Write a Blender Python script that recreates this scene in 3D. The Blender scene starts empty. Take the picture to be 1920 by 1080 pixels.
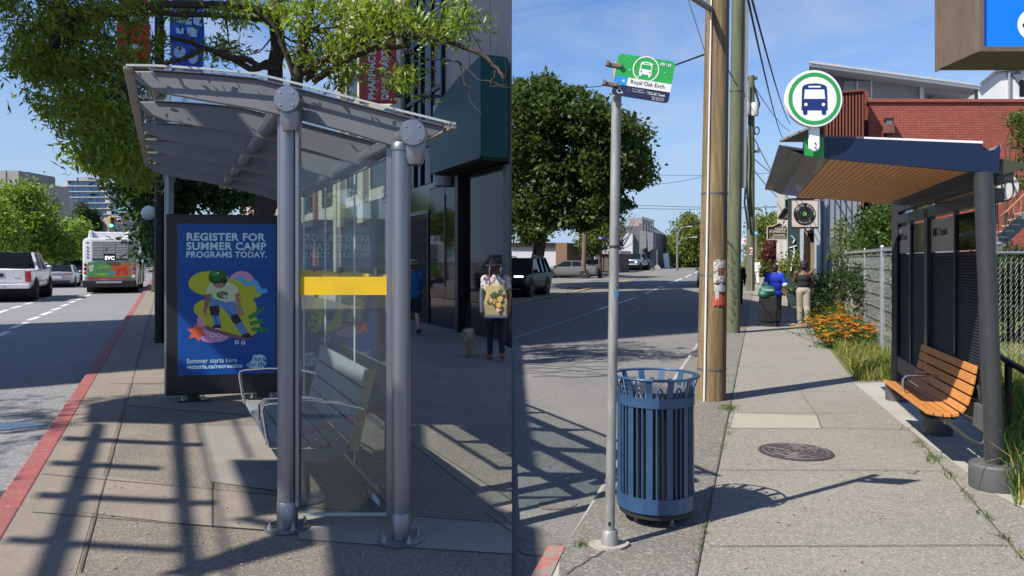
import bpy, bmesh, math, random
import numpy as np
from mathutils import Vector, Matrix, Euler
R = math.radians
random.seed(7); rng = np.random.default_rng(7)
SC = bpy.context.scene
COL = SC.collection

# ------------------------------------------------------------------ camera
F = 1440.0; EYE = 1.6; HOR = 490.0; CX = 960.0
cd = bpy.data.cameras.new('camera'); cam = bpy.data.objects.new('camera', cd); COL.objects.link(cam)
cam.location = (0, 0, EYE); cam.rotation_euler = (R(90), 0, 0)
cd.sensor_width = 36.0; cd.lens = 36.0 * F / 1920.0
cd.shift_y = -(540 - HOR) / 1920.0
cd.clip_start = 0.05; cd.clip_end = 4000
SC.camera = cam

# ------------------------------------------------------------------ light
SUN_EL, SUN_AZ = 46.5, 236.0           # elevation; azimuth clockwise from +Y
TS = Vector((math.sin(R(SUN_AZ)) * math.cos(R(SUN_EL)), math.cos(R(SUN_AZ)) * math.cos(R(SUN_EL)), math.sin(R(SUN_EL))))
SX, SY = -TS.x / TS.z, -TS.y / TS.z     # shadow drift per metre of height
sd = bpy.data.lights.new('sun', 'SUN'); sd.energy = 5.0; sd.angle = R(0.5); sd.color = (1.0, 0.935, 0.83)
sun = bpy.data.objects.new('sun', sd); COL.objects.link(sun)
sun.rotation_euler = TS.to_track_quat('Z', 'Y').to_euler(); sun.location = (-20, -15, 30)

W = bpy.data.worlds.new('World'); SC.world = W; W.use_nodes = True
nt = W.node_tree; nt.nodes.clear()
out = nt.nodes.new('ShaderNodeOutputWorld'); bg = nt.nodes.new('ShaderNodeBackground')
sky = nt.nodes.new('ShaderNodeTexSky'); sky.sky_type = 'NISHITA'; sky.sun_disc = False
sky.sun_elevation = R(SUN_EL); sky.sun_rotation = R(SUN_AZ); sky.altitude = 0; sky.air_density = 1.15; sky.dust_density = 0.35; sky.ozone_density = 2.6
tc = nt.nodes.new('ShaderNodeTexCoord')
mp = nt.nodes.new('ShaderNodeMapping'); mp.inputs['Scale'].default_value = (1.1, 1.1, 4.2); mp.inputs['Rotation'].default_value = (0.25, -0.35, 0.2)
nz = nt.nodes.new('ShaderNodeTexNoise'); nz.inputs['Scale'].default_value = 2.6; nz.inputs['Detail'].default_value = 7; nz.inputs['Roughness'].default_value = .58; nz.inputs['Distortion'].default_value = .9
rp = nt.nodes.new('ShaderNodeValToRGB'); rp.color_ramp.elements[0].position = .44; rp.color_ramp.elements[1].position = .83
rp.color_ramp.elements[1].color = (.6, .6, .6, 1)
mx = nt.nodes.new('ShaderNodeMixRGB'); mx.inputs['Color2'].default_value = (6.4, 6.9, 7.6, 1)
L = nt.links.new
tint = nt.nodes.new('ShaderNodeMixRGB'); tint.blend_type = 'MULTIPLY'; tint.inputs['Fac'].default_value = 1; tint.inputs['Color2'].default_value = (.86, 1.10, 1.5, 1)
L(tc.outputs['Generated'], mp.inputs['Vector']); L(mp.outputs[0], nz.inputs['Vector']); L(nz.outputs['Fac'], rp.inputs['Fac'])
L(rp.outputs['Color'], mx.inputs['Fac']); L(sky.outputs[0], tint.inputs['Color1']); L(tint.outputs[0], mx.inputs['Color1']); 
sep = nt.nodes.new('ShaderNodeSeparateXYZ'); L(tc.outputs['Generated'], sep.inputs[0])
hz = nt.nodes.new('ShaderNodeMapRange'); hz.interpolation_type = 'SMOOTHSTEP'; hz.inputs['From Min'].default_value = 0.0; hz.inputs['From Max'].default_value = .30
hz.inputs['To Min'].default_value = .92; hz.inputs['To Max'].default_value = 0.0; L(sep.outputs['Z'], hz.inputs['Value'])
hm = nt.nodes.new('ShaderNodeMixRGB'); hm.inputs['Color2'].default_value = (4.3, 5.7, 7.8, 1)
L(mx.outputs[0], hm.inputs['Color1'])
L(hz.outputs[0], hm.inputs['Fac']); L(hm.outputs[0], bg.inputs['Color'])
bg.inputs['Strength'].default_value = 0.064
L(bg.outputs[0], out.inputs['Surface'])
SC.view_settings.view_transform = 'Standard'; SC.view_settings.look = 'None'
SC.view_settings.exposure = 0.72; SC.view_settings.gamma = 1.0
SC.render.engine = 'CYCLES'
SC.cycles.max_bounces = 7; SC.cycles.transparent_max_bounces = 16; SC.cycles.use_denoising = True

# ------------------------------------------------------------------ helpers
def P(px, py, Z): return Vector(((px - CX) / F * Z, Z, EYE + (HOR - py) / F * Z))
def G(px, py, z=0.0):
    Z = (EYE - z) * F / (py - HOR); return Vector(((px - CX) / F * Z, Z, z))
def lerp(a, b, t): return a + (b - a) * t

class MB:
    def __init__(s): s.v = []; s.f = []; s.m = []
    def add(s, vs, fs, m=0):
        o = len(s.v); s.v.extend([tuple(v) for v in vs]); s.f.extend([tuple(i + o for i in f) for f in fs]); s.m.extend([m] * len(fs)); return s
    def box(s, x0, x1, y0, y1, z0, z1, m=0):
        return s.add([(x0,y0,z0),(x1,y0,z0),(x1,y1,z0),(x0,y1,z0),(x0,y0,z1),(x1,y0,z1),(x1,y1,z1),(x0,y1,z1)],
              [(3,2,1,0),(4,5,6,7),(0,1,5,4),(1,2,6,5),(2,3,7,6),(3,0,4,7)], m)
    def obox(s, c, ax, ay, az, m=0):      # centre and half axes
        c, ax, ay, az = Vector(c), Vector(ax), Vector(ay), Vector(az)
        vs = [c + i*ax + j*ay + k*az for k in (-1,1) for (i,j) in ((-1,-1),(1,-1),(1,1),(-1,1))]
        return s.add(vs, [(3,2,1,0),(4,5,6,7),(0,1,5,4),(1,2,6,5),(2,3,7,6),(3,0,4,7)], m)
    def bar(s, a, b, w, h, up=(0,0,1), m=0):
        a, b = Vector(a), Vector(b); d = (b - a); L_ = d.length; d.normalize(); up = Vector(up)
        sd_ = d.cross(up)
        if sd_.length < 1e-4: sd_ = d.cross(Vector((1,0,0)))
        sd_.normalize(); u = sd_.cross(d)
        return s.obox((a + b) / 2, d * L_ / 2, sd_ * w / 2, u * h / 2, m)
    def prism(s, pts, ext, m=0):
        n = len(pts); e = Vector(ext); pts = [Vector(p) for p in pts]
        vs = pts + [p + e for p in pts]
        fs = [tuple(range(n))[::-1], tuple(range(n, 2*n))] + [(i, (i+1) % n, n + (i+1) % n, n + i) for i in range(n)]
        return s.add(vs, fs, m)
    def poly(s, pts, m=0): return s.add(pts, [tuple(range(len(pts)))], m)
    def tube(s, pts, r, n=10, m=0, cap=True, closed=False):
        pts = [Vector(p) for p in pts]; k = len(pts)
        rs = r if isinstance(r, (list, tuple)) else [r] * k
        vs = []; prev = None
        for i, p in enumerate(pts):
            if closed: d = pts[(i+1) % k] - pts[i-1]
            else: d = pts[min(i+1, k-1)] - pts[max(i-1, 0)]
            if d.length < 1e-9: d = Vector((0,0,1))
            d.normalize()
            if prev is None: u = d.cross(Vector((0,0,1)) if abs(d.z) < .9 else Vector((1,0,0)))
            else: u = prev - d * prev.dot(d)
            if u.length < 1e-6: u = d.cross(Vector((0.3,1,.2)))
            u.normalize(); prev = u; w = d.cross(u)
            rr = rs[i]
            for j in range(n):
                a = 2*math.pi*j/n; vs.append(p + (u*math.cos(a) + w*math.sin(a)) * rr)
        fs = []
        for i in range(k if closed else k-1):
            i2 = (i+1) % k
            for j in range(n): fs.append((i*n+j, i*n+(j+1)%n, i2*n+(j+1)%n, i2*n+j))
        if cap and not closed: fs += [tuple(range(n))[::-1], tuple(range((k-1)*n, k*n))]
        return s.add(vs, fs, m)
    def lathe(s, prof, c=(0,0,0), n=24, m=0, axis=None):   # prof [(r,h)]
        c = Vector(c); A = Vector(axis).normalized() if axis else Vector((0,0,1))
        u = A.cross(Vector((1,0,0)) if abs(A.x) < .9 else Vector((0,1,0))).normalized(); w = A.cross(u)
        vs = []
        for r, h in prof:
            for j in range(n):
                a = 2*math.pi*j/n; vs.append(c + A*h + (u*math.cos(a) + w*math.sin(a))*r)
        fs = []; k = len(prof)
        for i in range(k-1):
            for j in range(n): fs.append((i*n+j, i*n+(j+1)%n, (i+1)*n+(j+1)%n, (i+1)*n+j))
        fs += [tuple(range(n))[::-1], tuple(range((k-1)*n, k*n))]
        return s.add(vs, fs, m)
    def ball(s, c, r, nu=14, nv=9, m=0):
        c = Vector(c); r = (r,r,r) if isinstance(r, (int,float)) else r; vs = []
        for i in range(1, nv):
            t = math.pi*i/nv
            for j in range(nu):
                a = 2*math.pi*j/nu; vs.append((c.x+r[0]*math.sin(t)*math.cos(a), c.y+r[1]*math.sin(t)*math.sin(a), c.z+r[2]*math.cos(t)))
        o = len(vs); vs += [(c.x,c.y,c.z+r[2]), (c.x,c.y,c.z-r[2])]; fs = []
        for i in range(nv-2):
            for j in range(nu): fs.append((i*nu+j, (i+1)*nu+j, (i+1)*nu+(j+1)%nu, i*nu+(j+1)%nu))
        for j in range(nu): fs += [(o, j, (j+1)%nu), (o+1, (nv-2)*nu+(j+1)%nu, (nv-2)*nu+j)]
        return s.add(vs, fs, m)
    def loft(s, rings, m=0, cap=True):
        n = len(rings[0]); vs = [p for r in rings for p in r]; fs = []
        for i in range(len(rings)-1):
            for j in range(n): fs.append((i*n+j, i*n+(j+1)%n, (i+1)*n+(j+1)%n, (i+1)*n+j))
        if cap: fs += [tuple(range(n))[::-1], tuple(range((len(rings)-1)*n, len(rings)*n))]
        return s.add(vs, fs, m)
    def build(s, name, mat, parent=None, smooth=None, bevel=0, world=False, seg=2):
        me = bpy.data.meshes.new(name); vs = s.v
        if parent is not None and world:
            p = parent
            while p.parent: p = p.parent
            mi = p.matrix_basis.inverted(); vs = [tuple(mi @ Vector(v)) for v in vs]
        me.from_pydata(vs, [], s.f)
        for mm in (mat if isinstance(mat, (list, tuple)) else [mat]): me.materials.append(mm)
        me.polygons.foreach_set('material_index', s.m)
        me.update()
        bm = bmesh.new(); bm.from_mesh(me); bmesh.ops.recalc_face_normals(bm, faces=bm.faces); bm.to_mesh(me); bm.free()
        if smooth:
            me.polygons.foreach_set('use_smooth', [True]*len(me.polygons)); me.set_sharp_from_angle(angle=R(smooth))
        o = bpy.data.objects.new(name, me); COL.objects.link(o)
        if parent is not None: o.parent = parent
        if bevel:
            b = o.modifiers.new('bevel', 'BEVEL'); b.width = bevel; b.segments = seg; b.limit_method = 'ANGLE'; b.angle_limit = R(35)
        return o

def tag(o, label=None, cat=None, group=None, kind=None):
    if label: o['label'] = label
    if cat: o['category'] = cat
    if group: o['group'] = group
    if kind: o['kind'] = kind
    return o
def thing(name, label, cat, loc=(0,0,0), rz=0, group=None):
    o = bpy.data.objects.new(name, None); COL.objects.link(o); o.location = loc; o.rotation_euler = (0,0,rz)
    o.empty_display_size = .2
    return tag(o, label, cat, group)
def copy_tree(o, parent=None):
    c = o.copy(); COL.objects.link(c); c.parent = parent
    for ch in list(o.children): copy_tree(ch, c)
    return c
def structure(name, pts, mat, label=None):
    o = MB().poly(pts).build(name, mat); o['kind'] = 'structure'
    return o

# ------------------------------------------------------------------ materials
def node(nt, t, **kw):
    n = nt.nodes.new(t)
    for k, v in kw.items():
        if k in n.inputs: n.inputs[k].default_value = v
        else: setattr(n, k, v)
    return n
MATS = {}
def M(name, col, rough=.55, metal=0., var=.12, scale=4., bump=0., bscale=60., dirt=None, dscale=1.2, damt=.5, speck=None, sscale=160., samt=.35,
      emit=None, estr=1., alpha=None, trans=0., ior=1.45, coat=0., leaf=False, isl=0., spec=.5, stretch=None, wear=None):
    if name in MATS: return MATS[name]
    m = bpy.data.materials.new(name); m.use_nodes = True; t = m.node_tree; b = t.nodes['Principled BSDF']; lk = t.links.new
    b.inputs['Roughness'].default_value = rough; b.inputs['Metallic'].default_value = metal; b.inputs['IOR'].default_value = ior
    b.inputs['Specular IOR Level'].default_value = spec
    if coat: b.inputs['Coat Weight'].default_value = coat; b.inputs['Coat Roughness'].default_value = .04
    if trans: b.inputs['Transmission Weight'].default_value = trans
    c4 = (*col, 1)
    tcn = node(t, 'ShaderNodeTexCoord'); vec = tcn.outputs['Object']
    if stretch:
        mpn = node(t, 'ShaderNodeMapping'); mpn.inputs['Scale'].default_value = stretch; lk(vec, mpn.inputs['Vector']); vec = mpn.outputs[0]
    cur = None
    if var:
        n = node(t, 'ShaderNodeTexNoise', Scale=scale, Detail=6., Roughness=.65); lk(vec, n.inputs['Vector'])
        mr = node(t, 'ShaderNodeMapRange'); mr.inputs['From Min'].default_value = .25; mr.inputs['From Max'].default_value = .75
        mr.inputs['To Min'].default_value = 1 - var; mr.inputs['To Max'].default_value = 1 + var; lk(n.outputs['Fac'], mr.inputs['Value'])
        mixn = node(t, 'ShaderNodeMixRGB', blend_type='MULTIPLY'); mixn.inputs['Fac'].default_value = 1; mixn.inputs['Color1'].default_value = c4
        lk(mr.outputs[0], mixn.inputs['Color2']); cur = mixn.outputs[0]
    else:
        rg = node(t, 'ShaderNodeRGB'); rg.outputs[0].default_value = c4; cur = rg.outputs[0]
    if isl:
        gi = node(t, 'ShaderNodeNewGeometry'); mr = node(t, 'ShaderNodeMapRange'); mr.inputs['To Min'].default_value = 1 - isl; mr.inputs['To Max'].default_value = 1 + isl
        lk(gi.outputs['Random Per Island'], mr.inputs['Value'])
        mi = node(t, 'ShaderNodeMixRGB', blend_type='MULTIPLY'); mi.inputs['Fac'].default_value = 1; lk(cur, mi.inputs['Color1']); lk(mr.outputs[0], mi.inputs['Color2']); cur = mi.outputs[0]
    def over(cur, c2, sc, amt, lo, hi, det=5.):
        n = node(t, 'ShaderNodeTexNoise', Scale=sc, Detail=det, Roughness=.7); lk(vec, n.inputs['Vector'])
        mr = node(t, 'ShaderNodeMapRange'); mr.inputs['From Min'].default_value = lo; mr.inputs['From Max'].default_value = hi; mr.inputs['To Max'].default_value = amt
        lk(n.outputs['Fac'], mr.inputs['Value'])
        x = node(t, 'ShaderNodeMixRGB'); x.inputs['Color2'].default_value = (*c2, 1); lk(cur, x.inputs['Color1']); lk(mr.outputs[0], x.inputs['Fac']); return x.outputs[0]
    if dirt: cur = over(cur, dirt, dscale, damt, .45, .72)
    if wear: cur = over(cur, wear[0], wear[1], 1., wear[2], wear[2] + .03, 8.)
    if speck:
        for k, (c2, th) in enumerate(speck):
            vo = node(t, 'ShaderNodeTexVoronoi', Scale=sscale * (1 + .37 * k)); lk(vec, vo.inputs['Vector'])
            sp = node(t, 'ShaderNodeSeparateColor'); lk(vo.outputs['Color'], sp.inputs[0])
            gt = node(t, 'ShaderNodeMath', operation='GREATER_THAN'); gt.inputs[1].default_value = th; lk(sp.outputs[0], gt.inputs[0])
            ml = node(t, 'ShaderNodeMath', operation='MULTIPLY'); ml.inputs[1].default_value = samt; lk(gt.outputs[0], ml.inputs[0])
            x = node(t, 'ShaderNodeMixRGB'); x.inputs['Color2'].default_value = (*c2, 1); lk(cur, x.inputs['Color1']); lk(ml.outputs[0], x.inputs['Fac']); cur = x.outputs[0]
    lk(cur, b.inputs['Base Color'])
    if bump:
        n = node(t, 'ShaderNodeTexNoise', Scale=bscale, Detail=6., Roughness=.7); lk(vec, n.inputs['Vector'])
        bp = node(t, 'ShaderNodeBump'); bp.inputs['Strength'].default_value = bump; bp.inputs['Distance'].default_value = .02
        lk(n.outputs['Fac'], bp.inputs['Height']); lk(bp.outputs[0], b.inputs['Normal'])
    if emit: b.inputs['Emission Color'].default_value = (*emit, 1); b.inputs['Emission Strength'].default_value = estr
    if leaf:
        o = t.nodes['Material Output']; tr = node(t, 'ShaderNodeBsdfTranslucent'); br = node(t, 'ShaderNodeMixRGB', blend_type='MULTIPLY')
        br.inputs['Fac'].default_value = 1; br.inputs['Color2'].default_value = (1.7, 1.75, .7, 1); lk(cur, br.inputs['Color1']); lk(br.outputs[0], tr.inputs['Color'])
        ms = node(t, 'ShaderNodeMixShader'); ms.inputs['Fac'].default_value = .42; lk(b.outputs[0], ms.inputs[1]); lk(tr.outputs[0], ms.inputs[2]); lk(ms.outputs[0], o.inputs['Surface'])
    MATS[name] = m; return m
def glass(name, tint=(.85,.92,.9), rough=.0, mixf=None, ior=1.5, film=None):
    """thin architectural glass: clear pass-through with Fresnel reflection; film = (colour, amount) for grime or tint"""
    if name in MATS: return MATS[name]
    m = bpy.data.materials.new(name); m.use_nodes = True; t = m.node_tree; t.nodes.clear(); lk = t.links.new
    o = node(t, 'ShaderNodeOutputMaterial'); tr = node(t, 'ShaderNodeBsdfTransparent'); tr.inputs[0].default_value = (*tint, 1)
    gl = node(t, 'ShaderNodeBsdfGlossy'); gl.inputs['Roughness'].default_value = rough; gl.inputs[0].default_value = (1,1,1,1)
    fr = node(t, 'ShaderNodeFresnel'); gi = node(t, 'ShaderNodeNewGeometry'); im = node(t, 'ShaderNodeMapRange')
    im.inputs['To Min'].default_value = ior; im.inputs['To Max'].default_value = 1/ior; lk(gi.outputs['Backfacing'], im.inputs['Value']); lk(im.outputs[0], fr.inputs[0])
    ms = node(t, 'ShaderNodeMixShader'); lk(fr.outputs[0], ms.inputs[0]); lk(tr.outputs[0], ms.inputs[1]); lk(gl.outputs[0], ms.inputs[2]); cur = ms.outputs[0]
    if film:
        df = node(t, 'ShaderNodeBsdfDiffuse'); df.inputs[0].default_value = (*film[0], 1)
        tcn = node(t, 'ShaderNodeTexCoord'); n = node(t, 'ShaderNodeTexNoise', Scale=film[2] if len(film) > 2 else 3., Detail=8., Roughness=.7); lk(tcn.outputs['Object'], n.inputs['Vector'])
        mr = node(t, 'ShaderNodeMapRange'); mr.inputs['From Min'].default_value = .3; mr.inputs['From Max'].default_value = .7; mr.inputs['To Min'].default_value = film[1]*.5; mr.inputs['To Max'].default_value = film[1]*1.5
        lk(n.outputs['Fac'], mr.inputs['Value']); m2 = node(t, 'ShaderNodeMixShader'); lk(mr.outputs[0], m2.inputs[0]); lk(cur, m2.inputs[1]); lk(df.outputs[0], m2.inputs[2]); cur = m2.outputs[0]
    lk(cur, o.inputs['Surface']); MATS[name] = m; return m
def dark_glass(name, col=(.01,.012,.014), rough=.03, spec=.6):
    return M(name, col, rough=rough, var=.0, spec=spec, coat=.3)

def text_mesh(body, bold=0.0, align='CENTER', spacing=1.0):
    cu = bpy.data.curves.new('lettering', 'FONT'); cu.body = body; cu.align_x = align; cu.offset = bold; cu.resolution_u = 3; cu.space_character = spacing
    ob = bpy.data.objects.new('lettering', cu); COL.objects.link(ob)
    dg = bpy.context.evaluated_depsgraph_get(); dg.update(); me = bpy.data.meshes.new_from_object(ob.evaluated_get(dg))
    v = [tuple(x.co) for x in me.vertices]; f = [tuple(p.vertices) for p in me.polygons]
    bpy.data.objects.remove(ob); bpy.data.curves.remove(cu); bpy.data.meshes.remove(me)
    return v, f
def lettering(mb, body, c, ex, ey, w, h, lift=.0, m=0, bold=.0, spacing=1.0):
    """fit text into a box of w x h (world units) centred at c with axes ex, ey (unit); adds to mb"""
    v, f = text_mesh(body, bold, spacing=spacing)
    if not v: return mb
    a = np.array(v); lo = a.min(0); hi = a.max(0); c = Vector(c); ex = Vector(ex); ey = Vector(ey); nn = ex.cross(ey)
    if w is None: w = h * (hi[0]-lo[0]) / (hi[1]-lo[1])
    if h is None: h = w * (hi[1]-lo[1]) / (hi[0]-lo[0])
    pts = [c + ex*((x-lo[0])/(hi[0]-lo[0])-.5)*w + ey*((y-lo[1])/(hi[1]-lo[1])-.5)*h + nn*lift for x, y, z in v]
    return mb.add(pts, f, m)

def solidify(mb, t=.01, smooth=None): pass

# ------------------------------------------------------------------ foliage
def leaf_arrays(cent, size, aspect=.45, up=.3, jitter=.35, outw=None):
    """cent Nx3 -> diamond leaves as (verts, faces)"""
    n = len(cent); d = rng.normal(size=(n,3)); 
    if outw is not None: d = d*.8 + outw
    d[:,2] -= up; d /= np.linalg.norm(d, axis=1)[:,None]+1e-9
    q = rng.normal(size=(n,3)); s = np.cross(d, q); s /= np.linalg.norm(s, axis=1)[:,None]+1e-9
    nn = np.cross(d, s); sz = size * (1 + jitter*rng.uniform(-1,1,size=n))[:,None]
    base = cent - d*sz*.5; tip = cent + d*sz*.5 - nn*sz*.12
    l = cent + s*sz*aspect*.5; r = cent - s*sz*aspect*.5
    v = np.stack([base, l, tip, r], 1).reshape(-1,3)
    f = np.arange(4*n).reshape(n,4)
    return v, f
def mesh_np(name, v, f, mats, parent=None, mi=None):
    me = bpy.data.meshes.new(name); n = len(f); k = f.shape[1]
    me.vertices.add(len(v)); me.vertices.foreach_set('co', np.ascontiguousarray(v, dtype=np.float32).ravel())
    me.loops.add(n*k); me.loops.foreach_set('vertex_index', np.ascontiguousarray(f, dtype=np.int32).ravel())
    me.polygons.add(n); me.polygons.foreach_set('loop_start', np.arange(0, n*k, k, dtype=np.int32))
    for mm in (mats if isinstance(mats, (list,tuple)) else [mats]): me.materials.append(mm)
    if mi is not None: me.polygons.foreach_set('material_index', np.ascontiguousarray(mi, dtype=np.int32))
    me.update(calc_edges=True); me.validate()
    o = bpy.data.objects.new(name, me); COL.objects.link(o)
    if parent is not None: o.parent = parent
    return o
def clumps(center, rad, n, shell=.55, flat=1.0):
    """random clump centres in an ellipsoid, denser to the surface"""
    d = rng.normal(size=(n,3)); d /= np.linalg.norm(d, axis=1)[:,None]
    r = (shell + (1-shell)*rng.uniform(size=n)**.6)[:,None]
    r *= (1 + .16*rng.normal(size=n))[:,None]
    return np.array(center) + d*r*np.array(rad)
def crown_pts(cl, per, cr):
    n = len(cl); c = np.repeat(cl, per, 0); k = rng.normal(size=(n*per,3))*.5
    rr = np.repeat(cr*(.6+.8*rng.uniform(size=n)), per)[:,None]
    return c + k*rr*np.array([1,1,.72])
def limb(mb, a, b, r0, r1, sag=.12, n=6, sides=7):
    a, b = Vector(a), Vector(b); L_ = (b-a).length; pts = []; off = Vector(rng.normal(size=3))*L_*sag; of2 = Vector(rng.normal(size=3))*L_*sag*.5
    for i in range(n+1):
        t = i/n; pts.append(a.lerp(b, t) + off*math.sin(math.pi*t)*.6 + of2*math.sin(2*math.pi*t)*.5)
    mb.tube(pts, [r0+(r1-r0)*i/n for i in range(n+1)], sides); return pts
def tree(name, label, base, height, trunk_h, rad, leafmat, barkmat, nclump=90, per=60, lsize=.16, cr=.5, r0=.16, group=None, cat='tree', aspect=.5, shell=.5, squash=None, extra=None, nlimb=12):
    base = Vector(base); t = thing(name, label, cat, base, 0, group)
    cz = trunk_h + (height-trunk_h)*.5; cl = clumps((0,0,cz), rad, nclump, shell)
    if squash: cl = squash(cl)
    pts = crown_pts(cl, per, cr); out_ = pts - np.array([0,0,cz]); out_ /= np.linalg.norm(out_, axis=1)[:,None]+1e-6
    v, f = leaf_arrays(pts, lsize, aspect, outw=out_*.5)
    mesh_np('crown', v, f, leafmat, t)
    mb = MB(); top = Vector((rng.normal()*.05, rng.normal()*.05, trunk_h + (height-trunk_h)*.55))
    mb.tube([(0,0,-.1),(0,0,.15),(.03,0,trunk_h*.5),(0,.02,trunk_h),top], [r0*1.35, r0*1.05, r0*.9, r0*.8, r0*.25], 10)
    idx = rng.choice(len(cl), min(nlimb, len(cl)), replace=False)
    for i in idx:
        h = trunk_h*.75 + rng.uniform()*(top.z-trunk_h*.75)*.8
        limb(mb, (0,0,h), cl[i], r0*.38, r0*.07, .1, 5, 6)
    mb.build('trunk', barkmat, t, smooth=60)
    return t
# ================================================================== SETTING
ZR_A, ZR_B = -0.12, -0.06
def kA(Z): return -3.13 - 0.4535*(Z - 4.465)            # street side of the left kerb
def kB(Z): return .375 + .315*(Z - 4.70)                # street side of the right kerb
def eB(Z): return 5.0 + .325*(Z - 11.52)                # back edge of the right pavement
def sB(Z): return 3.83 + .322*(Z - 12.9)                # seam between asphalt strip and concrete
def wA(Z): return -0.4535*(Z - 15.1)                    # wall line of the corner building

m_ground = M('bare_ground', (.12,.115,.10), .95, var=.25, scale=.3, bump=.3, bscale=6)
m_roadA = M('worn_asphalt', (.175,.178,.185), .88, var=.10, scale=.55, dirt=(.15,.15,.155), dscale=1.6, damt=.5, speck=[((.40,.40,.41),.8),((.09,.09,.09),.8)], sscale=70, samt=.35, bump=.25, bscale=90, stretch=(1,.45,1))
m_roadB = M('street_asphalt', (.165,.16,.152), .9, var=.12, scale=.7, dirt=(.12,.118,.115), dscale=1.1, damt=.5, speck=[((.30,.29,.27),.82),((.06,.06,.06),.8)], sscale=80, samt=.4, bump=.35, bscale=120)
m_aggA = M('exposed_aggregate', (.17,.15,.125), .85, var=.25, scale=1.2, dirt=(.11,.09,.075), dscale=1.6, damt=.6, speck=[((.40,.36,.31),.78),((.05,.045,.04),.74),((.26,.20,.15),.8)], sscale=150, samt=.6, bump=.5, bscale=170)
m_concA = M('brown_concrete', (.20,.17,.14), .85, var=.14, scale=1.5, dirt=(.14,.12,.10), dscale=2.5, damt=.55, speck=[((.38,.34,.30),.88)], sscale=150, samt=.3, bump=.2, bscale=100)
m_padA = M('pale_concrete', (.205,.195,.175), .85, var=.14, scale=2.2, dirt=(.20,.17,.14), dscale=1.7, damt=.5, bump=.2, bscale=90)
m_joint = M('pavement_joint', (.075,.068,.055), .95, var=.3, scale=6)
m_redA = M('red_kerb_paint', (.27,.075,.072), .75, var=.25, scale=5, dirt=(.17,.10,.09), dscale=4, damt=.8, wear=((.20,.175,.16), 8, .60), bump=.25)
m_walkB = M('sidewalk_concrete', (.235,.22,.19), .9, var=.16, scale=.8, wear=((.145,.132,.112), 2.6, .70), dirt=(.165,.152,.13), dscale=1.6, damt=.6, speck=[((.36,.335,.30),.80),((.09,.083,.075),.80)], sscale=75, samt=.5, bump=.45, bscale=110)
m_stripB = M('asphalt_strip', (.165,.155,.135), .92, var=.14, scale=1.4, dirt=(.115,.11,.098), dscale=2.0, damt=.6, speck=[((.31,.29,.26),.78),((.08,.075,.07),.78)], sscale=70, samt=.55, bump=.5, bscale=110)
m_patchB = M('fresh_concrete', (.31,.285,.24), .9, var=.09, scale=3, dirt=(.31,.29,.25), dscale=3, damt=.4, speck=[((.28,.26,.23),.85)], sscale=120, samt=.3, bump=.2)
m_padB = M('shelter_pad', (.32,.31,.28), .9, var=.12, scale=2.5, dirt=(.27,.25,.22), dscale=1.2, damt=.6, bump=.25)
m_kerbB = M('kerb_concrete', (.34,.32,.28), .85, var=.15, scale=4, dirt=(.25,.24,.21), dscale=6, damt=.5)
m_redB = M('worn_red_paint', (.36,.13,.115), .85, var=.25, scale=6, wear=((.21,.195,.17), 12, .50), bump=.2)
m_white = M('road_paint', (.62,.62,.60), .7, var=.1, scale=5, wear=((.24,.24,.24), 22, .64))
m_fadedw = M('faded_road_paint', (.30,.30,.30), .8, var=.15, scale=6, wear=((.17,.165,.16), 14, .52))
m_yellow = M('yellow_road_paint', (.52,.30,.06), .7, var=.15, scale=6, wear=((.17,.165,.16), 18, .62))
m_lawn = M('lawn_soil', (.085,.12,.035), .95, var=.35, scale=2.5, dirt=(.16,.15,.06), dscale=1.5, damt=.6, bump=.5, bscale=40)


def seg(y0, y1):
    z = []; y = y0
    while y < y1 - .01:
        z.append(y); y += 3. if y < 39 else (5. if y < 100 else 12.) if y < 100 else (12. if y < 120 else 40.)
    return z + [y1]
def hB(Z): return .0147*(min(max(Z, 40.), 100.) - 40.)      # the right-hand street climbs gently
def GB(px, py, z=0.0):
    a = (py-HOR)/F; Z = (EYE-z)/a
    if Z > 40: Z = (EYE - z + .588)/(a + .0147)
    if Z > 100: Z = (EYE - z - .882)/max(a, .004)
    return Vector(((px-CX)/F*Z, Z, z + hB(Z)))
def lane(name, fl, fr, z, y0, y1, mat, depth=0., nx=1, hf=None):
    """a long surface between two lines x = fl(y), fr(y), cut into short pieces"""
    ys = seg(y0, y1); mb = MB(); v = []; f = []
    for y in ys:
        for i in range(nx+1): v.append((lerp(fl(y), fr(y), i/nx), y, z + (hf(y) if hf else 0)))
    n = nx+1
    for j in range(len(ys)-1):
        for i in range(nx): f.append((j*n+i, j*n+i+1, (j+1)*n+i+1, (j+1)*n+i))
    mb.add(v, f)
    if depth:
        for k in (0, nx):
            for j in range(len(ys)-1):
                a, b = v[j*n+k], v[(j+1)*n+k]; mb.add([a, b, (b[0],b[1],z-depth), (a[0],a[1],z-depth)], [(0,1,2,3)])
    o = mb.build(name, mat); o['kind'] = 'structure'; return o
lane('ground', lambda y: -1500, lambda y: 1500, -.3, -200, 2500, m_ground, nx=30)
lane('road', lambda y: -80-.5*max(y,0), lambda y: kA(y)+.05, ZR_A, -20, 260, m_roadA, nx=10)
lane('road', lambda y: 0.0, lambda y: kB(y)+.04, ZR_B, 3.52, 320, m_roadB, nx=4, hf=hB)
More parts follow.
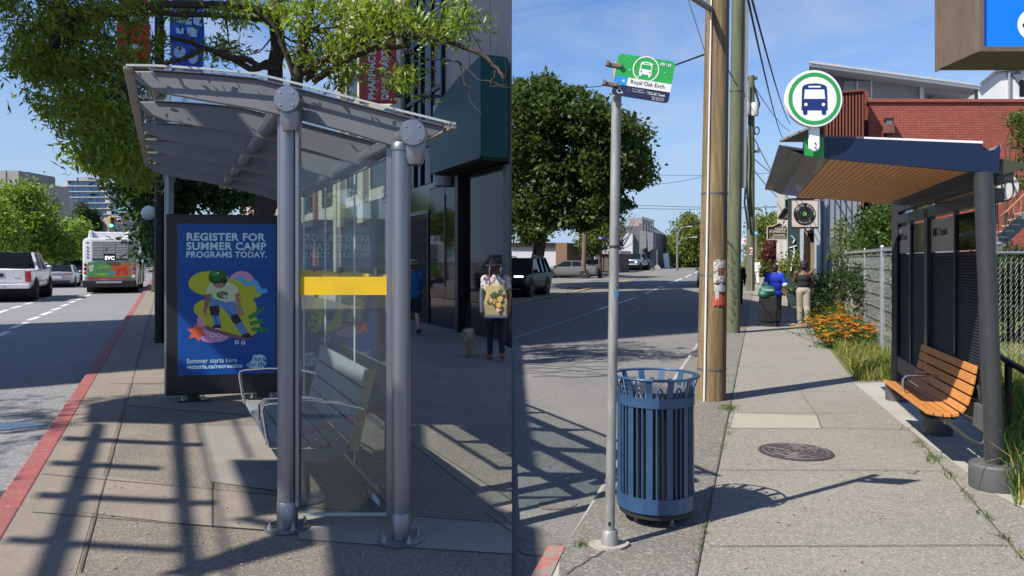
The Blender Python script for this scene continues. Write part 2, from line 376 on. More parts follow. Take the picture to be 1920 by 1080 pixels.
# side street crossing on the far left of the right-hand view
# left pavement
lane('pavement', lambda y: kA(y)+.17, lambda y: min(-.002, wA(y)+.3), 0, -16, 200, m_aggA, .28, nx=4)
kb = MB()
Zs = [-16]+[2+1.5*i for i in range(0,24)]+[60,120,200]
for a, b in zip(Zs[:-1], Zs[1:]):
    g = .008 if b < 45 else 0
    kb.prism([(kA(a+g),a+g,-.28),(kA(a+g)+.17,a+g,-.28),(kA(b-g)+.17,b-g,-.28),(kA(b-g),b-g,-.28)], (0,0,.284))
o = kb.build('kerb', m_redA, bevel=.012); o['kind'] = 'structure'
def sheet(name, px, mat, z, zb=0.0):
    o = MB().poly([tuple(G(x, y, zb).xy) + (z,) for x, y in px]).build(name, mat); o['kind'] = 'structure'; return o
# concrete strip beside the kerb, cross bands and the pad under the shelter
def lA(Z): return G(231,760).x - .4535*(Z - G(231,760).y)     # long joint
lane('pavement_strip', lambda y: kA(y)+.172, lA, .003, -16, 150, m_concA)
sheet('pavement_band', [(176,890),(398,920),(560,932),(560,1000),(398,989),(155,962)], m_concA, .005)
sheet('pavement_band', [(250,742),(520,752),(620,770),(600,790),(420,775),(236,760)], m_concA, .005)
sheet('pavement_band', [(312,600),(330,600),(316,640),(296,640)], m_padA, .005)
sheet('pavement_band', [(230,690),(320,690),(306,720),(206,720)], m_concA, .005)
sheet('shelter_pad', [(560,952),(740,962),(960,985),(960,1040),(800,1030),(560,1012)], m_padA, .0055)
sheet('shelter_pad', [(372,800),(545,800),(545,925),(398,905)], m_padA, .007)
sheet('pavement_band', [(770,830),(790,830),(960,940),(960,982)], m_concA, .005)
def strip(mb, a, b, w, z):
    a = Vector((a.x, a.y, z)); b = Vector((b.x, b.y, z)); d = (b-a).normalized(); s = Vector((-d.y, d.x, 0))*w/2
    mb.poly([a-s, b-s, b+s, a+s])
jm = MB()
for a, b in [((150,1075),(305,505)), ((77,890),(560,934)), ((60,962),(560,1001)), ((205,787),(300,790)), ((560,952),(960,984)), ((545,800),(545,925)), ((790,832),(960,940)), ((908,962),(960,1000)),
             ((205,720),(310,720)), ((228,690),(316,690)), ((255,655),(300,655)), ((262,640),(300,640)), ((270,620),(300,621)), ((640,790),(700,962)), ((398,905),(398,990))]:
    strip(jm, G(*a), G(*b), .009, .009)
o = jm.build('pavement_joint', m_joint); o['kind'] = 'structure'
# left lane markings
mk = MB(); k = 320/1440
def lanedash(a, b, w): 
    A = G(a[0]*k, 440+a[1]*k, ZR_A+.004); B = G(b[0]*k, 440+b[1]*k, ZR_A+.004); strip(mk, A, B, w, ZR_A+.004)
for a, b in [((-40,862),(72,815)),((95,790),(225,740)),((235,722),(330,692)),((350,678),(432,650)),((440,638),(512,615)),((520,603),(575,585)),((587,574),(635,560)),((645,550),(685,538)),((695,530),(720,522)),((725,518),(765,505)),
             ((-60,674),(65,633)),((95,622),(178,600)),((205,588),(275,572)),((295,562),(357,548)),((375,538),(432,528)),((440,520),(475,514))]:
    lanedash(a, b, .16)
o = mk.build('lane_markings', m_white); o['kind'] = 'structure'
# gutter of the left street and a puddle by the kerb
lane('gutter', lambda y: kA(y)-.42, lambda y: kA(y), ZR_A+.004, -16, 150, m_roadA)
pc = G(8,800,ZR_A); pm = MB().poly([(pc.x+.34*math.cos(a)*(1+.25*math.sin(3*a)), pc.y+.20*math.sin(a), ZR_A+.0085) for a in [i*math.pi/12 for i in range(24)]])
o = pm.build('puddle', M('still_water', (.02,.025,.03), .03, var=0, spec=.8)); o['kind']='structure'

# right pavement
lane('pavement', lambda y: max(0.002, kB(y)+.13), lambda y: 30 if y < 9 else eB(y), 0, -16, 300, m_walkB, .28, nx=8, hf=hB)
lane('kerb', lambda y: max(.003, kB(y)), lambda y: kB(y)+.13, .003, 3.3, 300, m_kerbB, .28, hf=hB)
lane('asphalt_strip', lambda y: max(.004, kB(y)+.045), sB, .0045, 1.2, 60, m_stripB, hf=hB)
sheet('red_kerb_paint', [(992,1090),(1028,1026),(1060,1026),(1030,1090)], m_redB, .009)
sheet('concrete_patch', [(1378,775),(1532,780),(1540,804),(1370,803)], m_patchB, .004)
sheet('shelter_pad', [(1602,720),(1700,716),(1760,740),(1850,790),(1900,870),(1990,930),(1990,990),(1870,930),(1712,812)], m_padB, .004)
jm = MB()
for a, b in [((1540,803),(1700,806)),((1358,803),(1372,803)),((1575,882),(1760,884)),((1350,882),(1575,883)),((1330,1026),(1880,1024)),((1378,775),(1600,775)),((1532,780),(1500,735)),((1540,804),(1532,780)),((1400,735),(1600,735)),((1395,690),(1580,690)),((1400,655),(1560,655)),((1712,812),(1925,1058)),
             ((1062,1080),(1078,1066)),((1078,1066),(1090,1062)),((1090,1062),(1108,1048)),((1108,1048),(1116,1046)),((1116,1046),(1134,1034)),((1700,886),(1712,890)),((1712,890),(1722,884)),((1850,1000),(1890,1012))]:
    strip(jm, G(*a), G(*b), .008, .0085)
[strip(jm, Vector((sB(q),q,0)), Vector((sB(q+1.5),q+1.5,0)), .008+.006*random.random(), .0095) for q in [2.9+1.5*i for i in range(24)]]
o = jm.build('pavement_joint', m_joint); o['kind']='structure'
mk = MB(); my = MB(); mf = MB(); zr = ZR_B+.004
def S(mb, a, b, w):
    a = GB(*a, zr); b = GB(*b, zr); d = (b-a).normalized(); s = Vector((-d.y, d.x, 0))*w/2; mb.poly([a-s, b-s, b+s, a+s])
S(mf,(960,635),(1077,597),.13); S(mf,(1077,597),(1120,581),.10)
for a, b in [((1120,581),(1191,558)),((1210,550),(1245,536.5)),((1255,531),(1279,522)),((1285,519.7),(1297,514)),((1302,512),(1309,509))]: S(mk, a, b, .14)
for a, b in [((960,570),(1142,533)),((1160,528.5),(1209,517.5)),((1215,516),(1232,512))]: S(my, a, b, .15)
S(mf,(1075,528),(1125,521),.25); S(mf,(1173,590),(1198,579),.08); S(mf,(1260,577),(1282,578),.05)
o = mk.build('lane_markings', m_white); o['kind']='structure'
o = my.build('centre_line', m_yellow); o['kind']='structure'
# ghost of scrubbed road paint and tar-sealed cracks
for i in range(26):
    a = (rng.uniform(1195,1285), rng.uniform(588,632)); S(mf, a, (a[0]+rng.uniform(10,42), a[1]+rng.uniform(-9,7)), rng.uniform(.02,.06))
o = mf.build('faded_markings', m_fadedw); o['kind']='structure'
tar = MB()
for i in range(15):
    y = 655+ i*3.6 + rng.uniform(-2,2); x = 960+rng.uniform(0,60); p = (x, y)
    for j in range(6):
        q = (p[0]+rng.uniform(18,40), p[1]+rng.uniform(-3.5,3.5))
        if q[0] < 1270 - (q[1]-650)*1.0: S(tar, p, q, rng.uniform(.015,.045))
        p = q
o = tar.build('tar_seams', M('tar', (.075,.072,.07), .7, var=.2)); o['kind']='structure'
for c, rx, ry in [((1008,1020),40,24),((1042,945),36,12)]:
    pts = [(c[0]+rx*math.cos(a)*(1+.12*math.sin(3*a+1)), c[1]+ry*math.sin(a)) for a in [i*math.pi/10 for i in range(20)]]
    zz = ZR_B if c[0] < 1100 else 0
    o = MB().poly([tuple(G(x,y,zz).xy)+(zz+.006,) for x,y in pts]).build('oil_stain', M('oil_stain', (.125,.12,.11), .85, var=.3, scale=9, speck=[((.22,.21,.2),.8)], sscale=80, samt=.5)); o['kind']='structure'
# lawn on the right
o = MB().prism([(eB(10.4)-.02,10.4,-.2),(30,10.4,-.2),(60,60,-.2),(eB(30)-.02,30,-.2)], (0,0,.205)).build('lawn', m_lawn); o['kind']='structure'
o = MB().prism([(4.1,3.0,-.2),(14,3.0,-.2),(14,10.41,-.2),(5.45,10.41,-.2),(4.75,6.4,-.2)], (0,0,.212)).build('lawn', m_lawn); o['kind']='structure'

# ------------------------------------------------------------------ unseen objects added outside the left edge of the view to cast shade
m_conc = M('shade_block_concrete', (.36,.35,.33), .85, var=.1, scale=1, dirt=(.25,.24,.22), dscale=.6, damt=.4)
ob = thing('shade_block', 'unseen tall concrete block added across the left street to shade the facade', 'building', (-27,4.5,0))  # tall block added out of view to keep sun off the left facade
MB().box(-34,-20,1.4,7.4,-.2,35).build('wall', m_conc, ob, world=True)
for f_ in range(10):
    for yy in (1.8,3.2,4.6,6.0): MB().box(-20.0,-19.94,yy,yy+.9,1.2+3.3*f_,3.2+3.3*f_).build('window', dark_glass('dark_window'), ob, world=True)
# unseen frame added overhead, its bars shaped to the shadows wanted on the pavement
HP = 6.0
pg = thing('shade_frame', 'unseen bars and panels added above the frame to shade the left pavement', 'shade_frame', (-7.5,0,0))
def up(px, py): g = G(px, py); return (g.x - SX*HP, g.y - SY*HP, HP)
bars = [ [(53,1090),(118,1090),(199,797),(172,793)], [(316,796),(342,796),(376,1090),(330,1090)], [(363,794),(370,794),(392,880),(428,1090),(415,1090),(384,880)],
  [(109,819),(373,832),(373,839),(109,828)], [(82,865),(290,876),(291,885),(80,875)], [(52,925),(394,944),(394,954),(48,938)], [(-12,1010),(331,1032),(331,1046),(-20,1024)],
  [(140,795),(151,760),(232,745),(312,738),(470,758),(470,782),(366,795),(318,798),(176,794)],
  [(410,866),(560,868),(560,965),(440,976),(426,915)], [(395,980),(440,975),(560,1000),(560,1008),(470,998)],
  [(240,1090),(500,1000),(560,1000),(560,1030),(330,1090)], [(408,785),(417,785),(446,865),(436,865)],
  # broad panels shading the right-hand part, with two openings left for the sun
  [(560,800),(770,800),(770,870),(560,1000)], [(560,1000),(770,870),(900,962),(960,985),(960,1100),(560,1100)], [(470,700),(960,700),(960,800),(470,800)] , [(540,640),(960,640),(960,700),(520,700)], [(830,800),(960,800),(960,880)] ]
mbp = MB()
for i, b in enumerate(bars):
    mbp.prism([(*up(x,y)[:2], HP + .012*i) for x, y in b], (0,0,.008))
mbp.build('shade_bars', M('shade_frame_timber', (.18,.12,.07), .7, var=.2), pg, world=True)
for x, y in [(-9.6,1.2),(-9.4,-2.5)]: MB().box(x-.08,x+.08,y-.08,y+.08,-.12,HP).build('post', M('shade_frame_timber', (.18,.12,.07)), pg, world=True)
for b in [(-9.6,-4.2,-2.58,-2.42),(-9.6,-7.9,1.12,1.28)]: MB().box(*b,HP-.2,HP-.02).build('beam', M('shade_frame_timber', (.18,.12,.07)), pg, world=True)
# ================================================================== LEFT BUS SHELTER, ADVERT PANEL, BENCH
m_alu = M('brushed_aluminium', (.22,.23,.26), .34, metal=.75, var=.10, scale=2, dirt=(.24,.24,.26), dscale=3, damt=.35, bump=.03, bscale=200, stretch=(4,4,.5))
m_rib = M('grey_rib_paint', (.125,.13,.14), .5, metal=.25, var=.08, scale=3, dirt=(.20,.20,.21), dscale=2, damt=.4)
m_trim = M('roof_trim', (.30,.28,.26), .5, metal=.3, var=.15)
m_bolt = M('galvanised_bolt', (.5,.5,.5), .35, metal=.9, var=.1)
m_rglass = glass('roof_glass', (.93,.95,.94), ior=1.45, film=((.16,.15,.13), .09, 7.))
m_pglass = glass('panel_glass', (.74,.83,.81), ior=1.66, film=((.13,.15,.15), .04, 3.))
m_yel = M('yellow_vinyl', (.62,.40,.008), .45, var=.06, scale=4, dirt=(.40,.27,.02), dscale=4, damt=.6)
VX = (310-960)/F                                   # x drift per metre of depth along the left street
shA = thing('bus_shelter', 'glass roofed aluminium bus shelter with curved ribs, advert panel at its far end', 'bus shelter', (-2.0, 6.5, 0))
def roundplate(mb, c, r, h, n=28):
    mb.lathe([(r-.008,0),(r,.004),(r,h-.004),(r-.01,h)], c, n)
def bolts(parent, c, r, k=4, a0=.6):
    for i in range(k):
        a = a0 + 2*math.pi*i/k; b = MB(); p = Vector(c)+Vector((r*math.cos(a), r*math.sin(a), 0))
        b.lathe([(.018,0),(.018,.006)], p, 12); b.lathe([(.013,.006),(.013,.020)], p, 6); b.lathe([(.007,.02),(.007,.040)], p, 8)
        b.build('bolt', m_bolt, parent, smooth=40, world=True)
# posts: (base px, base py, radius, top py)
for px, py, r, ty in [(539,990,.058,205),(752,1013,.052,268)]:
    g = G(px, py); zt = EYE + (HOR-ty)/F*g.y; mb = MB()
    mb.lathe([(r,.0),(r,zt-.05),(r*1.1,zt-.045),(r*1.12,zt-.02),(r*.92,zt)], g, 40)
    p = mb.build('post', m_alu, shA, smooth=40, world=True)
    b = MB(); roundplate(b, g + Vector((.0,0,.0)), .135, .018); b.build('base_plate', m_alu, shA, smooth=35, world=True)
    bolts(shA, g + Vector((0,0,.018)), .105)
    s_ = MB(); s_.lathe([(r+.004,.02),(r+.004,.16),(r+.001,.165)], g, 40); s_.build('post_sleeve', m_alu, shA, smooth=40, world=True)
gf = G(317,745); zt = EYE+(HOR-322)/F*gf.y
MB().lathe([(.05,0),(.05,zt)], gf, 28).build('post', m_alu, shA, smooth=40, world=True)
b = MB(); roundplate(b, gf, .12, .016); b.build('base_plate', m_alu, shA, smooth=35, world=True); bolts(shA, gf+Vector((0,0,.016)), .09)
gr = Vector((752-960, 0, 0)); Zr = 8.8
xr = (775-960)/F*4.45 + VX*(Zr-4.45)
MB().lathe([(.05,0),(.05,2.33)], (xr, Zr, 0), 28).build('post', m_alu, shA, smooth=40, world=True)
MB().box(gf.x-.07,gf.x+.07,gf.y-.02,gf.y+.02,zt-.12,zt+.06).build('bracket', m_rib, shA, world=True, bevel=.006)
# ribs: profile traced on the near rib, repeated along the street
top = [(243,133),(285,133.5),(330,136),(405,141.5),(480,149),(570,171),(660,195),(745,217),(830,238)]
bot = [(842,237),(800,262),(770,280),(735,273),(650,247),(560,223),(470,203),(380,188),(310,175),(268,158),(247,140)]
Z1 = 4.52
rib = [P(x, y, Z1) for x, y in top+bot]
step = .86
for k in range(6):
    d = Vector((VX*step*k, step*k, 0))
    MB().prism([p + d for p in rib], (VX*.03,.03,0)).build('rib', m_rib, shA, world=True, bevel=.005)
    # bright top flange of each rib
    fl = MB(); t_ = [P(x, y, Z1) + d for x, y in top[1:]]
    for a, b_ in zip(t_[:-1], t_[1:]):
        fl.add([a+Vector((0,-.02,.002)), b_+Vector((0,-.02,.002)), b_+Vector((0,.05,.002)), a+Vector((0,.05,.002)), a+Vector((0,-.02,.008)), b_+Vector((0,-.02,.008)), b_+Vector((0,.05,.008)), a+Vector((0,.05,.008))],
               [(0,1,2,3),(4,5,6,7),(0,1,5,4),(2,3,7,6)])
    fl.build('rib_flange', m_alu, shA, world=True)
# curved glass roof
topg = [(238,133)]+[(x,y) for x, y in top[1:]]+[(846,241)]
gl = MB(); v0 = [P(x, y, Z1) + Vector((0,0,.012)) for x, y in topg]
a_ = [p + Vector((-VX*.07,-.07,0)) for p in v0]; b_ = [p + Vector((VX*(step*5+.15), step*5+.15, 0)) for p in v0]
n = len(v0)
gl.add(a_+b_, [(i,i+1,n+i+1,n+i) for i in range(n-1)])
gl.build('roof_glass', m_rglass, shA, world=True, smooth=60)
e = MB()
for i in range(n-1): e.bar(a_[i]+Vector((0,0,.004)), a_[i+1]+Vector((0,0,.004)), .012, .012)
e.build('roof_edge', M('glass_edge', (.35,.38,.37), .15, var=.1), shA, world=True)
MB().bar(a_[0]+Vector((.01,0,-.012)), b_[0]+Vector((.01,0,-.012)), .05, .018).build('edge_trim', m_trim, shA, world=True, bevel=.004)
MB().bar(a_[-1]+Vector((-.01,0,-.008)), b_[-1]+Vector((-.01,0,-.008)), .03, .03).build('edge_trim', m_trim, shA, world=True)
# fallen leaves and twigs on the roof glass
lit = MB(); 
for i in range(240):
    t = rng.uniform(); u = rng.uniform()**2.2; j = min(int(t*(n-1)), n-2); q = t*(n-1)-j
    p = a_[j].lerp(a_[j+1], q).lerp(b_[j].lerp(b_[j+1], q), u) + Vector((0,0,.006)); an = rng.uniform(0,6.28); s = rng.uniform(.012,.035)
    lit.add([p+Vector((math.cos(an)*s,math.sin(an)*s,.002)), p+Vector((-math.sin(an)*s*.3,math.cos(an)*s*.3,.006)), p-Vector((math.cos(an)*s,math.sin(an)*s,-.002)), p-Vector((-math.sin(an)*s*.3,math.cos(an)*s*.3,-.003))], [(0,1,2,3)])
tag(lit.build('leaf_litter', M('dry_leaf', (.22,.17,.09), .8, var=.3, isl=.4)), 'dry leaves and twigs scattered over the glass shelter roof', 'leaf litter', kind='stuff')
# long tubes with round end caps
for px, py, Zc, r, Ze in [(540,187,4.40,.053,9.3),(775,250,4.34,.053,9.1)]:
    c = P(px, py, Zc); d = Vector((VX*(Ze-Zc), Ze-Zc, 0))
    MB().tube([c + d*.012, c + d], r, 24).build('beam', m_alu, shA, smooth=40, world=True)
    cp = MB(); cp.lathe([(.0,-.002),(.070,0),(.074,.004),(.074,.09),(.06,.10),(.0,.10)], c - Vector((0,.03,0)), 36, axis=(0,1,0)); cp.build('end_cap', m_alu, shA, smooth=40, world=True)
    for i in range(4): MB().ball(c + Vector((.05*math.cos(.8+i*1.57), -.032, .05*math.sin(.8+i*1.57))), .006, 6, 5).build('screw', m_bolt, shA, world=True)
    MB().lathe([(.045,-.17),(.062,-.12),(.06,-.03),(.05,0)], c+Vector((.0,.06,0)), 24).build('saddle', m_alu, shA, smooth=40, world=True)
# end panel between the near posts
def rectP(mb, x0, y0, x1, y1, Z, m=0): mb.poly([P(x0,y1,Z), P(x1,y1,Z), P(x1,y0,Z), P(x0,y0,Z)], m)
Ze = 4.60
mb = MB(); rectP(mb, 560, 300, 729, 965, Ze); mb.build('end_glass', m_pglass, shA, world=True)
for x0, x1, y0, y1 in [(556,563,208,948),(726,737,278,962)]:
    a = P(x0, y1, Ze); b = P(x1, y0, Ze); MB().box(a.x, b.x, Ze-.03, Ze+.03, a.z, b.z).build('glass_channel', m_alu, shA, world=True, bevel=.004)
a = P(563,966,Ze); b = P(727,962,Ze); MB().box(a.x,b.x,Ze-.012,Ze+.012,a.z,b.z).build('glass_rail', M('glass_edge', (.35,.38,.37)), shA, world=True)
a = P(563,553,Ze-.006); b = P(726,519,Ze-.006); MB().box(a.x,b.x,Ze-.010,Ze-.004,a.z,b.z).build('yellow_band', m_yel, shA, world=True)
# long back panel under the right tube, four lites with a yellow band
x0, y0 = (738-960)/F*4.50, 4.62
def BP(s, z): return Vector((x0 + VX*s, y0 + s, z))
def zt_(s): return 2.24
for k in range(4):
    s0, s1 = k*1.03+.02, k*1.03+1.02
    MB().poly([BP(s0,.10),BP(s1,.10),BP(s1,2.24),BP(s0,2.24)]).build('back_glass', m_pglass, shA, world=True)
    MB().prism([BP(s0,1.40)+Vector((-.006,0,0)),BP(s1,1.40)+Vector((-.006,0,0)),BP(s1,1.515)+Vector((-.006,0,0)),BP(s0,1.515)+Vector((-.006,0,0))], (-.004,0,0)).build('yellow_band', m_yel, shA, world=True)
    if k: MB().bar(BP(s0-.02,.10), BP(s0-.02,2.24), .010, .010).build('glass_joint', M('glass_seal', (.42,.45,.44), .3, var=.1), shA, world=True)
    MB().bar(BP(s0+.35,1.53), BP(s0+.47,1.53), .035, .05).build('glass_clip', M('dark_clip', (.10,.10,.10), .4, metal=.6), shA, world=True)
MB().bar(BP(0,.085), BP(4.15,.085), .03, .03).build('glass_rail', m_alu, shA, world=True)
tag(MB().poly([G(697,940)+Vector((0,0,.02)), G(712,952)+Vector((0,0,.005)), G(710,938)+Vector((0,0,.10)), G(703,936)+Vector((0,0,.11))]).build('litter_paper', M('white_paper', (.7,.7,.68), .8, var=.1)), 'torn scrap of white paper against the foot of the shelter glass', 'paper')

# ---- advert panel
al = R(12); ex = Vector((math.cos(al), math.sin(al), 0)); ez = Vector((0,0,1)); ny = Vector((math.sin(al), -math.cos(al), 0))
Zp = 8.85; cP = Vector(((421-960)/F*Zp, Zp, 0))
hw = 97/F*Zp/math.cos(al)*1.01
zlo, zhi = EYE+(HOR-737)/F*Zp, EYE+(HOR-403)/F*Zp
ad = thing('advert_panel', 'black framed advert panel with blue summer camp poster at the shelter end', 'advert panel', cP)
m_blk = M('black_powdercoat', (.012,.012,.013), .4, var=.1, scale=3)
def AP(u, w, z): return cP + ex*u + ny*w + ez*z
MB().obox(AP(0,0,(zlo+zhi)/2), ex*hw, ny*.075, ez*(zhi-zlo)/2).build('case', m_blk, ad, world=True, bevel=.015)
for u in (-.33,.42):
    MB().obox(AP(u,0,zlo/2), ex*.06, ny*.05, ez*zlo/2).build('foot', m_blk, ad, world=True)
    MB().obox(AP(u,0,.012), ex*.15, ny*.09, ez*.012).build('foot_plate', m_blk, ad, world=True)
    for du in (-.11,.11):
        bb = MB(); bb.lathe([(.022,0),(.022,.02),(.012,.02),(.012,.05)], AP(u+du,.06,.024), 8); bb.build('bolt', m_bolt, ad, world=True)
# poster sheet and printed art: coordinates traced in a 610 x 1005 grid
pu0, pu1 = (343.5-421)/F*Zp/math.cos(al), (511.5-421)/F*Zp/math.cos(al); pz1, pz0 = EYE+(HOR-421)/F*Zp, EYE+(HOR-700)/F*Zp
def PT(zx, zy, l=0): return AP(lerp(pu0, pu1, (zx-10)/610), .0762+l*.0006, lerp(pz1, pz0, (zy-40)/1005))
pm_ = {n_: M('print_'+n_, c, .5, var=.03, scale=8, spec=.2) for n_, c in dict(blue=(.006,.080,.33), pale=(.62,.80,.84), lime=(.56,.55,.03), pink=(.72,.33,.52), sky=(.10,.46,.75), orange=(.80,.13,.06), green=(.02,.24,.06),
    helmet=(.03,.15,.03), skin=(.46,.23,.15), shirt=(.66,.72,.42), jeans=(.13,.27,.52), dark=(.02,.02,.03), hair=(.05,.025,.02), deck=(.25,.10,.12), white=(.75,.75,.75), jeansd=(.07,.15,.33), skind=(.30,.14,.09), helml=(.08,.30,.07)).items()}
pk = list(pm_.keys()); pmats = [pm_[k_] for k_ in pk]
MB().poly([PT(10,1045),PT(620,1045),PT(620,40),PT(10,40)]).build('poster', pm_['blue'], ad, world=True)
art = MB()
def ell(cx, cy, rx, ry, col, l, rot=0, n_=40):
    c_, s_ = math.cos(R(rot)), math.sin(R(rot))
    art.poly([PT(cx + rx*math.cos(a)*c_ - ry*math.sin(a)*s_, cy + rx*math.cos(a)*s_ + ry*math.sin(a)*c_, l) for a in [-2*math.pi*i/n_ for i in range(n_)]], pk.index(col))
def pg_(pts, col, l): art.poly([PT(x, y, l) for x, y in pts], pk.index(col))
def stroke(pts, w, col, l):
    for i in range(len(pts)):
        ell(*pts[i], w/2, w/2, col, l + .01*(i%2), n_=14)
        if i: 
            a, b = np.array(pts[i-1], float), np.array(pts[i], float); d = (b-a)/np.linalg.norm(b-a); q = np.array([-d[1], d[0]])*w/2
            pg_([a-q, b-q, b+q, a+q], col, l+.02+.01*(i%2))
ell(405,430,82,76,'pink',1); ell(215,760,85,72,'pink',1.1); ell(165,690,38,60,'pink',1.2); pg_([(300,760),(350,745),(330,790)], 'pink', 1.3); ell(440,545,40,60,'pink',1.4); ell(270,800,60,26,'pink',1.5,-15)
ell(205,435,130,82,'lime',2); ell(430,470,112,62,'lime',2.2,18); ell(190,605,84,62,'lime',2.4); ell(300,640,150,120,'lime',2.6); ell(430,600,70,72,'lime',2.8); ell(400,720,122,86,'lime',3.0); ell(320,520,120,90,'lime',3.2)
stroke([(384,408),(400,398),(415,412),(425,432),(440,442),(462,436),(482,428),(500,438),(505,462),(512,482),(532,494),(556,486)], 30, 'sky', 4)
for k_, (a, b) in enumerate([((452,672),(548,604)),((456,710),(540,690)),((468,746),(582,752))]):
    a, b = np.array(a, float), np.array(b, float); d = (b-a)/np.linalg.norm(b-a); q = np.array([-d[1], d[0]])*13; pg_([a-q,b-q,b+q,a+q], 'green', 4.2+.1*k_)
pg_([(128+ (66 if i%2==0 else 34)*math.cos(i*math.pi/6+.35), 760+(66 if i%2==0 else 34)*math.sin(i*math.pi/6+.35)) for i in range(12)], 'orange', 4.6)
# skateboarder (bent knees, looking down at the board)
pg_([(172,722),(190,716),(230,735),(330,770),(440,800),(478,800),(470,812),(420,818),(330,795),(220,760),(182,745)], 'deck', 6)
for cx, cy in [(222,780),(262,783),(375,832),(416,836)]: ell(cx,cy,14,14,'white',6.2); ell(cx,cy,6,6,'dark',6.3)
pg_([(212,520),(262,530),(290,560),(262,600),(265,650),(275,715),(235,722),(220,660),(205,600)], 'jeans', 7)
pg_([(250,530),(340,540),(372,570),(382,640),(370,680),(330,660),(300,620),(270,590)], 'jeans', 7.2)
pg_([(330,655),(385,650),(420,720),(452,775),(412,792),(372,730)], 'jeans', 7.4); pg_([(300,600),(340,655),(366,690),(350,640)], 'jeansd', 7.5); pg_([(240,640),(262,700),(248,716),(232,660)], 'jeansd', 7.5)
pg_([(204,590),(262,582),(268,620),(262,650),(212,650)], 'dark', 7.7); pg_([(335,655),(380,640),(408,690),(372,712),(345,695)], 'dark', 7.8)
pg_([(236,712),(272,708),(278,742),(240,738),(218,728)], 'dark', 7.9); pg_([(405,782),(448,768),(476,800),(440,806),(408,800)], 'dark', 8); pg_([(238,734),(276,738),(274,745),(240,742)], 'white', 8.1)
pg_([(182,500),(214,505),(208,560),(188,610),(178,640),(166,630),(172,580)], 'skind', 8.2); pg_([(360,495),(390,490),(396,560),(412,620),(402,648),(388,640),(378,580)], 'skin', 8.3)
ell(178,636,13,16,'skin',8.4); ell(404,634,18,20,'skin',8.5)
pg_([(205,440),(250,425),(330,425),(372,455),(390,495),(362,512),(368,552),(300,560),(230,535),(222,505),(184,508),(188,470)], 'shirt', 8.6)
pg_([(250,498),(290,488),(320,500),(310,540),(265,535),(248,520)], 'green', 8.7); ell(282,510,16,10,'orange',8.8); ell(300,524,10,9,'white',8.9)
pg_([(222,420),(300,420),(306,452),(276,470),(246,466),(228,446)], 'skin', 9); pg_([(285,410),(316,400),(314,430),(292,448)], 'hair', 9.1); pg_([(226,440),(246,446),(244,452),(228,448)], 'skind', 9.15)
ell(254,390,56,48,'helmet',9.2,-8); ell(240,372,22,14,'helml',9.3,-20); ell(258,366,7,5,'white',9.4)
pg_([(200,402),(226,436),(292,428),(308,404),(300,420),(240,428)], 'dark', 9.5)
# lettering
ex_, ez_ = ex, ez
def words(s, x0, x1, y0, y1, col, l, bold=0., spacing=1.):
    c = PT((x0+x1)/2, (y0+y1)/2, l); lettering(art, s, c, ex, ez, (PT(x1,0)-PT(x0,0)).length, (PT(0,y0)-PT(0,y1)).length, 0, pk.index(col), bold, spacing)
words('REGISTER FOR', 64,556, 98,152, 'pale', 5, .034, 1.08); words('SUMMER CAMP', 62,562, 160,214, 'pale', 5, .034, 1.08); words('PROGRAMS TODAY.', 62,566, 222,264, 'pale', 5, .03, 1.06)
words('Summer starts here', 64,377, 934,966, 'pale', 5, .006); words('victoria.ca/recreation', 64,410, 974,1004, 'pale', 5, .028, 1.05)
for cx, cy, r_ in [(500,950,28),(520,944,24),(470,985,24),(495,985,30),(525,985,30),(546,982,16),(530,1000,14),(455,985,14),(492,935,16)]: ell(cx,cy,r_,r_,'pale',5+.01*cx/10)
words('fun', 482,532, 930,962, 'blue', 6.5, .02); words('for life', 448,556, 966,1000, 'blue', 6.5, .02)
stroke([(508,922),(526,921),(542,928),(554,940),(558,952)], 7, 'pale', 5)
art.build('poster_print', pmats, ad, world=True)
gm = MB().poly([PT(2,1052,20),PT(628,1052,20),PT(628,32,20),PT(2,32,20)]).build('cover_glass', glass('cover_glass', (.93,.95,.97), ior=1.25), ad, world=True)

# ---- slatted bench inside the shelter
m_slat = M('grey_composite_slat', (.16,.178,.19), .5, var=.10, scale=3, dirt=(.2,.22,.23), damt=.4, stretch=(6,1,6), bump=.08, bscale=60)
m_slatend = M('tan_slat_end', (.30,.24,.15), .6, var=.2)
m_pol = M('polished_steel', (.62,.63,.64), .22, metal=.95, var=.05)
bx, by = (505-960)/F*4.87, 4.87; Lb = 1.45
bn = thing('bench', 'grey slatted bench with bent steel armrests inside the glass shelter', 'bench', (bx+.25, by+.7, 0))
def BN(a, s, z): return Vector((bx + a + VX*s, by + s, z))
for i in range(4):
    a0, a1 = i*.128, i*.128+.118; zz = .415
    MB().add([BN(a0,0,zz),BN(a1,0,zz),BN(a1,Lb,zz),BN(a0,Lb,zz),BN(a0,0,.452),BN(a1,0,.452),BN(a1,Lb,.452),BN(a0,Lb,.452)], [(3,2,1,0),(4,5,6,7),(0,1,5,4),(1,2,6,5),(2,3,7,6),(3,0,4,7)]).build('seat_slat', m_slat, bn, world=True, bevel=.006)
    for s in (.08,.72,1.37): MB().lathe([(.009,.452),(.008,.455)], BN((a0+a1)/2,s,0), 8).build('screw', m_bolt, bn, world=True)
def BK(t, w): return (.515 + .11*t + w, .44 + .47*t)        # leaning back
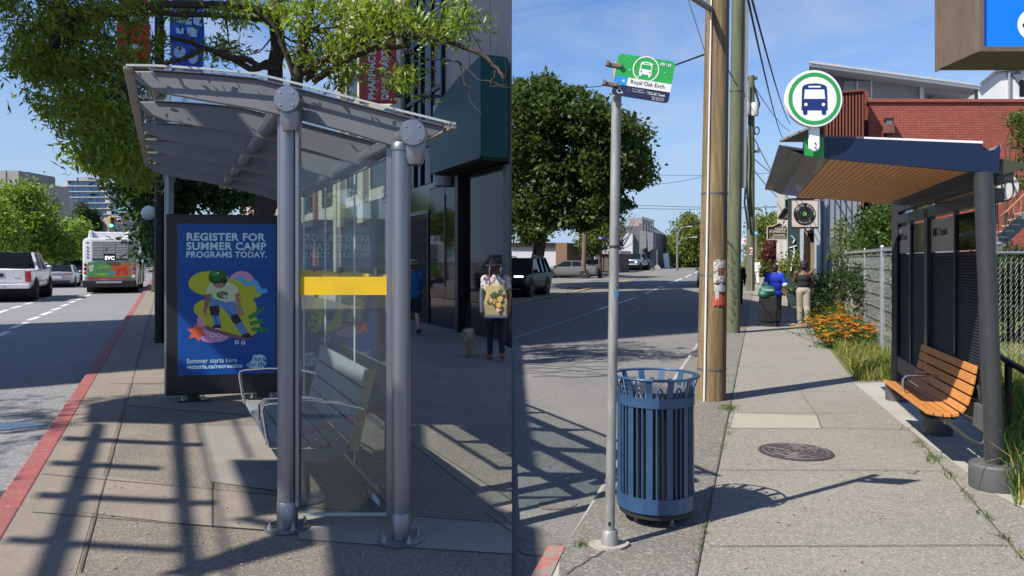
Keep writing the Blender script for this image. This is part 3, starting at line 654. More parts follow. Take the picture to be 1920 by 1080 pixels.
for i in range(4):
    t0, t1 = i*.25+.01, i*.25+.235
    (a0,z0),(a1,z1) = BK(t0,0), BK(t1,0); (c0,w0),(c1,w1) = BK(t0,.035), BK(t1,.035)
    MB().add([BN(a0,0,z0),BN(c0,0,w0),BN(c0,Lb,w0),BN(a0,Lb,z0),BN(a1,0,z1),BN(c1,0,w1),BN(c1,Lb,w1),BN(a1,Lb,z1)], [(3,2,1,0),(4,5,6,7),(0,1,5,4),(1,2,6,5),(2,3,7,6),(3,0,4,7)]).build('back_slat', m_slat, bn, world=True, bevel=.005)
for s in (-.012, Lb+.002):
    (a0,z0),(a1,z1) = BK(-.02,-.01), BK(1,-.005)
    MB().prism([BN(a0,s,z0-.03),BN(a0+.06,s,z0-.03),BN(a1+.05,s,z1),BN(a1,s,z1)], (VX*.01,.01,0)).build('back_end_plate', m_slatend, bn, world=True)
    MB().prism([BN(.01,s,.412),BN(.06,s,.335),BN(.35,s,.33),BN(.50,s,.40),BN(.515,s,.412)], (VX*.012,.012,0)).build('seat_end_plate', m_slat, bn, world=True)
for s, hh in ((-.03,.70),(Lb+.02,.70)):
    arm = [BN(.0,s,.43),BN(-.02,s,.5),BN(-.045,s,.66),BN(-.035,s,hh-.005),BN(.0,s,hh+.005),BN(.2,s,hh+.02),BN(.42,s,hh+.012),BN(.575,s,hh-.02),BN(.60,s,hh-.03)]
    am = MB()
    for a, b in zip(arm[:-1], arm[1:]): am.bar(a, b, .045, .009, up=(0,0,1) if abs((b-a).z) < .05 else (1,0,0))
    am.build('armrest', m_pol, bn, world=True)
am = MB(); arm = [BN(.02,.72,.456),BN(.02,.72,.56),BN(.06,.72,.60),BN(.3,.72,.615),BN(.5,.72,.60)]
for a, b in zip(arm[:-1], arm[1:]): am.bar(a, b, .04, .008, up=(0,0,1) if abs((b-a).z) < .05 else (1,0,0))
am.build('armrest', m_pol, bn, world=True)
for s in (.28,1.15):
    MB().lathe([(.15,0),(.15,.012),(.04,.014),(.032,.33)], BN(.27,s,0), 20).build('pedestal', m_alu, bn, smooth=40, world=True)
    MB().bar(BN(.02,s,.395), BN(.52,s,.395), .05, .035).build('bearer', m_alu, bn, world=True)
# ================================================================== VEHICLES
m_tyre = M('tyre_rubber', (.018,.018,.019), .85, var=.15, scale=8, bump=.15)
m_rim = M('alloy_wheel', (.34,.34,.35), .35, metal=.8, var=.1)
m_glassd = M('tinted_glass', (.008,.011,.014), .06, var=0, spec=.3)
m_under = M('black_plastic', (.02,.02,.02), .7, var=.1)
m_chrome = M('chrome', (.6,.6,.6), .15, metal=1., var=0)
m_red = M('tail_lamp', (.35,.012,.012), .2, var=.05, coat=.5)
m_amber = M('amber_lamp', (.45,.12,.02), .25, var=.05, coat=.5)
m_lamp = M('clear_lamp', (.7,.72,.75), .15, var=.05, coat=.5)
m_plate = M('number_plate', (.55,.58,.68), .5, var=.1)
def paint(name, col, rough=.3, metal=0.): return M(name, col, rough, metal, var=.04, scale=2, coat=.5, dirt=tuple(c*.75 for c in col), dscale=1.5, damt=.3)
def wheel(par, x, y, r, w, side):
    t = MB(); t.lathe([(r*.62,-w/2),(r*.93,-w/2),(r,-w*.32),(r,w*.32),(r*.93,w/2),(r*.62,w/2)], (x, y, r), 24, axis=(1,0,0))
    o = t.build('wheel', m_tyre, par, smooth=40)
    rm = MB(); xo = x + side*(w/2-.02)
    rm.lathe([(r*.64,-.02),(r*.64,.012),(r*.56,.012),(r*.54,-.03),(.05,-.03)], (xo, y, r), 24, axis=(side,0,0))
    for i in range(5):
        a = i*2*math.pi/5 + .3; c = Vector((xo+side*.0, y+math.cos(a)*r*.33, r+math.sin(a)*r*.33))
        rm.obox(c, (.012,0,0), (0, math.cos(a)*r*.27, math.sin(a)*r*.27), (0,-math.sin(a)*r*.08, math.cos(a)*r*.08))
    rm.lathe([(r*.16,-.02),(r*.16,.02),(r*.1,.026)], (xo, y, r), 14, axis=(side,0,0)); rm.build('rim', m_rim, o, smooth=40)
def car(name, label, cat, loc, rz, col, S_, group=None, sc=1.0):
    """S_: lower = [(y, zb, zt, hw)], cab = (yb0, yt0, yt1, yb1, zbelt, zroof, hwb, hwt), wheels = (y rear, y front, r)"""
    t = thing(name, label, cat, loc, rz, group); t.scale = (sc,)*3
    rings = []
    for y, zb, zt, hw in S_['lower']:
        c = .05; rings.append([(-hw*.90,y,zb),(-hw*.99,y,zb+.10),(-hw,y,lerp(zb,zt,.55)),(-hw*.965,y,zt-c),(-hw*.90,y,zt-.012),(0,y,zt+.015),(hw*.90,y,zt-.012),(hw*.965,y,zt-c),(hw,y,lerp(zb,zt,.55)),(hw*.99,y,zb+.10),(hw*.90,y,zb)])
    b = MB(); b.loft(rings)
    yb0,yt0,yt1,yb1,zb_,zr_,hb,ht = S_['cab']                      # rear ... front
    # roof skin and pillars belong to the body
    rf = [(-ht,yt0,zr_-.04),(-ht*.93,yt0+.03,zr_),(ht*.93,yt0+.03,zr_),(ht,yt0,zr_-.04),(ht,yt1,zr_-.05),(ht*.93,yt1-.03,zr_-.01),(-ht*.93,yt1-.03,zr_-.01),(-ht,yt1,zr_-.05)]
    b.add(rf, [(1,2,5,6),(0,1,6,7),(2,3,4,5)]); b.add([(x,y,z-.035) for x,y,z in rf], [(6,5,2,1)])
    for sx in (-1,1):
        b.bar((sx*hb,yb0,zb_-.02),(sx*ht,yt0,zr_-.03),.07,.09,up=(1,0,0)); b.bar((sx*hb,yb1,zb_-.02),(sx*ht,yt1,zr_-.04),.06,.06,up=(1,0,0))
        b.bar((sx*ht,yt0,zr_-.04),(sx*ht,yt1,zr_-.05),.05,.06)
        for q in S_.get('pillars', ()): b.bar((sx*(hb+.004),q,zb_-.02),(sx*(ht+.004),q,zr_-.04),.05,.08,up=(1,0,0))
    b.build('body', col, t, smooth=42)
    g = MB(); g.add([(-hb*.98,yb0,zb_-.02),(hb*.98,yb0,zb_-.02),(hb*.98,yb1,zb_-.02),(-hb*.98,yb1,zb_-.02),(-ht*.97,yt0,zr_-.025),(ht*.97,yt0,zr_-.025),(ht*.97,yt1,zr_-.03),(-ht*.97,yt1,zr_-.03)],
        [(0,1,5,4),(1,2,6,5),(2,3,7,6),(3,0,4,7)]); g.build('window', m_glassd, t)
    yr, yf, r = S_['wheels']; hw = max(l[3] for l in S_['lower'])
    for y in (yr, yf):
        for s in (-1,1): wheel(t, s*(hw-.10), y, r, .23 if r < .4 else .30, s)
        MB().tube([(-hw-.004,y,r*1.04),(hw+.004,y,r*1.04)], r*1.16, 24).build('wheel_arch', m_under, t)
    y0 = S_['lower'][0][0]; y1 = S_['lower'][-1][0]
    for s in (-1,1):
        m = MB(); m.ball((s*(hb+.13), yb1-.12, zb_+.06), (.11,.06,.075), 10, 7); m.bar((s*hb,yb1-.1,zb_+.02),(s*(hb+.1),yb1-.11,zb_+.04),.04,.03); m.build('mirror', S_.get('mirror', col), t, smooth=60)
    return t
def lampbox(par, name, mat, x0, x1, y0, y1, z0, z1, bevel=.015): return MB().box(min(x0,x1),max(x0,x1),min(y0,y1),max(y0,y1),z0,z1).build(name, mat, par, bevel=bevel)

PICK = dict(lower=[(-2.95,.66,1.18,.94),(-2.90,.52,1.22,1.0),(-1.2,.50,1.22,1.01),(1.0,.48,1.20,1.01),(1.3,.48,1.22,1.01),(2.6,.50,1.20,1.0),(2.92,.55,1.12,.93),(2.98,.62,1.0,.88)], cab=(-1.0,-.82,.75,1.45,1.20,1.86,.92,.74), wheels=(-1.85,1.95,.42), pillars=(.25,))
SEDAN = dict(lower=[(-2.32,.42,.92,.78),(-2.25,.30,.98,.87),(-1.5,.22,.96,.90),(0,.20,.92,.91),(1.1,.20,.92,.91),(1.9,.24,.78,.88),(2.25,.30,.66,.80),(2.33,.38,.58,.70)], cab=(-1.75,-.95,.25,1.15,.90,1.40,.82,.62), wheels=(-1.38,1.36,.33), pillars=(-.35,))
SUV = dict(lower=[(-2.28,.48,1.05,.82),(-2.2,.34,1.06,.90),(-1.2,.28,1.04,.93),(0,.26,1.03,.93),(1.0,.26,1.02,.93),(1.85,.28,.98,.92),(2.2,.34,.90,.86),(2.3,.42,.80,.78)], cab=(-2.12,-1.75,.35,1.12,1.02,1.66,.86,.68), wheels=(-1.35,1.35,.37), pillars=(-.55,-1.3))
HA = math.atan(-VX)                      # heading of the left street
w_paint = paint('white_paint', (.66,.67,.69)); s_paint = paint('silver_paint', (.42,.44,.48), .28, .5); n_paint = paint('navy_paint', (.015,.02,.04)); g_paint = paint('grey_blue_paint', (.12,.15,.20), .3, .4)
def streetA(px, Z, z=ZR_A): return ((px-CX)/F*Z, Z, z)
# white pickup at the left edge
loc = streetA(26, 35.0)
pk_ = car('pickup_truck', 'white crew cab pickup with tall tyres, driving off at the left edge', 'pickup truck', loc, HA, w_paint, PICK, sc=1.15)
yb = -2.97
lampbox(pk_, 'tailgate', w_paint, -.80,.80, yb-.02,yb+.03, .76,1.20); lampbox(pk_, 'rear_window', m_glassd, -.66,.66,-1.04,-.99,1.26,1.74,.01)
for s in (-1,1): lampbox(pk_, 'tail_lamp', m_red, s*.83,s*.985, yb-.025,yb+.1, .74,1.14)
lampbox(pk_, 'bumper', w_paint, -.96,.96, yb-.16,yb+.04, .50,.68, .03); lampbox(pk_, 'number_plate', m_plate, -.18,.18, yb-.17,yb-.15,.52,.64,.004)
lampbox(pk_, 'badge', m_under, -.14,.14, yb-.035,yb-.015,.93,1.07,.004)
tm = MB(); lettering(tm, '4X4', (.58,yb-.027,.88), (1,0,0), (0,0,1), .22, .05); tm.build('lettering', m_under, pk_)
lampbox(pk_, 'bed_floor', m_under, -.78,.78, -2.85,-1.1, 1.215,1.24)
for s in (-1,1): lampbox(pk_, 'mudflap', m_under, s*.80,s*1.02,-2.36,-2.33,.25,.62,.004)
# silver sedan
loc = streetA(116, 52.0)
sd_ = car('sedan', 'silver sedan with thin red tail lamps, ahead of the white pickup', 'car', loc, HA, s_paint, SEDAN, sc=1.06)
for s in (-1,1): lampbox(sd_, 'tail_lamp', m_red, s*.40,s*.82,-2.33,-2.2,.80,.87)
lampbox(sd_, 'lamp_bar', m_red, -.4,.4,-2.335,-2.3,.835,.855,.003); lampbox(sd_, 'number_plate', m_plate, -.25,.25,-2.36,-2.31,.58,.70,.004); lampbox(sd_, 'bumper', m_under, -.70,.70,-2.36,-2.2,.30,.46,.02)
lampbox(sd_, 'rear_window', m_glassd, -.1,.1,-1.8,-1.79,.9,.91,.002)
# dark pickup beyond
loc = streetA(140, 72.0)
dk = car('pickup_truck', 'dark navy pickup with red brake lamps, beyond the silver sedan', 'pickup truck', loc, HA, n_paint, PICK, sc=1.0)
for s in (-1,1): lampbox(dk, 'tail_lamp', m_red, s*.83,s*.985, yb-.025,yb+.1, .74,1.14)
lampbox(dk, 'bumper', m_chrome, -.95,.95, yb-.14,yb+.02, .50,.66, .03); lampbox(dk, 'rear_window', m_glassd, -.66,.66,-1.04,-.99,1.26,1.74,.01)
cc = car('sedan', 'grey blue car half hidden between the white pickup and silver sedan', 'car', streetA(97, 78.0), HA, g_paint, SEDAN, sc=1.05)
for s in (-1,1): lampbox(cc, 'tail_lamp', m_red, s*.45,s*.82,-2.33,-2.2,.78,.88)
# white box van further off
vn = thing('delivery_van', 'white box van under the trees beyond the white pickup', 'van', streetA(84, 92), HA)
MB().box(-1.0,1.0,-2.6,1.2,.7,2.75).build('box_body', w_paint, vn, bevel=.06)
cabm = MB(); cabm.loft([[(-.95,1.2,.5),(.95,1.2,.5),(.95,1.2,2.1),(-.95,1.2,2.1)],[(-.95,1.9,.5),(.95,1.9,.5),(.92,1.7,2.0),(-.92,1.7,2.0)],[(-.95,2.7,.5),(.95,2.7,.5),(.9,2.6,1.2),(-.9,2.6,1.2)]]); cabm.build('cab', w_paint, vn, bevel=.04)
for y in (-1.7,1.9):
    for s in (-1,1): wheel(vn, s*.85, y, .36, .24, s)
lampbox(vn, 'rear_window', m_glassd, -.6,.6,-2.63,-2.59,1.7,2.35,.02)
for s in (-1,1): lampbox(vn, 'tail_lamp', m_red, s*.86,s*.97,-2.63,-2.58,.9,1.15)

# ---------------------------------------------------------------- transit bus
m_bus = paint('bus_white', (.62,.64,.68)); m_busd = M('bus_grey', (.33,.35,.38), .5, var=.1)
loc = streetA(206, 41.0)
bs = thing('transit_bus', 'white transit bus seen from behind with louvred engine cover and colourful advert', 'bus', loc, HA - R(.6))
def rr(hw, z0, z1, r, y, k=5):
    p = []
    for cx, cz, a0 in ((hw-r, z1-r, 0), (-hw+r, z1-r, 90), (-hw+.06, z0+.06, 180), (hw-.06, z0+.06, 270)):
        q = r if a0 < 180 else .06
        for i in range(k+1): a = R(a0+90*i/k); p.append((cx+q*math.cos(a), y, cz+q*math.sin(a)))
    return p
b = MB(); b.loft([rr(1.20,.36,2.86,.28,-.06), rr(1.27,.33,2.96,.24,0), rr(1.28,.33,2.98,.22,.3), rr(1.28,.33,2.98,.22,11.8), rr(1.22,.36,2.9,.25,12.0)]); b.build('body', m_bus, bs, smooth=40)
f = MB(); f.loft([[(-1.02,.25,2.9),(1.02,.25,2.9),(.96,.32,3.30),(-.96,.32,3.30)],[(-1.02,5.2,2.9),(1.02,5.2,2.9),(.96,5.0,3.34),(-.96,5.0,3.34)]]); f.build('roof_fairing', m_bus, bs, bevel=.05)
for s in (-1,1):
    MB().loft([[(s*.78,.12,2.85),(s*1.05,.12,2.85),(s*1.0,.2,3.36),(s*.84,.2,3.36)],[(s*.78,1.6,2.85),(s*1.08,1.6,2.85),(s*1.02,1.5,3.40),(s*.84,1.5,3.40)]]).build('roof_pod', m_bus, bs, bevel=.04)
g = MB(); g.box(-.86,.92,-.075,-.05,1.72,2.82); g.build('engine_cover', m_busd, bs, bevel=.01)
for i in range(11):
    z = 2.76 - i*.086
    for x0, x1 in ((-.82,-.29),(-.27,.27),(.29,.88)):
        if z < 2.08 and x0 == -.27: continue
        MB().obox(((x0+x1)/2,-.09,z), ((x1-x0)/2,0,0), (0,.018,.008), (0,-.006,.021)).build('louvre', m_bus, bs)
    
MB().box(-.82,.88,-.082,-.074,1.80,2.80).build('grille_void', m_under, bs)
MB().box(-.28,.28,-.12,-.07,1.74,2.06).build('sign_box', M('display_black', (.015,.016,.03), .3, var=0), bs, bevel=.01)
tm = MB(); lettering(tm, 'SVC', (0,-.124,1.90), (1,0,0), (0,0,1), .46, .22, 0, 0, .045, 1.12); tm.build('route_lettering', M('display_white', (.8,.8,.8), .5, var=0, emit=(1,1,1), estr=.6), bs)
# advert: patches of printed colour
MB().box(-1.03,1.0,-.072,-.05,.78,1.68).build('advert', [M('advert_green', (.10,.30,.09), .4, var=.35, scale=2.2, dirt=(.06,.20,.16), dscale=2.5)], bs)
av = MB(); adm = [M('ad_orange', (.55,.13,.04), .4, var=.3, scale=6), M('ad_red', (.55,.04,.03), .4, var=.2), M('ad_blue', (.06,.30,.45), .4), M('ad_cream', (.55,.58,.42), .4, var=.2), M('ad_lime', (.28,.45,.08), .4, var=.2)]
av.poly([(.15,-.0735,1.62),(.95,-.0735,1.58),(.95,-.0735,.95),(.2,-.0735,.92),(.05,-.0735,1.2)], 0); av.poly([(.3,-.0745,1.3),(.8,-.0745,1.45),(.85,-.0745,1.0),(.7,-.0745,1.0),(.66,-.0745,1.18),(.48,-.0745,1.18),(.45,-.0745,.95),(.33,-.0745,.95)], 1)
av.poly([(-.05,-.0745,1.2),(.28,-.0745,1.2),(.28,-.0745,1.05),(-.05,-.0745,1.05)], 2); av.poly([(-1.0,-.0745,1.5),(-.75,-.0745,1.55),(-.78,-.0745,1.2),(-.95,-.0745,1.15)], 3); av.poly([(-.6,-.0745,1.4),(.05,-.0745,1.5),(.05,-.0745,1.42),(-.6,-.0745,1.32)], 4)
av.poly([(-1.03,-.0745,.88),(1.0,-.0745,.84),(1.0,-.0745,.79),(-1.03,-.0745,.79)], 1); av.poly([(-.7,-.0745,1.05),(-.1,-.0745,1.1),(-.1,-.0745,1.0),(-.7,-.0745,.96)], 4)
av.build('advert_print', adm, bs)
for s, x in ((-1,-1.15),(1,1.16)):
    for z, m in ((1.55,m_amber),(1.33,m_red),(1.11,m_amber),(.90,m_lamp)): MB().lathe([(.085,0),(.08,.02),(.0,.032)], (x,-.055,z), 18, axis=(0,-1,0)).build('lamp', m, bs, smooth=50)
for z in (2.46,2.29,2.12,1.95): MB().lathe([(.06,0),(.055,.02),(0,.025)], (-1.05,-.05,z), 14, axis=(0,-1,0)).build('lamp', m_busd, bs, smooth=50)
for x in (-.14,0,.14): lampbox(bs, 'marker_lamp', m_red, x-.05,x+.05,-.06,-.03,2.86,2.91,.004)
for x in (-1.06,1.12): lampbox(bs, 'marker_lamp', m_red, x-.06,x+.06,-.07,-.03,2.69,2.74,.004)
tm = MB(); lettering(tm, '1243', (.62,-.062,2.87), (1,0,0), (0,0,1), .30, .09); tm.build('fleet_number', m_under, bs)
MB().box(-1.27,1.27,-.22,.2,.33,.72).build('bumper', m_under, bs, bevel=.05)
MB().box(-.64,.58,-.235,-.215,.56,.66).build('bumper_strip', M('grey_strip', (.4,.42,.44), .5, var=.2, scale=9), bs)
for i in range(5):
    y0 = 1.2 + i*2.05
    MB().box(1.275,1.30,y0,y0+1.9,1.45,2.55).build('side_window', m_glassd, bs, bevel=.01); MB().box(-1.30,-1.275,y0,y0+1.9,1.45,2.55).build('side_window', m_glassd, bs, bevel=.01)
for y0 in (5.6,10.3): MB().box(1.28,1.315,y0,y0+1.15,.42,2.5).build('door', m_glassd, bs, bevel=.01)
for y in (2.6,8.9):
    for s in (-1,1): wheel(bs, s*1.11, y, .48, .30, s)
    MB().tube([(-1.284,y,.5),(1.284,y,.5)], .57, 24).build('wheel_arch', m_under, bs)
# ================================================================== LEFT STREET: CORNER BUILDING
m_gran = M('polished_black_granite', (.022,.023,.026), .10, var=.3, scale=3, spec=.6, bump=.0, speck=[((.06,.06,.065),.9)], sscale=60, samt=.5)
m_beige = M('beige_render', (.40,.345,.29), .85, var=.06, scale=.8, dirt=(.31,.27,.23), dscale=.7, damt=.4, bump=.1, bscale=80)
m_teal = M('teal_panel', (.006,.055,.05), .4, var=.1, scale=1.5, spec=.25)
m_mull = M('dark_mullion', (.018,.018,.02), .4, metal=.4, var=.1)
m_shop = M('shop_glass', (.006,.008,.010), .04, var=0, spec=.22)
m_maroon = M('maroon_panel', (.055,.012,.014), .25, var=.2, scale=2)
m_cgr = M('plinth_concrete', (.22,.21,.20), .9, var=.12)
um = Vector((-.413,.911,0)).normalized(); nm = Vector((-um.y, um.x, 0))      # along the wall; outwards to the street
c0 = Vector((0,15.1,0))
def WL(s, out_, z): return c0 + um*s + nm*out_ + Vector((0,0,z))
bA = thing('corner_building', 'beige corner building with black granite shopfront, teal canopy and barred doorway', 'building', (-3,22,0))
fp = [(-.012,15.12,-.2),(-6.57,29.6,-.2),(-.012,38,-.2)]
MB().prism(fp, (0,0,12.7)).build('wall', m_beige, bA, world=True)
def WB(name, s0, s1, o0, o1, z0, z1, mat, par=None, bevel=0):
    mb = MB(); mb.add([WL(s0,o0,z0),WL(s1,o0,z0),WL(s1,o1,z0),WL(s0,o1,z0),WL(s0,o0,z1),WL(s1,o0,z1),WL(s1,o1,z1),WL(s0,o1,z1)], [(3,2,1,0),(4,5,6,7),(0,1,5,4),(1,2,6,5),(2,3,7,6),(3,0,4,7)])
    return mb.build(name, mat, par or bA, world=True, bevel=bevel)
WB('granite_base', 0,15.8, .004,.06, -.05,3.58, m_gran)
for s0, s1 in [(.25,2.40),(2.72,3.72),(3.78,4.95)]: 
    w = WB('shop_window', s0,s1, .06,.068, .72,3.42, m_shop); WB('window_frame', s0-.03,s1+.03, .058,.064, .69,3.45, m_mull, w)
WB('column', 2.46,2.66, .06,.22, 0,3.56, m_mull)
WB('column', 3.73,3.77,.06,.09,1.0,3.2, M('tan_post', (.22,.13,.10), .6, var=.2))
WB('stone_panel', .0,.22,.06,.10,.75,3.5, M('grey_stone_panel', (.11,.115,.115), .5, var=.15))
# barred doorway with folding lattice gate
d_ = WB('doorway', 5.05,6.85, .06,.066, .02,2.75, M('door_void', (.006,.006,.007), .7, var=0))
WB('door_frame', 4.97,5.05, .06,.10, 0,2.82, m_mull); WB('door_frame', 6.85,6.93, .06,.10, 0,2.82, m_mull); WB('door_head', 4.97,6.93,.06,.12,2.82,2.92, M('pale_lintel', (.30,.28,.25), .7))
gt = MB()
for i in range(13):
    s = 5.1 + i*.142
    gt.bar(WL(s,.085,.05), WL(s,.085,2.7), .012, .012)
    for j in range(9):
        z = .1+.29*j
        gt.bar(WL(s,.09,z), WL(s+.142,.09,z+.145), .006,.010); gt.bar(WL(s+.142,.095,z+.145), WL(s,.095,z+.29), .006,.010)
gt.build('lattice_gate', M('gate_steel', (.09,.085,.08), .45, metal=.6, var=.2), bA, world=True)
# teal canopy with rounded end
prof = [(-.0,3.60),(3.0,3.60),(3.22,3.78),(3.25,4.5),(3.0,4.95),(2.5,5.2),(1.5,5.42),(.6,5.55),(-.0,5.62)]
cn = MB(); cn.prism([WL(s,.07,z) for s, z in prof], nm*.58); cn.build('canopy', m_teal, bA, world=True, bevel=.05, seg=4)
WB('canopy_soffit', .05,3.0,.1,.6,3.57,3.597, m_under)
WB('canopy_trim', .05,3.1,.64,.67,3.60,3.66, m_mull)
MB().lathe([(.28,3.4),(.28,5.3)], WL(3.62,.12,0), 24).build('column', M('pale_column', (.38,.38,.40), .5, var=.1), bA, world=True, smooth=40)
# tall glazing with maroon spandrels between beige piers
gz = WB('curtain_wall', 3.95,7.0, .004,.05, 3.6,12.0, m_shop)
for s in (3.95,4.75,5.6,6.2,7.0): WB('mullion', s-.05,s+.05, .05,.11, 3.6,12.0, m_mull)
for z in (4.6,5.9,7.4,9.0): WB('mullion', 4.0,6.95, .052,.10, z-.05,z+.05, m_mull)
WB('spandrel', 3.98,4.7,.05,.058,4.7,9.0, m_maroon)
for s0, s1 in ((7.1,7.9),(11.6,12.4),(15.2,15.8)): WB('pier', s0,s1,.004,.20,2.9,12.1, m_beige)
for s0, s1 in ((8.0,11.5),(12.5,15.1)):
    for z0 in (4.0,7.4): WB('upper_window', s0+.2,s1-.2,.004,.03,z0,z0+2.3, m_shop)
WB('cornice', 0,15.8,.004,.3,12.2,12.6, m_beige)
for s in (1.1,2.3): WB('panel_joint', s-.012,s+.012,.002,.007,5.6,12.15, M('render_joint', (.18,.155,.13), .9))
for i in range(5):
    for z0 in (4.2,7.6): MB().box(-.03,-.004,17.2+4*i,19.2+4*i,z0,z0+1.9).build('side_window', m_shop, bA, world=True)
MB().box(-.03,-.006,15.13,37.9,-.2,1.1).build('side_plinth', m_cgr, bA, world=True)
# projecting blade sign
bl = thing('blade_sign', 'red projecting blade sign with white vertical lettering and blue roundel on the facade', 'sign', (-3.4,19,3.5))
Zs_ = 19.0
m_sred = M('sign_red', (.42,.02,.035), .45, var=.08)
a, b = P(673,193,Zs_), P(742,36,Zs_); MB().box(a.x,b.x,Zs_,Zs_+.12,a.z,b.z).build('panel', m_sred, bl, world=True, bevel=.015)
MB().box(b.x,-1.70,Zs_+.03,Zs_+.09,b.z-.25,b.z-.19).build('bracket', m_mull, bl, world=True); MB().box(b.x,-1.70,Zs_+.03,Zs_+.09,a.z+.15,a.z+.21).build('bracket', m_mull, bl, world=True)
rd = MB(); c = P(709,62,Zs_-.004); rd.prism([c+Vector((.29*math.cos(t),0,.29*math.sin(t))) for t in [i*math.pi/18 for i in range(36)]], (0,-.012,0)); rd.build('roundel', M('sign_blue', (.10,.42,.62), .45), bl, world=True)
rw = MB(); lettering(rw, 'Rx', c+Vector((0,-.018,0)), (1,0,0), (0,0,1), .30, .26, 0, 0, .03)
lettering(rw, 'PHARMACY', P(697,140,Zs_-.003), (0,0,1), (-1,0,0), 1.22, .19, 0, 0, .03); lettering(rw, 'DRUG MART', P(722,140,Zs_-.003), (0,0,1), (-1,0,0), 1.22, .19, 0, 0, .03)
rw.build('lettering', M('sign_white', (.62,.62,.62), .5), bl, world=True)
# lower row beyond
b2 = thing('shop_row', 'low pale shop row beyond the corner building, behind the street trees', 'building', (-12,45,0))
e0 = 16.3; mb = MB(); mb.add([WL(16.2,-.02,-.2),WL(60,-.02,-.2),WL(60,-8,-.2),WL(16.2,-3.2,-.2),WL(16.2,-.02,6.2),WL(60,-.02,6.2),WL(60,-8,6.2),WL(16.2,-3.2,6.2)], [(3,2,1,0),(4,5,6,7),(0,1,5,4),(1,2,6,5),(2,3,7,6),(3,0,4,7)]); mb.build('wall', M('pale_pink_render', (.42,.36,.33), .85, var=.08, scale=1), b2, world=True)
for i in range(9):
    s = 17.2+i*4.6; WB('shop_window', s,s+3.4,-.02,.03,.5,2.8, m_shop, b2); WB('upper_window', s+.5,s+2.6,-.02,.03,3.9,5.4, m_shop, b2)
    WB('pilaster', s-.9,s-.4,-.02,.14,-.05,6.0, M('red_pilaster', (.28,.10,.09), .7, var=.15) if i % 2 else m_beige, b2)
WB('awning', 17,45,.03,.9,3.0,3.25, M('dark_awning', (.05,.05,.06), .8, var=.2), b2)

# ================================================================== LEFT STREET: FURNITURE, FAR BUILDINGS, TREES
m_iron = M('black_iron', (.012,.012,.014), .45, metal=.3, var=.1)
m_globe = M('opal_globe', (.75,.75,.74), .25, var=.02)
lp = thing('street_lamp', 'dark iron lamp column with opal globes beside the red kerb', 'street lamp', tuple(G(306,636)))
g = G(306,636); Zl = g.y
r_ = .085
MB().lathe([(.20,0),(.20,.1),(.12,.25),(.10,.5),(.085,.6),(.08,4.7),(.05,4.9)], g, 20).build('pole', m_iron, lp, world=True, smooth=40)
for dx in (-.30,):
    c = Vector((g.x+dx, g.y+.02, EYE+(HOR-399)/F*Zl))
    MB().ball(c, .15, 20, 14).build('globe', m_globe, lp, world=True, smooth=80); MB().tube([(g.x,g.y,c.z-.35),(g.x+dx*.6,g.y,c.z-.32),(c.x,c.y,c.z-.16)], .022, 8).build('arm', m_iron, lp, world=True, smooth=60)
# banners on a pole above the trees
def banner(name, label, x0, x1, y0, y1, Z, bg, marks, mcol):
    t = thing(name, label, 'banner', tuple(P((x0+x1)/2, y1, Z)))
    w = MB(); n = 14
    for i in range(n):                       # gently waving cloth
        pass
    v = []; ny_ = 10
    for j in range(ny_+1):
        for i in range(5):
            p = P(lerp(x0,x1,i/4), lerp(y0,y1,j/ny_), Z); p.y += .05*math.sin(j*.9+i*.6); v.append(p)
    w.add(v, [(j*5+i, j*5+i+1, (j+1)*5+i+1, (j+1)*5+i) for j in range(ny_) for i in range(4)]); w.build('cloth', bg, t, world=True, smooth=60)
    for kind, cx, cy, rx, ry in marks:
        if kind == 'e': pts = [(cx+rx*math.cos(a), cy+ry*math.sin(a)) for a in [i*math.pi/10 for i in range(20)]]
        elif kind == 's': pts = [(cx+rx*(1 if i%2 else .72)*math.cos(i*math.pi/14), cy+ry*(1 if i%2 else .72)*math.sin(i*math.pi/14)) for i in range(28)]
        else: pts = [(cx-rx,cy-ry),(cx+rx,cy-ry*.8),(cx+rx*.9,cy+ry),(cx-rx*.8,cy+ry*.7)]
        MB().poly([P(x, y, Z-.07) for x, y in pts]).build('emblem', mcol, t, world=True)
    MB().tube([P(x0-3,y0,Z+.06),P(x1+3,y0,Z+.06)], .02, 8).build('rod', m_iron, t, world=True)
    return t
m_bw = M('banner_white', (.66,.64,.66), .8, var=.05)
banner('street_banner', 'red and white street banner hanging among the branches', 221,280,-40,150,15.0, M('banner_red', (.62,.03,.03), .8, var=.08), [('q',244,14,9,9),('q',266,13,7,8),('q',246,34,17,7),('q',266,40,8,8),('q',240,-10,10,8),('e',268,33,5,6),('q',254,88,12,6)], m_bw)
banner('street_banner', 'blue and white street banner hanging among the branches', 320,382,-40,145,15.0, M('banner_blue', (.03,.10,.52), .8, var=.08), [('q',333,32,8,12),('q',350,34,10,14),('q',370,34,9,16),('q',337,58,8,6),('q',360,60,10,10),('s',337,98,13,13),('e',362,108,9,12),('q',336,128,8,6)], M('banner_pale_blue', (.42,.56,.76), .8, var=.05))
bp_ = thing('banner_pole', 'dark banner pole rising between the red and blue banners', 'pole', tuple(G(299,642)))
gb = P(299,642,15.1); MB().tube([(gb.x+.0,15.1,0),(gb.x,15.1,8)], .09, 14).build('shaft', m_iron, bp_, world=True, smooth=50)
for dy in (148,-38): MB().tube([P(218,dy,15.06),P(384,dy,15.06)], .018, 8).build('arm', m_iron, bp_, world=True)
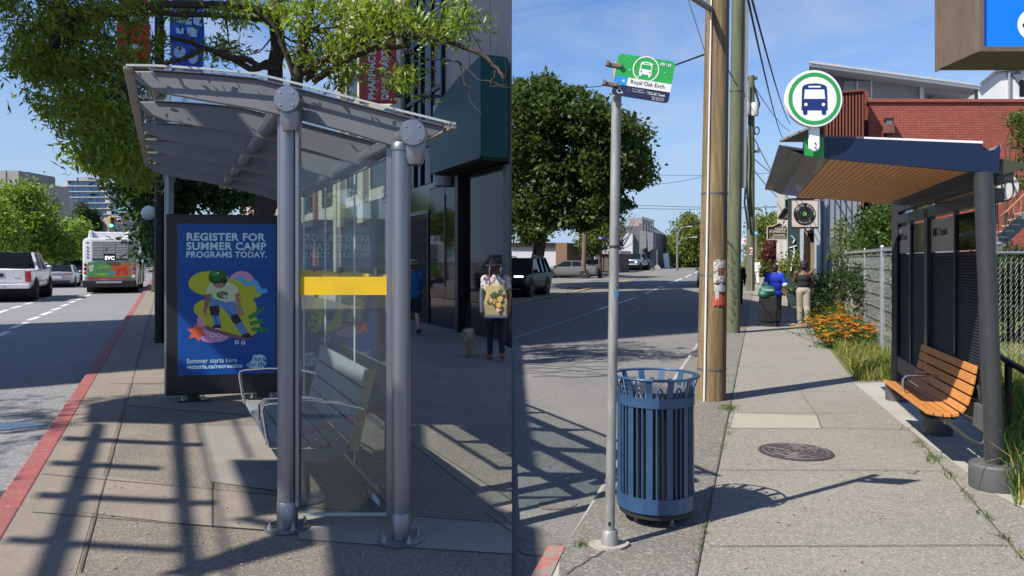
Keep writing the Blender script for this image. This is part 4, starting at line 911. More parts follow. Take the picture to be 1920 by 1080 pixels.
# traffic signal and hanging sign
ts = thing('traffic_signal', 'yellow traffic signal showing green, hung on a mast arm over the far crossing', 'traffic light', tuple(P(270,505,62)))
Zt = 62.0
MB().tube([P(268,414,Zt),P(205,413,Zt)], .06, 8).build('mast_arm', m_iron, ts, world=True, smooth=60); MB().tube([P(268,520,Zt),P(268,395,Zt)], .09, 10).build('pole', m_iron, ts, world=True, smooth=60)
a, b = P(204,428,Zt-.2), P(214.5,405,Zt-.2); MB().box(a.x,b.x,Zt-.2,Zt-.12,a.z,b.z).build('backboard', M('signal_yellow', (.62,.30,.01), .5), ts, world=True, bevel=.02)
a, b = P(206.5,427,Zt-.35), P(212,407,Zt-.35); MB().box(a.x,b.x,Zt-.35,Zt-.2,a.z,b.z).build('housing', m_under, ts, world=True)
MB().ball(P(209,423,Zt-.38), .13, 14, 10).build('green_lens', M('green_lens', (.05,.6,.4), .3, emit=(.1,1,.62), estr=1.6), ts, world=True)
for y_ in (410,416.5): MB().ball(P(209,y_,Zt-.36), .10, 12, 8).build('dark_lens', m_under, ts, world=True)
rs = thing('road_sign', 'white square sign with red circle beside the traffic signal', 'sign', tuple(P(223,414,62)))
a, b = P(219,419,Zt-.1), P(228.5,410,Zt-.1); MB().box(a.x,b.x,Zt-.1,Zt-.06,a.z,b.z).build('plate', m_bw, rs, world=True)
rg = MB(); c = P(223.7,414.5,Zt-.12); rg.tube([c+Vector((.14*math.cos(t),0,.14*math.sin(t))) for t in [i*math.pi/10 for i in range(20)]], .022, 6, closed=True); rg.bar(c+Vector((-.1,0,.1)), c+Vector((.1,0,-.1)), .02,.03); rg.build('red_ring', M('sign_red', (.42,.02,.035)), rs, world=True)
# small yellow parasol of a pavement cafe
ps = thing('parasol', 'small yellow cafe parasol beneath the far trees', 'parasol', tuple(P(103,498,70)))
c = P(103,480,70); MB().lathe([(.95,-.36),(.5,-.14),(.0,.0)], c, 10).build('canopy', M('parasol_yellow', (.75,.42,.02), .8, var=.1), ps, world=True); MB().tube([c, c+Vector((0,0,-1.9))], .03, 6).build('pole', m_iron, ps, world=True)

# far buildings
m_towg = M('tower_glass', (.10,.20,.36), .12, var=.35, scale=.35, spec=.7); m_towf = M('tower_frame', (.42,.40,.37), .8, var=.1); m_cgrey = M('grey_board_concrete', (.27,.25,.25), .9, var=.12, scale=.4, dirt=(.19,.18,.18), dscale=.3); m_tan = M('tan_far_wall', (.36,.32,.28), .85, var=.1)
def FB(par, name, x0, x1, y0, y1, Z, dep, mat): 
    a, b = P(x0, y1, Z), P(x1, y0, Z); return MB().box(a.x,b.x,Z,Z+dep,a.z,b.z).build(name, mat, par, world=True)
gb_ = thing('concrete_block', 'grey windowless concrete building with stepped top at the far left', 'building', tuple(P(30,500,150)))
FB(gb_,'wall',-60,35,320,505,150,12,m_cgrey); FB(gb_,'wall',45,75,343,505,152,10,m_tan); FB(gb_,'stair_tower',35,50,322,505,154,9,m_cgrey); FB(gb_,'vertical_joint',11,11.6,320,500,149.9,.3,m_under)
tw = thing('glass_tower', 'tall blue glass apartment tower with stepped balconies above the bus', 'building', tuple(P(160,500,250)))
FB(tw,'core',117,205,342,505,250,16,m_towf); FB(tw,'penthouse',143,165,332,345,252,8,m_cgrey)
for r0 in range(8):
    y0 = 338 + r0*10.6
    x1 = 196 if r0 < 2 else (203 if r0 < 4 else 206)
    FB(tw,'floor_slab',117 if r0 else 122, x1+2, y0-.8,y0+.6,248.6,3,m_towf)
    n_ = 6
    for i in range(n_):
        xa = 126 + i*(x1-8-126)/n_
        FB(tw,'window',xa+.4,xa+(x1-8-126)/n_-.4,y0+1,y0+9.4,249.6,.4,m_towg)
    FB(tw,'balcony',x1-6,x1+2,y0+5.2,y0+9.6,248.8,1.2,glass('balcony_glass',(.6,.7,.75)) if False else m_towf)
t2 = thing('glass_tower', 'low angular green glass office building right of the traffic signal', 'building', tuple(P(230,500,220)))
mb = MB(); mb.prism([P(208,398,220),P(216,392,220),P(252,384,220),P(253,505,220),P(208,505,220)], (0,14,0)); mb.build('wall', m_towg, t2, world=True)
for i in range(9): FB(t2,'floor_band',209,252.5,397+i*9,398.2+i*9,219.7,.3,m_towf)
FB(t2,'dark_panel',226,240,398,440,219.5,.3,m_under); FB(t2,'parapet_fin',215,252,389,394,219.6,.3,M('green_glass', (.18,.36,.32), .2))
t3 = thing('apartment_building', 'pale low building with round clock behind the bus roof', 'building', tuple(P(190,500,180)))
FB(t3,'wall',172,204,408,505,180,10,m_tan); cl = MB().lathe([(1.2,0),(1.2,.3)], P(188,423,179.9), 20, axis=(0,-1,0)).build('clock', m_under, t3, world=True)
t4 = thing('apartment_building', 'small pale rooftop building left of the glass tower', 'building', tuple(P(108,500,230)))
FB(t4,'wall',102,117,371,505,230,10,m_towf); FB(t4,'roof_hut',106,112,366,371,231,5,m_cgrey)
for i in range(6): FB(t4,'window',103,116,376+i*9,380+i*9,229.8,.2,m_towg)
# ================================================================== LEFT STREET: TREES
m_barkA = M('dark_bark', (.055,.042,.034), .9, var=.3, scale=6, bump=.6, bscale=30, stretch=(3,3,.6))
m_leafA = M('ash_leaf', (.155,.215,.024), .42, var=.3, scale=1.1, isl=.45, leaf=True, spec=.6)
m_leafD = M('dark_leaf', (.045,.085,.022), .5, var=.25, scale=.8, isl=.4, leaf=True)
m_leafL = M('lime_leaf', (.13,.20,.028), .5, var=.25, scale=.4, isl=.4, leaf=True)
m_leafC = M('conifer_leaf', (.03,.055,.025), .6, var=.25, scale=.8, isl=.4, leaf=True)
mt = thing('street_tree', 'large ash tree with narrow leaves arching over the glass bus shelter', 'tree', tuple(P(505,640,11.6).xy)+(0.,))
def mass(cx, cy, rx, ry, Z0, Z1, n, ang=0):
    """foliage clump centres filling one bough seen around a picture region, spread in depth"""
    o = []
    while len(o) < n:
        x, y = rng.uniform(-1,1,2)
        if x*x+y*y > 1: continue
        c, s = math.cos(R(ang)), math.sin(R(ang)); X = cx+rx*x*c-ry*y*s; Y = cy+rx*x*s+ry*y*c
        o.append(tuple(P(X, Y, rng.uniform(Z0, Z1))))
    return o
boughs = [  # px centre, radii, depth range, clumps, tilt
 (60,20,110,80,9.5,13,48,0),(170,60,110,90,9,13,72,0),(70,100,62,50,9.5,12,38,20),(130,170,75,62,9.2,12.5,46,30),(205,175,70,75,9,13,50,0),(190,240,52,48,9.2,12,36,30),(255,235,42,60,9.5,12.5,20,0),
 (225,300,68,24,9.2,11.5,24,8),(190,293,42,20,9.2,11,14,0),(262,330,34,26,9.6,12,9,0),(320,14,50,20,10,13,7,0),(420,20,60,24,10,13,11,0),(300,95,30,30,10,13,5,0),(410,95,40,26,10.5,13,9,0),
 (560,30,60,32,10,13,14,0),(680,42,62,34,10.5,12.5,26,8),(760,30,44,22,10.5,12,14,10),(640,80,40,22,10.5,12.5,12,0),(600,110,50,26,10.8,12.5,12,0),(640,140,40,20,10.8,12.2,10,0),(750,150,34,22,10.6,12,9,0),(820,60,36,18,10.6,12,9,0),(870,45,22,12,10.6,11.5,4,0),(862,22,14,10,10.6,11.5,3,0),(660,10,80,18,10.5,13,12,0),(500,10,60,16,10,13,10,0)]
cl = []
for b in boughs: cl += mass(*b)
cl = np.array(cl); base = np.array(mt.location)
pts = crown_pts(cl, 44, .27); d_ = rng.normal(size=pts.shape)*.3; d_[:,2] -= .25
v, f = leaf_arrays(pts - base, .125, .26, up=.25, outw=d_)
mesh_np('crown', v, f, m_leafA, mt)
tb = MB()
def PL(pts, r0, r1, sides=8):
    w = [P(*p) - Vector(base) for p in pts]; out = []; 
    for i in range(len(w)-1):
        for k in range(4): out.append(w[i].lerp(w[i+1], k/4))
    out.append(w[-1]); out = [p + Vector(rng.normal(size=3))*.012 for p in out]
    n_ = len(out); tb.tube(out, [lerp(r0, r1, i/(n_-1)) for i in range(n_)], sides)
PL([(500,690,11.6),(498,560,11.6),(492,420,11.6),(500,330,11.6),(516,180,11.6),(520,60,11.6),(516,-60,11.6)], .15, .10, 12)
PL([(500,400,11.6),(540,250,11.5),(560,140,11.4),(575,40,11.3),(590,-40,11.3)], .11, .07, 10)
PL([(556,150,11.4),(520,60,11.2),(470,10,11)], .05, .03)
PL([(500,20,11.5),(420,10,11),(320,8,10.6),(230,14,10.2),(150,22,10)], .07, .03)
PL([(516,40,11.5),(440,30,11),(300,25,10.6),(200,32,10.3),(100,55,10)], .05, .02)
PL([(510,120,11.5),(470,130,11.2),(400,95,10.9),(320,70,10.5)], .06, .03); PL([(520,130,11.5),(450,110,11),(380,90,10.7),(300,130,10.4),(240,160,10)], .05, .015)
PL([(560,140,11.4),(620,105,11.2),(700,68,11),(760,62,10.9),(830,72,10.8),(900,100,10.7),(925,120,10.6),(945,150,10.5)], .06, .022)
PL([(590,150,11.4),(640,115,11.2),(690,95,11.1),(757,85,11),(768,98,10.9)], .055, .025)
PL([(575,152,11.4),(600,120,11.3),(650,75,11.2),(690,55,11.1),(750,48,11)], .04, .02); PL([(757,85,11),(755,62,11),(762,40,10.9)], .02, .01)
PL([(768,98,10.9),(790,110,10.8),(860,115,10.7),(900,150,10.6),(950,160,10.5)], .018, .008)
for p in [[(925,120,10.6),(932,90,10.5)],[(945,150,10.5),(948,110,10.4)],[(900,100,10.7),(880,40,10.6),(876,10,10.6)],[(880,70,10.7),(868,30,10.6)],[(860,115,10.7),(880,190,10.6),(905,215,10.5)],[(930,130,10.6),(920,160,10.5),(958,165,10.4)],[(870,160,10.6),(900,180,10.6)],[(850,75,10.8),(840,45,10.7)]]: PL(p, .010, .004, 5)
idx = rng.choice(len(cl), 120, replace=False)
hubs = [P(420,10,11),P(320,8,10.6),P(230,14,10.2),P(150,22,10),P(300,130,10.4),P(400,95,10.9),P(520,60,11.4),P(575,60,11.3),P(700,68,11),P(240,160,10),P(830,72,10.8),P(640,115,11.2)]
for i in idx:
    c = Vector(cl[i]); h = min(hubs, key=lambda q: (q-c).length)
    if (h-c).length < 2.6: limb(tb, h-Vector(base), c-Vector(base), .018, .005, .10, 5, 5)
tb.build('trunk', m_barkA, mt, smooth=60)
# second street tree further along, dark and shaded
def ptree(name, label, trunk_px, Z, boughs, leaf, bark, per, cr, lsize, r0, group=None, aspect=.4, up=.25):
    b = P(trunk_px[0], trunk_px[1], Z); b.z = trunk_px[2] if len(trunk_px) > 2 else 0
    t = thing(name, label, 'tree', tuple(b), 0, group); c_ = []
    for q in boughs: c_ += mass(*q)
    c_ = np.array(c_); p_ = crown_pts(c_, per, cr) - np.array(b)
    cen = p_.mean(0); od = p_-cen; od /= np.linalg.norm(od,axis=1)[:,None]+1e-6
    v, f = leaf_arrays(p_, lsize, aspect, up=up, outw=od*.5); mesh_np('crown', v, f, leaf, t)
    m = MB(); top = Vector(cen); top.z = max(top.z, 1.5); m.tube([(0,0,-.1),(0,0,.3),(top.x*.3,top.y*.3,top.z*.5),tuple(top)], [r0*1.25,r0,r0*.8,r0*.35], 10)
    for i in rng.choice(len(c_), min(16, len(c_)), replace=False): limb(m, Vector((top.x*.3,top.y*.3,top.z*.5)).lerp(top, rng.uniform(0,.9)), Vector(c_[i])-b, r0*.3, r0*.06, .08, 5, 6)
    m.build('trunk', bark, t, smooth=60); return t
ptree('street_tree', 'dark leafy street tree standing beyond the advert panel', (388,560), 19, [(285,340,46,40,17,21,34),(268,312,36,20,17,20,16),(308,420,20,60,18,21,24),(275,300,30,20,17,20,12),(350,350,60,30,18,21,26),(440,370,60,28,18,21,22),(330,300,60,30,18,21,20)], m_leafD, m_barkA, 60, .55, .19, .16)
ptree('street_tree', 'further street tree crowding the pavement between lamp and bus', (292,520), 40, [(300,430,20,60,38,44,34),(300,380,40,40,38,44,24)], m_leafD, m_barkA, 60, 1.0, .34, .2)
ptree('street_tree', 'bright green spreading tree over the queue of cars, nearest of the far row', (60,520), 66, [(35,400,40,34,62,70,46),(68,432,34,34,62,70,44),(30,375,24,26,62,68,22),(108,458,26,26,64,70,24),(20,450,44,30,62,70,32),(66,392,18,12,62,68,7),(60,365,18,12,62,68,7)], m_leafL, m_barkA, 90, 1.15, .42, .28, 'far trees on the left street')
ptree('street_tree', 'bright green tree overhanging the left edge above the white pickup', (-10,520), 56, [(-5,430,26,40,54,60,30),(15,460,26,20,54,60,18),(-8,390,20,22,54,60,12)], m_leafL, m_barkA, 90, .9, .36, .25, 'far trees on the left street')
ptree('street_tree', 'shaded green tree hanging low over the cars left of the bus', (128,520), 84, [(130,455,26,40,80,88,40),(145,470,14,24,80,86,16),(105,470,20,18,80,86,14),(150,440,10,20,80,86,10)], m_leafL, m_barkA, 80, 1.2, .5, .25, 'far trees on the left street')
for px, y0, y1, w_, Z, lab in [(155,388,470,13,110,'dark pointed conifer below the glass tower'),(176,398,470,9,112,'thin dark conifer just left of the clock building')]:
    ptree('conifer_tree', lab, (px,500), Z, [(px, lerp(y0,y1,t), 2+w_*t, (y1-y0)*.09, Z-1.5, Z+1.5, 8) for t in (.03,.15,.28,.42,.56,.7,.85,1)], m_leafC, m_barkA, 70, .8, .5, .25, None, .3)

tree('street_tree', 'unseen tree added outside the frame to dapple the left road with leaf shade', (-11.6,3.6,ZR_A), 9.2, 4.8, (2.3,2.9,2.0), m_leafA, m_barkA, nclump=64, per=44, lsize=.15, cr=.34, r0=.16, aspect=.3)  # extra tree out of view, added so its leaves dapple the road
# ================================================================== PEOPLE AND DOG
def remesh(mb, voxel, name, mat, parent, smooth_it=6, world=False):
    """union of rounded pieces fused into one continuous skin"""
    o = mb.build(name, mat, parent, world=world)
    r = o.modifiers.new('fuse', 'REMESH'); r.mode = 'VOXEL'; r.voxel_size = voxel
    s = o.modifiers.new('smooth', 'SMOOTH'); s.iterations = smooth_it; s.factor = .5
    dg = bpy.context.evaluated_depsgraph_get(); dg.update(); me = bpy.data.meshes.new_from_object(o.evaluated_get(dg))
    old = o.data; o.modifiers.clear(); o.data = me; bpy.data.meshes.remove(old); me.name = name
    me.polygons.foreach_set('use_smooth', [True]*len(me.polygons)); me.update()
    return o
def cap(mb, a, b, ra, rb, n=12):          # tapered limb with rounded ends
    a, b = Vector(a), Vector(b); mb.tube([a, a.lerp(b,.5), b], [ra,(ra+rb)/2,rb], n); mb.ball(a, ra, n, 8); mb.ball(b, rb, n, 8)
def egg(mb, c, r): mb.ball(c, r, 18, 12)
def skin_tone(n, c): return M(n, c, .55, var=.05, scale=12)
def person(label, loc, rz, H, J, skin, hairm, clothes, group=None):
    """J: joints in a 1.70 m frame (x right, y forward, z up). One continuous body, clothes and hair as children."""
    k = H/1.70; t = thing('person', label, 'person', loc, rz, group); t.scale = (k,k,k)
    hip, chest, neck, head = (Vector(J[q]) for q in ('hip','chest','neck','head'))
    b = MB()
    egg(b, hip, (.155,.115,.12)); egg(b, hip.lerp(chest,.5), (.135,.10,.16)); egg(b, chest, (.165,.115,.17)); cap(b, chest+Vector((0,0,.1)), neck, .075, .055); cap(b, neck, head+Vector((0,0,-.05)), .054, .055)
    egg(b, head, (.076,.096,.112)); egg(b, head+Vector((0,.035,-.065)), (.055,.055,.05))
    hd = J.get('look', Vector((0,1,0))); hd = Vector(hd).normalized(); hs = Vector((hd.y,-hd.x,0))
    egg(b, head+hd*.098+Vector((0,0,-.015)), (.016,.022,.024)); egg(b, head+hs*.076, (.012,.022,.03)); egg(b, head-hs*.076, (.012,.022,.03))
    for e in (-1,1): egg(b, head+hd*.083+hs*.032*e+Vector((0,0,.018)), (.016,.012,.010))
    egg(b, head+hd*.086+Vector((0,0,-.058)), (.024,.013,.010))
    for s in ('l','r'):
        sh, el, wr = (Vector(J[q+s]) for q in ('sho','elb','wri')); hp, kn, an = (Vector(J[q+s]) for q in ('hipj','kne','ank')); toe = Vector(J['toe'+s])
        egg(b, sh, .062); cap(b, sh, el, .052, .040); cap(b, el, wr, .040, .027)
        d = (wr-el).normalized(); sd_ = d.cross(Vector((0,1,0)) if abs(d.y) < .9 else Vector((1,0,0))).normalized(); fw = sd_.cross(d)
        palm = wr + d*.055; b.tube([wr, palm+d*.02], [.026,.030], 10); egg(b, palm, .033)
        for i, (o_, L_) in enumerate(((-.026,.062),(-.009,.074),(.009,.070),(.025,.055))):
            p0 = palm + d*.025 + fw*o_; p1 = p0 + d*L_*.55 + sd_*.006; p2 = p1 + d*L_*.38 + sd_*.022; b.tube([p0,p1,p2], [.0095,.009,.0075], 7)
        p0 = wr + d*.035 - fw*.026; b.tube([p0, p0+d*.03-fw*.022+sd_*.01, p0+d*.062-fw*.026+sd_*.016], [.012,.011,.009], 7)
        cap(b, hp, kn, .088, .056); cap(b, kn, kn.lerp(an,.35), .054, .056); cap(b, kn.lerp(an,.35), an, .056, .036); cap(b, an, an.lerp(toe,.5)-Vector((0,0,.02)), .038, .034)
    remesh(b, .011, 'body', skin, t, 5)
    for nm_, mat, parts, vox in clothes:
        c = MB()
        for p in parts:
            if p[0] == 'cap': cap(c, *p[1:])
            elif p[0] == 'egg': egg(c, *p[1:])
            elif p[0] == 'ring': c.tube(p[1], p[2], 20)
        remesh(c, vox, nm_, mat, t, 4)
    if hairm:
        h = MB()
        for c_, r in J['hair']: egg(h, head+Vector(c_), r)
        remesh(h, .010, 'hair', hairm, t, 2)
    return t
def pose(step=.22, lean=.0, look=(0,1,0), arms=None):
    J = dict(hip=(0,0,.93), chest=(0,lean*.6,1.26), neck=(0,lean,1.46), head=(0,lean+.02,1.585), look=look,
      hipjl=(-.085,0,.88), hipjr=(.085,0,.88), knel=(-.09,step*.55+.03,.48), kner=(.09,-step*.30+.04,.48), ankl=(-.09,step,.08), ankr=(.09,-step,.12), toel=(-.10,step+.2,.035), toer=(.10,-step+.18,.05),
      shol=(-.185,lean*.9,1.39), shor=(.185,lean*.9,1.39), elbl=(-.235,-.06,1.11), elbr=(.235,.02,1.11), wril=(-.24,.05,.87), wrir=(.24,.14,.88),
      hair=[((0,-.025,.03),(.088,.10,.105)), ((0,-.05,-.03),(.08,.06,.08))])
    if arms: J.update(arms)
    return J
def trousers(J, r=(.105,.08,.065), low=.06):
    o = [('egg', Vector(J['hip'])-Vector((0,0,.01)), (.175,.135,.13))]
    for s in 'lr':
        hp, kn, an = (Vector(J[q+s]) for q in ('hipj','kne','ank')); o += [('cap', hp, kn, r[0], r[1]), ('cap', kn, an.lerp(kn, low), r[1], r[2])]
    return o
def top(J, slv=.7, w=.0, long=.0):
    hip, ch = Vector(J['hip']), Vector(J['chest']); o = [('egg', ch, (.182+w,.135+w*.6,.185)), ('egg', hip.lerp(ch,.45), (.165+w*1.2,.125+w,.22)), ('cap', ch+Vector((0,0,.12)), Vector(J['neck'])-Vector((0,0,.03)), .10, .065), ('egg', hip+Vector((0,0,.04-long)), (.175+w*1.2,.138+w,.14))]
    for s in 'lr':
        sh, el, wr = (Vector(J[q+s]) for q in ('sho','elb','wri')); o.append(('egg', sh, .078+w*.3)); o.append(('cap', sh, sh.lerp(el, min(slv,1)), .070+w*.3, .062+w*.5))
        if slv > 1: o.append(('cap', el, el.lerp(wr, slv-1), .055, .045))
    return o
def shoes(J, r=.047):
    o = []
    for s in 'lr': a, t_ = Vector(J['ank'+s]), Vector(J['toe'+s]); o += [('cap', a-Vector((0,.03,.03)), t_+Vector((0,0,.012)), r, r*.82), ('cap', a-Vector((0,.0,.0)), a-Vector((0,.02,.035)), r*.95, r)]
    return o
sk1 = skin_tone('light_skin', (.46,.25,.17)); sk2 = skin_tone('tan_skin', (.30,.15,.09)); sk3 = skin_tone('brown_skin', (.13,.065,.04))
hb = M('dark_hair', (.015,.011,.009), .6, var=.2, scale=30, bump=.4, bscale=80); hbr = M('brown_hair', (.10,.045,.02), .6, var=.2, scale=30, bump=.4)
def cloth(n, c, **k): return M(n, c, .85, var=.08, scale=6, bump=.25, bscale=22, **k)
# woman with hat and floral tote, walking a dog past the shopfront
ZW = 12.4; J = pose(.13, .02)
wm = person('woman in dark sun hat carrying a large flowered tote, holding a dog lead', ((930-CX)/F*ZW, ZW, 0), R(8), 1.60, J, sk2, hbr, [
  ('blouse', M('white_floral_cloth', (.42,.40,.42), .85, var=.1, speck=[((.12,.10,.16),.62),((.40,.16,.10),.8)], sscale=22, samt=.8), top(J,.45,.005), .013),
  ('leggings', cloth('navy_leggings', (.012,.014,.03)), trousers(J,(.098,.066,.048)), .012), ('shoes', cloth('tan_shoes', (.22,.08,.04)), shoes(J), .011)])
h = MB(); hc = Vector((0,.02,1.585)); h.lathe([(.19,.035),(.185,.05),(.11,.075),(.102,.14),(.07,.175),(.0,.18)], hc, 28); h.build('hat', cloth('black_hat', (.012,.012,.014)), wm, smooth=50)
tg = MB(); 
tote = thing('tote_bag', 'big flowered tote bag slung behind the woman in the dark hat', 'bag', ((928-CX)/F*ZW, ZW-.22, .72))
m_tote = M('cream_tote', (.34,.28,.14), .8, var=.1); 
MB().loft([[(-.16,-.10,0),(.20,-.10,0),(.20,.06,0),(-.16,.06,0)],[(-.21,-.12,.22),(.21,-.12,.22),(.21,.05,.22),(-.21,.05,.22)],[(-.17,-.07,.52),(.17,-.07,.52),(.17,.0,.52),(-.17,.0,.52)]]).build('bag_body', m_tote, tote, bevel=.03)
MB().box(-.17,.21,-.115,.07,-.02,.05).build('bag_base', cloth('slate_cloth', (.08,.10,.13)), tote, bevel=.02); MB().obox((-.20,-.04,.26),(.03,0,0),(0,.09,0),(-.0,0,.2)).build('side_pocket', cloth('slate_cloth', (.08,.10,.13)), tote, bevel=.02)
fl = MB(); fm = [M('print_pink', (.62,.06,.14), .8), M('print_rust', (.40,.10,.04), .8), M('print_leaf', (.06,.10,.04), .8), M('print_gold', (.55,.35,.10), .8)]
for i in range(26):
    x, z, r = rng.normal()*.07+.02, .27+rng.normal()*.08, rng.uniform(.02,.055); m_ = int(rng.integers(0,4)); fl.poly([(x+r*math.cos(a)*(1+.2*math.sin(5*a)), -.129-.0008*i+.0001*z, z+r*math.sin(a)) for a in [-q*math.pi/8 for q in range(16)]], m_)
fl.build('flower_print', fm, tote)
for s in (-.08,.10): MB().tube([(s,-.06,.50),(s+.0,-.0,.74),(s,.14,.80)], .014, 6).build('strap', cloth('slate_cloth', (.08,.10,.13)), tote)
# man in blue shirt behind the right-hand post
ZM = 16.8; J = pose(.2, .0)
mn = person('man in loose blue shirt and shorts passing the lattice gate, half behind the shelter post', ((774-CX)/F*ZM, ZM, 0), R(24), 1.62, J, sk1, hbr, [
  ('shirt', cloth('teal_blue_shirt', (.012,.10,.24)), top(J,.8,.05,.05), .014), ('shorts', cloth('dark_shorts', (.015,.018,.03)), [('egg', (0,0,.90), (.19,.15,.15)), ('cap', (-.085,0,.88), (-.09,.09,.58), .12,.10), ('cap', (.085,0,.88), (.09,-.03,.58), .12,.10)], .014), ('shoes', cloth('dark_shoes', (.015,.015,.016)), shoes(J), .011)])
h = MB(); h.lathe([(.15,.03),(.145,.045),(.10,.06),(.095,.12),(.0,.15)], (0,.02,1.585), 24); h.build('hat', cloth('pale_hat', (.32,.29,.25)), mn, smooth=50)
# small shaggy dog seen from behind
ZD = 13.0; dg_ = thing('dog', 'small shaggy cream dog standing on the pavement by the woman in the hat', 'dog', ((880-CX)/F*ZD, ZD, 0), R(6))
m_fur = M('cream_fur', (.44,.34,.25), .9, var=.25, scale=9, isl=.35)
b = MB(); egg(b,(0,0,.24),(.085,.17,.085)); egg(b,(0,.10,.245),(.09,.10,.10)); egg(b,(0,-.10,.235),(.085,.10,.09)); cap(b,(0,.17,.28),(.0,.235,.355),.06,.055); egg(b,(0,.26,.375),(.07,.075,.068)); cap(b,(0,.30,.36),(0,.36,.345),.035,.028)
for s in (-1,1):
    cap(b,(s*.05,.13,.2),(s*.052,.125,.11),.036,.026); cap(b,(s*.052,.125,.11),(s*.052,.13,.03),.026,.024); egg(b,(s*.052,.145,.022),(.026,.036,.02))
    cap(b,(s*.05,-.12,.21),(s*.058,-.075,.14),.048,.034); cap(b,(s*.058,-.075,.14),(s*.056,-.155,.085),.03,.022); cap(b,(s*.056,-.155,.085),(s*.055,-.145,.03),.021,.022); egg(b,(s*.055,-.125,.022),(.026,.036,.02))
    cap(b,(s*.055,.25,.41),(s*.075,.245,.345),.026,.018)
cap(b,(0,-.17,.28),(0,-.22,.37),.026,.03); cap(b,(0,-.22,.37),(.01,-.19,.42),.03,.018)
bo = remesh(b, .012, 'body', m_fur, dg_, 3)
me = bo.data; n_ = len(me.polygons); cen = np.zeros(n_*3); me.polygons.foreach_get('center', cen); nor = np.zeros(n_*3); me.polygons.foreach_get('normal', nor); cen = cen.reshape(-1,3); nor = nor.reshape(-1,3)
sel = rng.choice(n_, min(n_, 3800), replace=False); c = cen[sel]; nn_ = nor[sel]; d = nn_*.5 + np.array([0,-.25,-.75]) + rng.normal(size=c.shape)*.35; d /= np.linalg.norm(d,axis=1)[:,None]
ln = rng.uniform(.035,.075,size=len(c))[:,None]; sd_ = np.cross(d, rng.normal(size=c.shape)); sd_ /= np.linalg.norm(sd_,axis=1)[:,None]
c[:,2] = np.maximum(c[:,2], .02); tp = c+d*ln; tp[:,2] = np.maximum(tp[:,2], .006)
mesh_np('fur', np.stack([c-sd_*.005, tp, c+sd_*.005],1).reshape(-1,3), np.arange(3*len(c)).reshape(-1,3), m_fur, dg_)
MB().tube([(.07*math.cos(a)*1.0, .20+.0*a, .31+.07*math.sin(a)) for a in [i*math.pi/8 for i in range(16)]], .008, 6, closed=True).build('collar', cloth('black_strap', (.012,.012,.013)), dg_)
ld = MB(); a = Vector(((884-CX)/F*ZD, ZD+.2, .36)); b_ = Vector(((923-CX)/F*ZW, ZW+.05, .83)); ld.tube([a.lerp(b_, t)-Vector((0,0,.12*math.sin(math.pi*t))) for t in [i/10 for i in range(11)]], .008, 6)
tag(ld.build('dog_lead', cloth('black_strap', (.012,.012,.013))), 'black dog lead running from the shaggy dog to the woman in the hat', 'lead')
# ================================================================== RIGHT STREET: STOP SIGN, BIN, POLES, SHELTER
m_galv = M('galvanised_steel', (.27,.27,.26), .55, metal=.4, var=.3, scale=7, dirt=(.15,.145,.135), dscale=9, damt=.6, stretch=(3,3,.6), bump=.08, bscale=60)
m_sgreen = M('transit_green', (.02,.30,.06), .4, var=.06, scale=6, wear=((.5,.55,.5), 28, .735))
m_snavy = M('transit_navy', (.012,.018,.055), .4, var=.1, wear=((.4,.42,.46), 30, .745)); m_swhite = M('sign_face_white', (.62,.62,.62), .4, var=.05); m_sblue = M('route_blue', (.02,.22,.55), .4, var=.05)
m_ink = M('black_ink', (.01,.01,.012), .5, var=0); m_icon = M('icon_navy', (.012,.03,.16), .4, var=.03); m_igreen = M('icon_green', (.03,.30,.07), .4, var=.03); m_iwhite = M('icon_white', (.74,.75,.75), .35, var=.02)
def rrect(c, ex, ey, w, h, r, k=5):
    p = []
    for sx, sy, a0 in ((1,1,0),(-1,1,90),(-1,-1,180),(1,-1,270)):
        for i in range(k+1): a = R(a0+90*i/k); p.append(Vector(c)+Vector(ex)*(sx*(w/2-r)+r*math.cos(a))+Vector(ey)*(sy*(h/2-r)+r*math.sin(a)))
    return p
def busicon(mb, c, ex, ey, s, dark, light, lift, eps=.0012):
    """front view of a bus, s = height"""
    ex, ey = Vector(ex), Vector(ey); n = ex.cross(ey); c = Vector(c) + n*lift
    def pt(x, y, l=0): return c + ex*(x*s) + ey*(y*s) + n*(l*eps)
    body = [(-.42,-.36),(.42,-.36),(.40,.30)] + [(.40*math.cos(a)*1.0, .36+.14*math.sin(a)) for a in [i*math.pi/10 for i in range(1,10)]] + [(-.40,.30)]
    mb.poly([pt(*p) for p in body], dark)
    for sx in (-1,1):
        mb.poly([pt(sx*.30+q[0], q[1]) for q in ([(-.07,-.35),(.07,-.35),(.07,-.46)]+[(.07*math.cos(a),-.46-.05*math.sin(a)) for a in [i*math.pi/6 for i in range(1,6)]]+[(-.07,-.46)])][::-1], dark)
        mb.poly([pt(sx*.28+.055*math.cos(a), -.18+.055*math.sin(a), 2) for a in [i*math.pi/8 for i in range(16)]], light)
    mb.poly([pt(-.34,.00,1),(pt(.34,.00,1)),pt(.31,.30,1),pt(-.31,.30,1)], light); mb.poly(rrect(pt(0,.39,1), ex, ey, .40*s, .055*s, .02*s), light)
